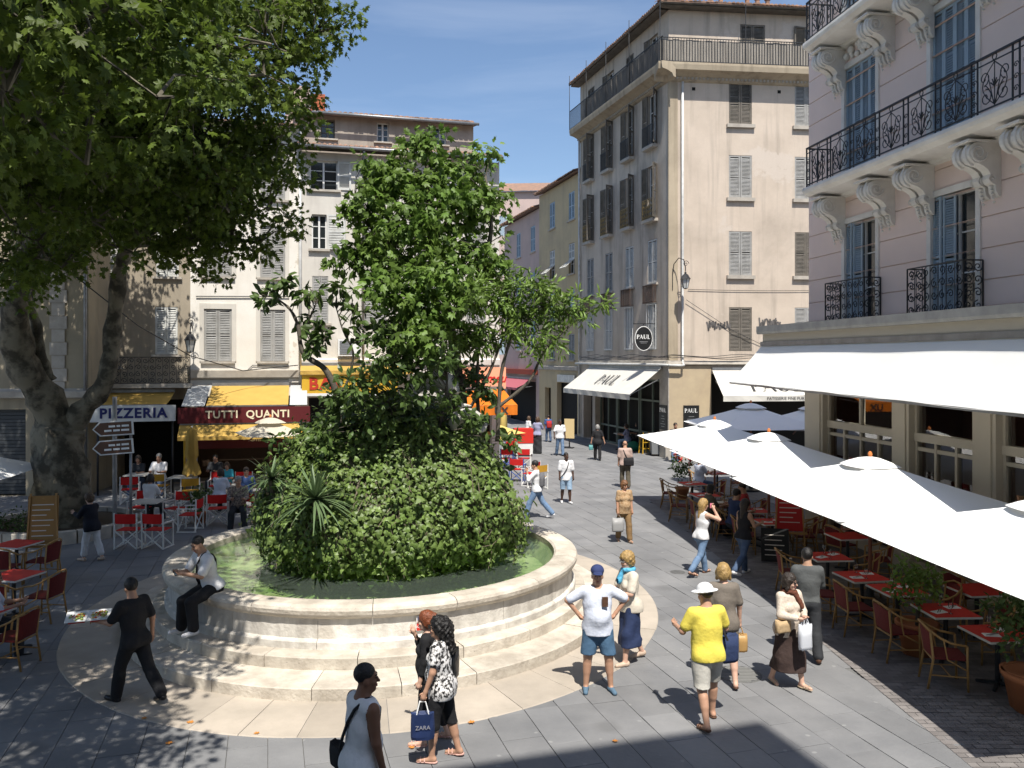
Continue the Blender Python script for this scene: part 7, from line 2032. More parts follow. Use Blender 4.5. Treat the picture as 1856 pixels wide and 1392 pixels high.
    if top:
        kind, tm, sl_ = top[0], top[1], top[2]
        hem = top[3] if len(top) > 3 else -.06
        loose = (top[4] if len(top) > 4 else .014) * .7
        v = Vol(lo, hi, vox)
        torso(v, loose)
        if sl_ > 0: armv(v, loose * 1.1, sl_, .012 if sl_ < 1 else .004)
        else:
            v.cap(tors(-sw * .55, 0, .48), tors(-sw * .55, 0, .40), .06, .06, .03, loose); v.cap(tors(sw * .55, 0, .48), tors(sw * .55, 0, .40), .06, .06, .03, loose)
        if hem < -.02:
            for sx in (-1, 1): v.ell(tors(sx * .085, -.045, -.05), (.095, .095, .10), None, .05, loose * 1.4 + .014)
            v.cap(tors(0, 0, -.02), tors(0, 0, hem - .06), (.16 if f else .155) + .02 * fat, (.18 if f else .172) + .02 * fat, .05, loose + .012, (1, .76 + .1 * fat, 1))
        v.fold(.0045, seed)
        v.half(tors(0, 0, hem), tors(0, 0, -1) - tors(0, 0, 0))
        v.half(tors(0, 0, .555), tors(0, 0, 1) - tors(0, 0, 0))
        if kind == 'tank':
            for sx in (-1, 1): v.carve(tors(sx * (sw + .045), 0, .44), .085)
            v.carve(tors(0, .1, .50), .085)
        elif kind == 'vneck': v.carve(tors(0, .12, .50), .085); v.carve(tors(0, .13, .43), .05)
        else: v.carve(tors(0, .07, .565), .06)
        me = v.mesh('shirt', tm)
        if me: part({'tank': 'vest_top', 'jacket': 'jacket'}.get(kind, 'shirt'), me, P, SM)
    if shoes is not None:
        for i in range(2):
            v = Vol(np.minimum(ank[i], toe[i]) - .16, np.maximum(ank[i], toe[i]) + .14, .011)
            sm_, sk_ = shoes[0], shoes[1]
            hl = ank[i] + np.array([0, -.035, -.045])
            v.cap(hl, toe[i], .043, .034, .02); v.cap(hl, hl + np.array([0, .04, .0]), .042, .044, .02)
            if sk_ == 'boot': v.cap(ank[i], hl, .05, .045, .03)
            zf = min(ank[i][2] - .078, toe[i][2] - .028)
            if sk_ == 'sandal':
                dv = toe[i] - hl; v.half(hl + np.array([0, 0, -.012]), np.array([0, -dv[2], dv[1]]) if abs(dv[1]) > .01 else (0, 0, 1))
            me = v.mesh('shoe', sm_)
            if me: part('sandal' if sk_ == 'sandal' else 'shoe', me, P, SM)
            if sk_ == 'sandal':
                b = MB()
                for tq_ in (.55, .8):
                    c = hl + (toe[i] - hl) * tq_; b.tube([tuple(c + np.array([-.042, 0, -.005])), tuple(c + np.array([0, .01, .042])), tuple(c + np.array([.042, 0, -.005]))], .008, 5)
                part('sandal_strap', b.mesh('sandal_strap', sm_), P, SM)
    # --- hair
    if style != 'bald':
        hv = Vol(hc - np.array([.24, .26, .55 if style in ('long', 'curly') else .24]), hc + np.array([.24, .26, .22]), .011)
        th = .003 if style == 'crop' else (.012 if style in ('short', 'pony') else .02)
        hv.ell(hd_(0, -.018, .042), (.078 + th, .095 + th, .09 + th), Rh, .02)
        if style in ('bob', 'long', 'curly', 'puff', 'bun'):
            hv.ell(hd_(0, -.045, -.02), (.088 + th * .6, .075 + th, .10), Rh, .03)
        if style == 'puff': hv.ell(hd_(0, -.02, .055), (.11, .12, .105), Rh, .03); hv.curl(.012, 55)
        if style == 'bob':
            for sx in (-1, 1): hv.cap(hd_(sx * .08, -.01, .02), hd_(sx * .095, .0, -.10), .035, .025, .03)
            hv.curl(.007, 50)
        if style == 'long':
            hv.cap(hd_(0, -.06, 0), hd_(0, -.085, -.30), .075, .045, .04); hv.cap(hd_(.05, -.05, 0), hd_(.07, -.05, -.24), .04, .025, .03); hv.cap(hd_(-.05, -.05, 0), hd_(-.07, -.05, -.24), .04, .025, .03); hv.curl(.006, 60)
        if style == 'curly':
            hv.ell(hd_(0, -.06, .0), (.13, .12, .13), Rh, .03); hv.cap(hd_(0, -.09, -.05), hd_(0, -.14, -.28), .11, .085, .05); hv.curl(.022, 62)
        if style == 'bun': hv.ell(hd_(0, -.12, .06), (.055, .05, .05), Rh, .02); hv.curl(.006, 60)
        if style == 'pony': hv.cap(hd_(0, -.1, .05), hd_(0, -.16, -.14), .035, .02, .03)
        # open the face
        fc = hd_(0, .125, -.03); hv.carve(fc, .088 if style not in ('short', 'crop') else .10)
        hv.carve(hd_(0, .11, -.10), .085)
        if style in ('short', 'crop', 'pony'):
            n_ = Rh @ np.array([0, .5, -1.0]); hv.half(hd_(0, .0, -.02 if style == 'crop' else -.03), n_)
        me = hv.mesh('hair', hairm(hair))
        if me: part('hair', me, P, SM)
    if hat:
        hk, hm = hat
        v = Vol(hc - .25, hc + .25, .011)
        v.ell(hd_(0, -.01, .07), (.098, .115, .085), Rh, .01); v.half(hd_(0, 0, .045), Rh @ np.array([0, 0, -1.0]))
        if hk == 'cap': v.ell(hd_(0, .12, .05), (.075, .07, .012), Rh, .015)
        if hk == 'bucket': v.ell(hd_(0, .0, .045), (.165, .185, .022), Rh, .02)
        me = v.mesh('hat', hm); part('cap' if hk == 'cap' else 'sun_hat', me, P, SM)
    if glasses:
        b = MB()
        for sx in (-1, 1):
            b.lathe([(0, -.006), (.024, -.004), (.024, .004), (0, .006)], 10, tuple(hd_(sx * .033, .1, .008))); b.bar(tuple(hd_(sx * .055, .09, .012)), tuple(hd_(sx * .08, -.0, .005)), .006)
        b.bar(tuple(hd_(-.02, .105, .014)), tuple(hd_(.02, .105, .014)), .006); part('sunglasses', b.mesh('sunglasses', glasses), P, SM)
    info = dict(P=P, S=S, sho=sho, elb=elb, wri=wri, hd=hd, hc=hc, neck=neck, tors=tors, W=W[P.name] @ SM, hip=hip, knee=knee)
    return info
def wp_(info, v): return info['W'] @ Vector(tuple(float(x) for x in v))

def bag(name, label, info, hand=None, at_=None, size=(.3, .1, .34), m=None, strap=None, strapm=None, drop=.0, yaw=0.0, soft=True, cat='bag', letters=None):
    """a bag hanging from a hand (hand = 0/1) or resting at a body point; world-space thing of its own"""
    w_, d_, h_ = size
    if hand is not None: c = wp_(info, info['wri'][hand] + info['hd'][hand] * .11)
    else: c = wp_(info, at_)
    rz = W[info['P'].name].to_euler().z + yaw
    t_ = thing(name, label, cat, (c.x, c.y, c.z - drop - h_), rz)
    b = MB(); b.smooth = soft; n = 12; prof_ = [(.0, 0.0), (.92, .0), (1.0, .12 * h_), (1.0, .55 * h_), (.96, h_), (.86, h_ - .004), (0, h_ - .03)]
    vs = []; fs = []
    for r_, z in prof_:
        for k in range(n):
            a = 2 * PI * k / n + PI / n; ca, sa = math.cos(a), math.sin(a); q = 1 / max(abs(ca) ** .5, .35); sx = math.copysign(abs(ca) ** .45, ca); sy = math.copysign(abs(sa) ** .6, sa)
            vs.append((w_ / 2 * sx * r_, d_ / 2 * sy * r_ * (1 + .12 * math.sin(3 * a + z * 20)), z + .008 * math.sin(5 * a) * (r_ > 0)))
    for l_ in range(len(prof_) - 1):
        for k in range(n): fs.append((l_ * n + k, l_ * n + (k + 1) % n, (l_ + 1) * n + (k + 1) % n, (l_ + 1) * n + k))
    b.add(vs, fs); b.build('body', m, t_)
    if drop > 0:
        for sy in (-1, 1):
            b = MB(); b.tube([(-w_ * .25, sy * d_ * .3, h_ - .01), (-w_ * .12, sy * .01, h_ + drop * .9), (w_ * .12, sy * .01, h_ + drop * .9), (w_ * .25, sy * d_ * .3, h_ - .01)], .006, 5); b.build('handle', strapm or m, t_)
    if strap:
        pts = [wp_(info, q) for q in strap]; inv = W[t_.name].inverted()
        b = MB(); b.tube([tuple(inv @ q) for q in pts], .016, 5); b.build('strap', strapm or m, t_)
    if letters:
        part('lettering', text_mesh(letters[0], letters[1], letters[2], .001), t_, Matrix.Translation((0, -d_ / 2 - .012, h_ * .5)) @ Matrix.Rotation(PI / 2, 4, 'X'))
    return t_
def strap_pts(I, sh, side, z=-.05, n=7, r=.0):
    """cross-body strap: from shoulder sh(0/1) down to hip on the other side, front then back"""
    t_ = I['tors']; sx = -1 if sh == 0 else 1
    fr = [(sx * .09, .04, .545), (sx * .05, .145, .42), (0, .165, .28), (-sx * .08, .16, .15), (-sx * .15, .12, .04), (-sx * .2, .05, z)]
    bk_ = [(-sx * .2, -.05, z), (-sx * .14, -.14, .06), (-sx * .05, -.165, .2), (sx * .03, -.16, .36), (sx * .07, -.12, .47), (sx * .09, -.02, .55)]
    return [t_(*q) for q in bk_ + fr[:]] 
# fabrics
c_white = cloth('white_cotton', (.74, .74, .75)); c_black = cloth('black_cotton', (.016, .016, .018)); c_jean = cloth('blue_denim', (.10, .17, .29), (.17, .25, .37), sc_=6); c_jeand = cloth('dark_denim', (.045, .075, .14), (.08, .12, .2), sc_=6)
c_jeanl = cloth('pale_denim', (.30, .42, .55), (.24, .34, .46)); c_navy = cloth('navy_cotton', (.025, .04, .10)); c_steel = cloth('steel_blue_cotton', (.07, .14, .23)); c_cream = cloth('cream_knit', (.66, .60, .50)); c_yellow = cloth('yellow_jersey', (.74, .62, .10), (.66, .54, .08))
c_khaki = cloth('pale_khaki', (.46, .44, .39)); c_taupe = cloth('taupe_jersey', (.17, .145, .12)); c_brown = cloth('brown_crinkle', (.055, .035, .03)); c_grey = cloth('dark_grey_twill', (.085, .09, .09)); c_dgrey = cloth('charcoal_twill', (.03, .032, .036))
c_pat = mat('black_white_print', (.72, .70, .68), .85, (.02, .02, .02), 22, 3.0, bump=.15, bscale=50, coords='obj'); c_tanp = cloth('brown_mottled_print', (.30, .18, .09), (.42, .30, .18), sc_=25, amt=1.5); c_tan = cloth('brown_linen', (.24, .15, .07)); c_rose = cloth('dusty_rose_linen', (.46, .34, .29)); c_ltblue = cloth('pale_blue_check', (.60, .63, .70), (.50, .54, .64), sc_=30)
c_olive = cloth('olive_trousers', (.10, .085, .06)); c_red = cloth('red_cotton', (.40, .03, .03)); c_plaid = mat('brown_check', (.30, .24, .20), .85, (.10, .085, .08), 26, 2.0, coords='obj'); c_blue = cloth('mid_blue_cotton', (.05, .10, .25)); c_cyan = cloth('turquoise_cotton', (.05, .38, .48)); c_lav = cloth('lavender_cotton', (.28, .29, .42))
s_white = cloth('white_trainer', (.72, .72, .73)); s_black = cloth('black_leather', (.012, .012, .013), rough=.35); s_blue = cloth('blue_espadrille', (.10, .17, .24)); s_brown = cloth('brown_leather', (.10, .05, .03), rough=.5); s_beige = cloth('beige_leather', (.55, .42, .32), rough=.5)
def G(px, py, z=0.0): return tuple(ground(px, py, z))
def HT(yh, yf): return EYE * (1 - (yh - HZ) / (yf - HZ))
ST = ((0, 3, 2), (0, 3, 2))
hang = ((.15, .02, -1), (.04, .25, -1))
# --- the foreground
I = person('waiter in black carrying two plates of food past the fountain', G(243, 1272), -62, 1.66, 'm', 'tan', 'black', 'short', ('tee', c_black, .75, -.12, .022), ('trousers', c_black, 1.97, .024), (s_black, 'shoe'), ((22, 12, 2), (-24, 14, 2)), (((.25, .45, -.85), (.1, 1, .02)), ((.3, -.3, -1), (.1, .15, -1))), 4, 10, 8)
pl = wp_(I, I['wri'][0] + I['hd'][0] * .10)
m_china = mat('white_china', (.78, .78, .76), .3, spec=.5); m_redtray = mat('red_plate_base', (.5, .03, .02), .4)
for q, (dx, dy) in enumerate(((.10, .0), (-.17, -.04))):
    t_ = thing('food_plate', ['square white plate of salad nearer the waiter', 'square white plate of salad held out farthest'][q], 'plate', (pl.x + dx, pl.y + dy, pl.z + .03 + .015 * (1 - q)), R(20))
    t_.matrix_basis = t_.matrix_basis @ Matrix.Rotation(R(14), 4, 'X'); W[t_.name] = t_.matrix_basis.copy()
    b = MB(); b.add([(-.09, -.09, 0), (.09, -.09, 0), (.09, .09, 0), (-.09, .09, 0), (-.14, -.14, .03), (.14, -.14, .03), (.14, .14, .03), (-.14, .14, .03), (-.1, -.1, .012), (.1, -.1, .012), (.1, .1, .012), (-.1, .1, .012)],
                    [(3, 2, 1, 0), (0, 1, 5, 4), (1, 2, 6, 5), (2, 3, 7, 6), (3, 0, 4, 7), (4, 5, 9, 8), (5, 6, 10, 9), (6, 7, 11, 10), (7, 4, 8, 11), (8, 9, 10, 11)]); b.build('dish', m_china, t_)
    rf = random.Random(q)
    for nm_, cc, nn_ in (('lettuce', (.35, .45, .10), 14), ('tomato', (.55, .08, .02), 9), ('potato', (.6, .42, .12), 10)):
        b = MB(); b.smooth = True
        for _ in range(nn_): r_ = rf.uniform(.012, .024); b.lathe([(0, -r_ * .6), (r_, 0), (0, r_ * .6)], 6, (rf.uniform(-.085, .085), rf.uniform(-.085, .085), .022 + rf.uniform(0, .014)))
        b.build(nm_, mat('food_' + nm_, cc, .6), t_)
    b = MB(); b.box(-.1, .1, -.1, .1, -.012, -.001); b.build('red_underplate', m_redtray, t_)
# man sitting on the coping
ang = math.atan2(-3.2, -2.3); sp_ = (FX + 3.62 * math.cos(ang), FY + 3.62 * math.sin(ang), 0)
I = person('young man in white T-shirt sitting on the fountain rim looking at his phone', sp_, -136, 1.74, 'm', 'olive', 'black', 'crop', ('tee', c_white, .8, -.05, .02), ('trousers', c_black, 1.95, .026), (s_white, 'shoe'), ((74, 78, 10), (66, 66, 9)), (((.12, .45, -.8), (-.55, .75, .18)), ((.12, .45, -.8), (-.55, .75, .18))), 16, 0, 24, 0, 1.0 - .0)
hnd = wp_(I, (I['wri'][0] + I['wri'][1]) / 2 + np.array([0, .09, .02])); t_ = thing('phone', 'small phone in the hands of the man on the fountain rim', 'phone', tuple(hnd), R(40)); b = MB(); b.box(-.035, .035, -.06, .06, -.006, .006, Matrix.Rotation(R(30), 4, 'X')); b.build('case', m_black, t_)
b = MB(); b.box(-.03, .03, -.05, .05, .0065, .0075, Matrix.Rotation(R(30), 4, 'X')); b.build('screen', mat('phone_screen', (.3, .35, .4), .2), t_)
bag('shoulder_bag', 'black shoulder bag at the hip of the man on the fountain rim', I, None, I['tors'](.27, -.04, .1), (.3, .12, .22), c_black, strap_pts(I, 0, 1, .05), c_black)
I = person('man in white sleeveless top seen from behind at the lower edge', G(655, 1570), 52, 1.79, 'm', 'brown', 'black', 'crop', ('tank', c_white, 0, -.12, .018), ('trousers', c_navy, 1.97, .02), (s_black, 'shoe'), ((10, 8, 2), (-8, 6, 2)), (hang, hang), 2, 26, 0, .3)
bag('shoulder_bag', 'small black bag slung on the back of the man in the white sleeveless top', I, None, I['tors'](-.25, -.1, .06), (.24, .1, .2), c_black, strap_pts(I, 1, 0, .02), c_black)
I = person('dark curly-haired woman in a black and white print top and black shorts', G(800, 1376), -78, 1.60, 'f', 'tan', 'black', 'curly', ('vneck', c_pat, .55, -.16, .022), ('trousers', c_black, 1.15, .02), (cloth('pink_flipflop', (.6, .36, .30)), 'sandal'), ((9, 6, 2), (-10, 6, 2)), (((.22, .1, -1), (.1, .35, -1)), ((.25, -.05, -1), (.1, .2, -1))), 2, -18, 0, .5, glasses=m_black)
bag('shopping_bag', 'navy paper shopping bag carried by the woman in the print top', I, 0, None, (.27, .11, .29), cloth('navy_paper', (.02, .035, .10), rough=.5, bump=.05), None, m_wlet, .14, R(-70), False, letters=('ZARA', .065, mat('silver_print', (.28, .28, .30), .5)))
bag('shoulder_bag', 'black leather bag on the shoulder of the curly-haired woman', I, None, I['tors'](.2, -.1, .36), (.26, .12, .32), s_black, [I['tors'](.13, .1, .34), I['tors'](.13, .03, .55), I['tors'](.16, -.1, .36)], s_black)
I = person('red-haired woman in black walking on the far side of the print-top woman', G(778, 1345), -85, HT(1112, 1345), 'f', 'pale', 'red', 'bun', ('tee', c_black, 1.6, -.1, .02), ('trousers', c_black, 1.6, .02), (cloth('pink_flipflop', (.6, .36, .30)), 'sandal'), ((8, 6, 2), (-12, 8, 2)), (hang, ((.15, .4, -.8), (-.35, .35, 1))), 2, 0, 0, .2)
I = person('older man in navy cap, pale shirt and blue shorts with hands on hips', G(1083, 1250), 176, 1.68, 'm', 'tan', 'grey', 'short', ('tee', c_ltblue, .85, -.14, .022), ('shorts', c_steel, .86, .03), (s_blue, 'shoe'), ((8, 8, 8), (2, 4, 7)), (((1, -.12, -.62), (-.75, .05, -.95)), ((1, -.12, -.62), (-.75, .05, -.95))), -3, 6, 0, .9, hat=('cap', cloth('navy_cap', (.03, .045, .13))))
t_ = I['tors']; b = MB(); pc = wp_(I, t_(-.08, .175, .34)); gl_ = thing('glasses_case', 'brown case tucked in the shirt pocket of the man in the navy cap', 'case', (pc.x, pc.y, pc.z - .05), W[I['P'].name].to_euler().z); b.box(-.04, .04, -.012, .02, 0, .13); b.build('case', s_brown, gl_)
I = person('older woman in cream blouse, navy skirt and blue scarf', G(1142, 1200), -112, HT(1003, 1200), 'f', 'pale', 'blonde', 'puff', ('tee', c_cream, .8, -.1, .022), ('skirt', c_navy, .62, .0135), (s_beige, 'shoe'), ((16, 10, 2), (-14, 12, 2)), (((.2, .3, -.9), (-.5, .8, -.1)), ((.2, .25, -.9), (-.4, .85, -.15))), 3, -6, 6, .6, glasses=m_zinc)
sc_v = Vol(I['neck'] - .22, I['neck'] + .2, .012)
for q in range(10): a = 2 * PI * q / 10; a2 = a + 2 * PI / 10; sc_v.cap(I['neck'] + np.array([.085 * math.cos(a), .085 * math.sin(a) + .01, .03]), I['neck'] + np.array([.085 * math.cos(a2), .085 * math.sin(a2) + .01, .03]), .032, .032, .02)
sc_v.cap(I['neck'] + np.array([0.02, .1, .0]), I['neck'] + np.array([.03, .17, -.16]), .035, .05, .03); sc_v.fold(.006, 2, 60, 30)
part('scarf', sc_v.mesh('scarf', cloth('sky_blue_silk', (.10, .40, .62), rough=.5)), I['P'], Matrix.Scale(I['S'], 4))
I = person('man in yellow shirt, white sun hat and pale shorts seen from behind', G(1282, 1310), -14, HT(1064, 1310), 'm', 'tan', 'dark', 'short', ('tee', c_yellow, .7, -.12, .024), ('shorts', c_khaki, .92, .036), (s_brown, 'sandal'), ((-14, 10, 5), (14, 8, 5)), (((.45, .25, -1), (-.1, .9, .0)), ((.4, .2, -1), (-.1, .9, -.05))), 3, -24, 12, .8, hat=('bucket', c_white))
bag('shoulder_bag', 'navy bag hanging at the right side of the man in yellow', I, None, I['tors'](.30, .03, .16), (.3, .14, .34), c_navy, [I['tors'](.2, .12, .1), I['tors'](.1, .05, .55), I['tors'](.24, -.1, .12)], c_black)
I = person('blonde woman in taupe T-shirt walking ahead of the man in yellow', G(1312, 1238), 4, HT(1026, 1238), 'f', 'pale', 'blonde', 'bob', ('tee', c_taupe, .8, -.12, .022), ('shorts', c_taupe, .95, .03), (s_brown, 'sandal'), ((16, 8, 2), (-12, 10, 2)), (hang, ((.25, .05, -1), (.05, .2, -1))), 2, 10, 0, .5)
bag('plastic_bag', 'thin orange-tinted plastic bag in the hand of the blonde woman', I, 1, None, (.22, .12, .24), mat('amber_plastic', (.6, .38, .15), .4, transl=.4), None, None, .1)
I = person('woman in lace top, dark scarf and long brown skirt holding a white bag', G(1428, 1243), 158, HT(1042, 1243), 'f', 'pale', 'dark', 'bob', ('tee', cloth('ivory_lace', (.62, .54, .45), (.5, .42, .34), sc_=40, amt=1), 1.95, -.14, .02), ('skirt', c_brown, .66, .015), (cloth('gold_sandal', (.5, .40, .28), rough=.4), 'sandal'), ((16, 8, 2), (-10, 12, 2)), (((.2, .25, -.9), (-.6, .8, .0)), ((.2, .25, -.9), (-.6, .8, -.05))), 2, -28, 2, .5, glasses=m_black)
sc_v = Vol(I['neck'] - .3, I['neck'] + .2, .012)
for q in range(10): a = 2 * PI * q / 10; a2 = a + 2 * PI / 10; sc_v.cap(I['neck'] + np.array([.085 * math.cos(a), .085 * math.sin(a) + .01, .02]), I['neck'] + np.array([.085 * math.cos(a2), .085 * math.sin(a2) + .01, .02]), .034, .034, .02)
sc_v.cap(I['neck'] + np.array([-.05, .1, .0]), I['neck'] + np.array([-.13, .16, -.2]), .035, .045, .03); sc_v.fold(.006, 4, 60, 30)
part('scarf', sc_v.mesh('scarf', cloth('rust_brown_silk', (.13, .045, .025))), I['P'], Matrix.Scale(I['S'], 4))
bag('plastic_bag', 'white plastic bag hanging from the hand of the woman in the lace top', I, 0, None, (.2, .1, .34), mat('white_plastic', (.74, .76, .8), .35, transl=.3), None, None, .08)
bag('handbag', 'small straw handbag at the hip of the woman in the lace top', I, None, I['tors'](.22, .14, .16), (.24, .1, .17), cloth('straw', (.45, .32, .18)), None, None, .0, letters=None)
I = person('man in dark grey shirt and black trousers walking away beside the terrace', G(1464, 1192), 10, HT(997, 1192), 'm', 'olive', 'black', 'short', ('tee', c_grey, 1.95, -.02, .022), ('trousers', c_dgrey, 1.97, .024), (s_brown, 'shoe'), ((14, 8, 2), (-14, 10, 2)), (hang, ((.15, .3, -.9), (-.2, .9, .0))), 3, 6, 4, .3)
# --- middle distance
I = person('girl in white vest and jeans with a phone at her ear', G(1272, 1042), 62, HT(905, 1042), 'f', 'pale', 'blonde', 'long', ('tank', c_white, 0, -.08, .012), ('trousers', c_jean, 1.97, .012), (s_brown, 'sandal'), ((18, 8, 2), (-20, 22, 2)), (hang, ((.5, .75, -.35), (-.45, -.3, 1))), 3, 8, 6)
t_ = thing('phone', 'pink phone held to the ear of the girl in the white vest', 'phone', tuple(wp_(I, I['wri'][1] + I['hd'][1] * .1 + np.array([-.03, 0, 0])))); b = MB(); b.box(-.025, .025, -.012, .012, -.05, .05); b.build('case', mat('pink_plastic', (.7, .2, .3), .4), t_)
I = person('dark-haired woman in black vest and jeans walking beside the terrace', G(1348, 1042), 58, HT(906, 1042), 'f', 'tan', 'dark', 'long', ('tank', c_black, 0, -.08, .012), ('trousers', c_jeand, 1.97, .013), (s_white, 'shoe'), ((16, 8, 2), (-20, 24, 2)), (hang, ((.15, .35, -.9), (-.2, .9, .1))), 3, 0, 6)
I = person('auburn-haired woman in brown print blouse and brown trousers', G(1131, 982), 170, HT(873, 982), 'f', 'tan', 'auburn', 'bob', ('tee', c_tanp, .7, -.12, .022), ('trousers', c_tan, 1.92, .026), (s_beige, 'sandal'), ((14, 8, 2), (-8, 12, 2)), (hang, hang), 2, -20, 14, .6)
bag('plastic_bag', 'grey printed carrier bag held by the woman in brown', I, 1, None, (.3, .1, .34), mat('grey_plastic_film', (.38, .38, .38), .4, transl=.2), None, None, .08)
I = person('boy in white T-shirt and pale denim shorts walking down the street', G(1026, 912), 172, HT(822, 912), 'm', 'dark', 'black', 'crop', ('tee', c_white, .9, -.14, .03), ('shorts', c_jeanl, .98, .036), (s_white, 'shoe'), ((8, 6, 3), (-6, 8, 3)), (hang, hang), 0, -14, 0)
b = MB(); b.tube([tuple(q) for q in strap_pts(I, 0, 1)], .014, 5); part('bag_strap', b.mesh('bag_strap', c_black), I['P'], Matrix.Scale(I['S'], 4))
I = person('young man in white shirt and jeans striding left with a hand at his face', G(972, 940), -80, HT(836, 940) * 1.03, 'm', 'tan', 'black', 'short', ('tee', c_white, 1.5, -.08, .022), ('trousers', c_jean, 1.97, .02), (s_white, 'shoe'), ((26, 8, 2), (-26, 16, 2)), (((.25, .5, -.6), (-.3, .2, 1)), ((.25, .25, -1), (.1, .3, -1))), 2, 0, 4)
bag('backpack', 'grey backpack on the young man striding past the fountain', I, None, I['tors'](0, -.19, .46), (.27, .14, .38), cloth('grey_nylon', (.14, .14, .15)), [I['tors'](.1, -.12, .44), I['tors'](.1, .0, .55), I['tors'](.1, .13, .38), I['tors'](.13, -.1, .15)], c_dgrey, 0, R(0))
I = person('bald man in dusty rose shirt with a black satchel walking away', G(1133, 884), 2, HT(804, 884) * 1.04, 'm', 'tan', 'grey', 'bald', ('tee', c_rose, .9, -.1, .024), ('trousers', c_olive, 1.97, .024), (s_brown, 'shoe'), ((10, 8, 2), (-8, 8, 2)), (hang, hang), 2, 0, 8, .6)
bag('satchel', 'black satchel on the hip of the man in the rose shirt', I, None, I['tors'](.12, -.2, .2), (.36, .1, .28), c_black, strap_pts(I, 0, 1, -.02), c_black)
I = person('grey-haired woman in black walking away towards the bakery', G(1083, 834), 8, HT(771, 834), 'f', 'tan', 'grey', 'bob', ('tee', c_black, .8, -.14, .022), ('trousers', c_black, 1.9, .02), (s_black, 'shoe'), ((10, 6, 2), (-10, 14, 2)), (((.35, -.05, -1), (.2, .1, -1)), ((.4, -.05, -1), (.3, .1, -1))), 2, 0, 4, .5, vox=.017)
bag('plastic_bag', 'small teal plastic bag in the hand of the woman in black', I, 0, None, (.2, .1, .22), mat('teal_plastic', (.10, .28, .28), .4), None, None, .06)
I = person('man in white shirt and jeans coming out of the narrow street', G(1015, 826), 168, HT(761, 826), 'm', 'dark', 'black', 'crop', ('tee', c_white, .8, -.1, .024), ('trousers', c_jean, 1.97, .02), (s_black, 'shoe'), ((10, 6, 2), (-12, 8, 2)), (hang, ((.4, .1, -1), (.1, .4, -.9))), 0, 0, 0, vox=.017)
I = person('man with a red rucksack walking away down the narrow street', G(994, 801), -8, HT(753, 801), 'm', 'tan', 'dark', 'short', ('tee', c_blue, .8, -.08, .02), ('trousers', c_jeand, 1.97, .02), (s_black, 'shoe'), ((10, 6, 2), (-10, 8, 2)), (hang, hang), 2, vox=.02)
bag('rucksack', 'red rucksack worn by the man walking away down the street', I, None, I['tors'](.02, -.18, .44), (.28, .16, .38), c_red)
person('woman in lavender top and long dark skirt by the orange awning', G(974, 822), 20, HT(757, 822), 'f', 'tan', 'brown', 'bob', ('tee', c_lav, .8, -.06, .02), ('skirt', c_dgrey, .9, .0135), (s_black, 'shoe'), ST, (hang, ((.2, .4, -.8), (-.3, .8, .2))), 2, vox=.02)
person('woman in white top standing behind the red and white cabinet', G(956, 808), 60, HT(760, 808) * 1.1, 'f', 'tan', 'brown', 'bob', ('tee', c_white, .8, -.1, .02), ('trousers', c_dgrey, 1.95, .02), (s_black, 'shoe'), ST, None, 8, vox=.02)
person('man in jeans standing at the bakery corner beyond the parasols', G(1224, 838), 170, 1.72, 'm', 'tan', 'dark', 'short', ('tee', c_dgrey, .8, -.08, .02), ('trousers', c_jean, 1.97, .02), (s_black, 'shoe'), ST, None, 0, vox=.02)
person('brown-haired woman in dark jacket and white trousers under the plane tree', G(166, 1016), -66, HT(897, 1016), 'f', 'pale', 'brown', 'puff', ('jacket', cloth('navy_wool', (.014, .016, .026)), 1.9, -.16, .03), ('trousers', c_white, 1.75, .022), (s_beige, 'shoe'), ((14, 8, 2), (-12, 10, 2)), (((.2, .5, -.8), (-.2, .8, .2)), ((.2, .4, -.9), (-.2, .9, .0))), 6, 0, 14, .6)
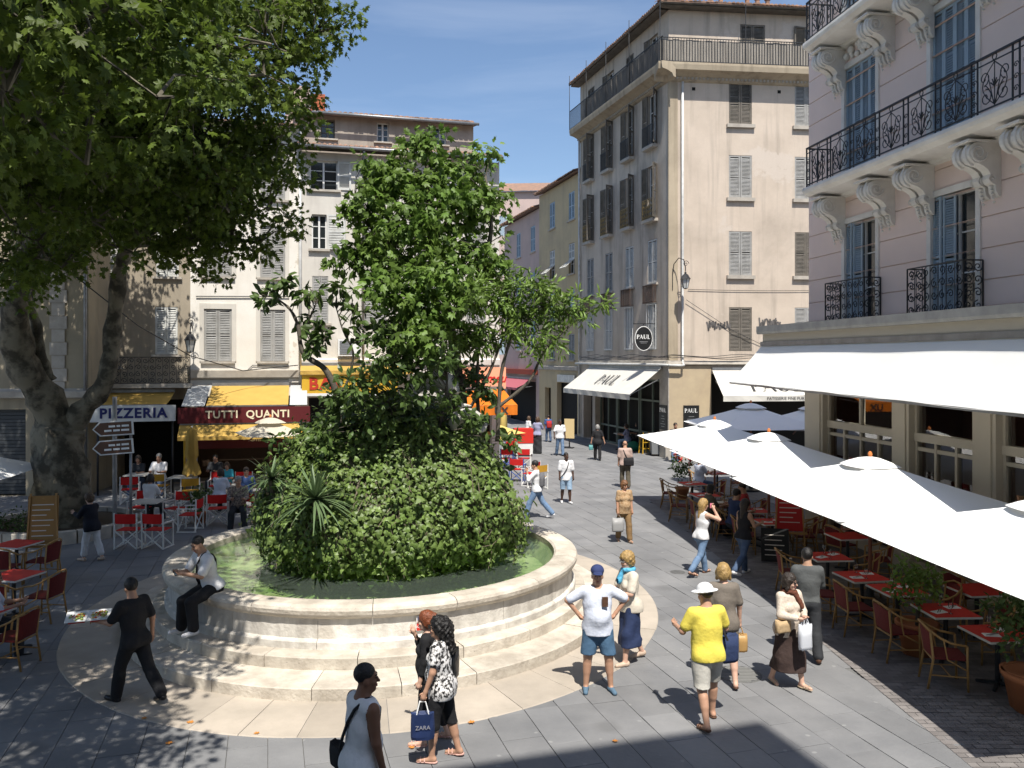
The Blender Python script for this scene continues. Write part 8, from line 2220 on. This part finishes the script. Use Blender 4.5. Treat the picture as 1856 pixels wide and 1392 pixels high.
# --- people at the tables
def sit(label, px, py, yaw, sk, hair, style, sex, topc, sleeve, botc, z=.44, H=1.68, arms=None, hp=6, hy=0, fat=.3, vox=.018):
    g = ground(px, py)
    return person(label, (g.x, g.y, 0), yaw, H, sex, sk, hair, style, ('tee', topc, sleeve, -.04, .02), ('trousers', botc, 1.95, .02), (s_black, 'shoe'), ((84, 84, 8), (80, 78, 8)), arms or (((.15, .5, -.85), (-.25, .9, .05)), ((.15, .45, -.85), (-.3, .9, .1))), 6, hy, hp, fat, z, vox)
sit('man in brown checked shirt sitting by the fountain turned to the viewer', 432, 952, 165, 'tan', 'grey', 'short', 'm', c_plaid, 1.9, c_dgrey, H=1.78, hy=-20)
sit('person in pale blue top sitting with back turned under the yellow awning', 398, 930, 5, 'tan', 'dark', 'bob', 'f', c_ltblue, .8, c_dgrey)
sit('child in turquoise top seated under the yellow awning', 412, 905, 170, 'tan', 'brown', 'bob', 'f', c_cyan, .8, c_jeand, H=1.5)
sit('person in blue seated beyond the man in the checked shirt', 445, 925, 150, 'tan', 'dark', 'short', 'm', c_blue, .8, c_dgrey)
sit('woman in white with back turned at the pizzeria table', 270, 945, 8, 'tan', 'dark', 'bob', 'f', c_white, .8, c_dgrey)
sit('man in white shirt facing out from the pizzeria', 290, 895, 178, 'tan', 'grey', 'short', 'm', c_white, .8, c_jeand, H=1.8)
sit('woman in sunglasses and dark top facing out from the pizzeria', 252, 895, 175, 'tan', 'dark', 'bob', 'f', c_dgrey, .8, c_jeand)
sit('person in dark clothes deep under the cafe awning', 392, 892, 180, 'tan', 'black', 'short', 'm', c_dgrey, .8, c_dgrey)
sit('man in red and black shirt eating at a terrace table', 1352, 970, -78, 'tan', 'dark', 'crop', 'm', c_red, .8, c_dgrey, H=1.78)
sit('dark-haired woman seated with back to the street at a terrace table', 1283, 970, 80, 'tan', 'black', 'bob', 'f', c_olive, .8, c_dgrey)
sit('tanned woman in pale blue top at the far end of the terrace', 1266, 900, 60, 'tan', 'brown', 'bob', 'f', c_ltblue, .6, c_jeand, H=1.72)
sit('person in dark blue seated behind the woman in the black vest', 1330, 985, 70, 'olive', 'black', 'short', 'm', c_navy, .9, c_dgrey, H=1.75)
sit('customer in lavender top seated outside the bakery', 1138, 815, -70, 'tan', 'dark', 'bob', 'f', c_lav, .8, c_jeanl, H=1.65)
sit('customer seated with back to the bakery window', 1158, 812, -100, 'tan', 'brown', 'bob', 'f', c_taupe, .8, c_dgrey)
sit('person in pale blue at the cut-off table on the left edge', -22, 1190, 60, 'tan', 'dark', 'short', 'm', c_ltblue, 1.0, c_dgrey)
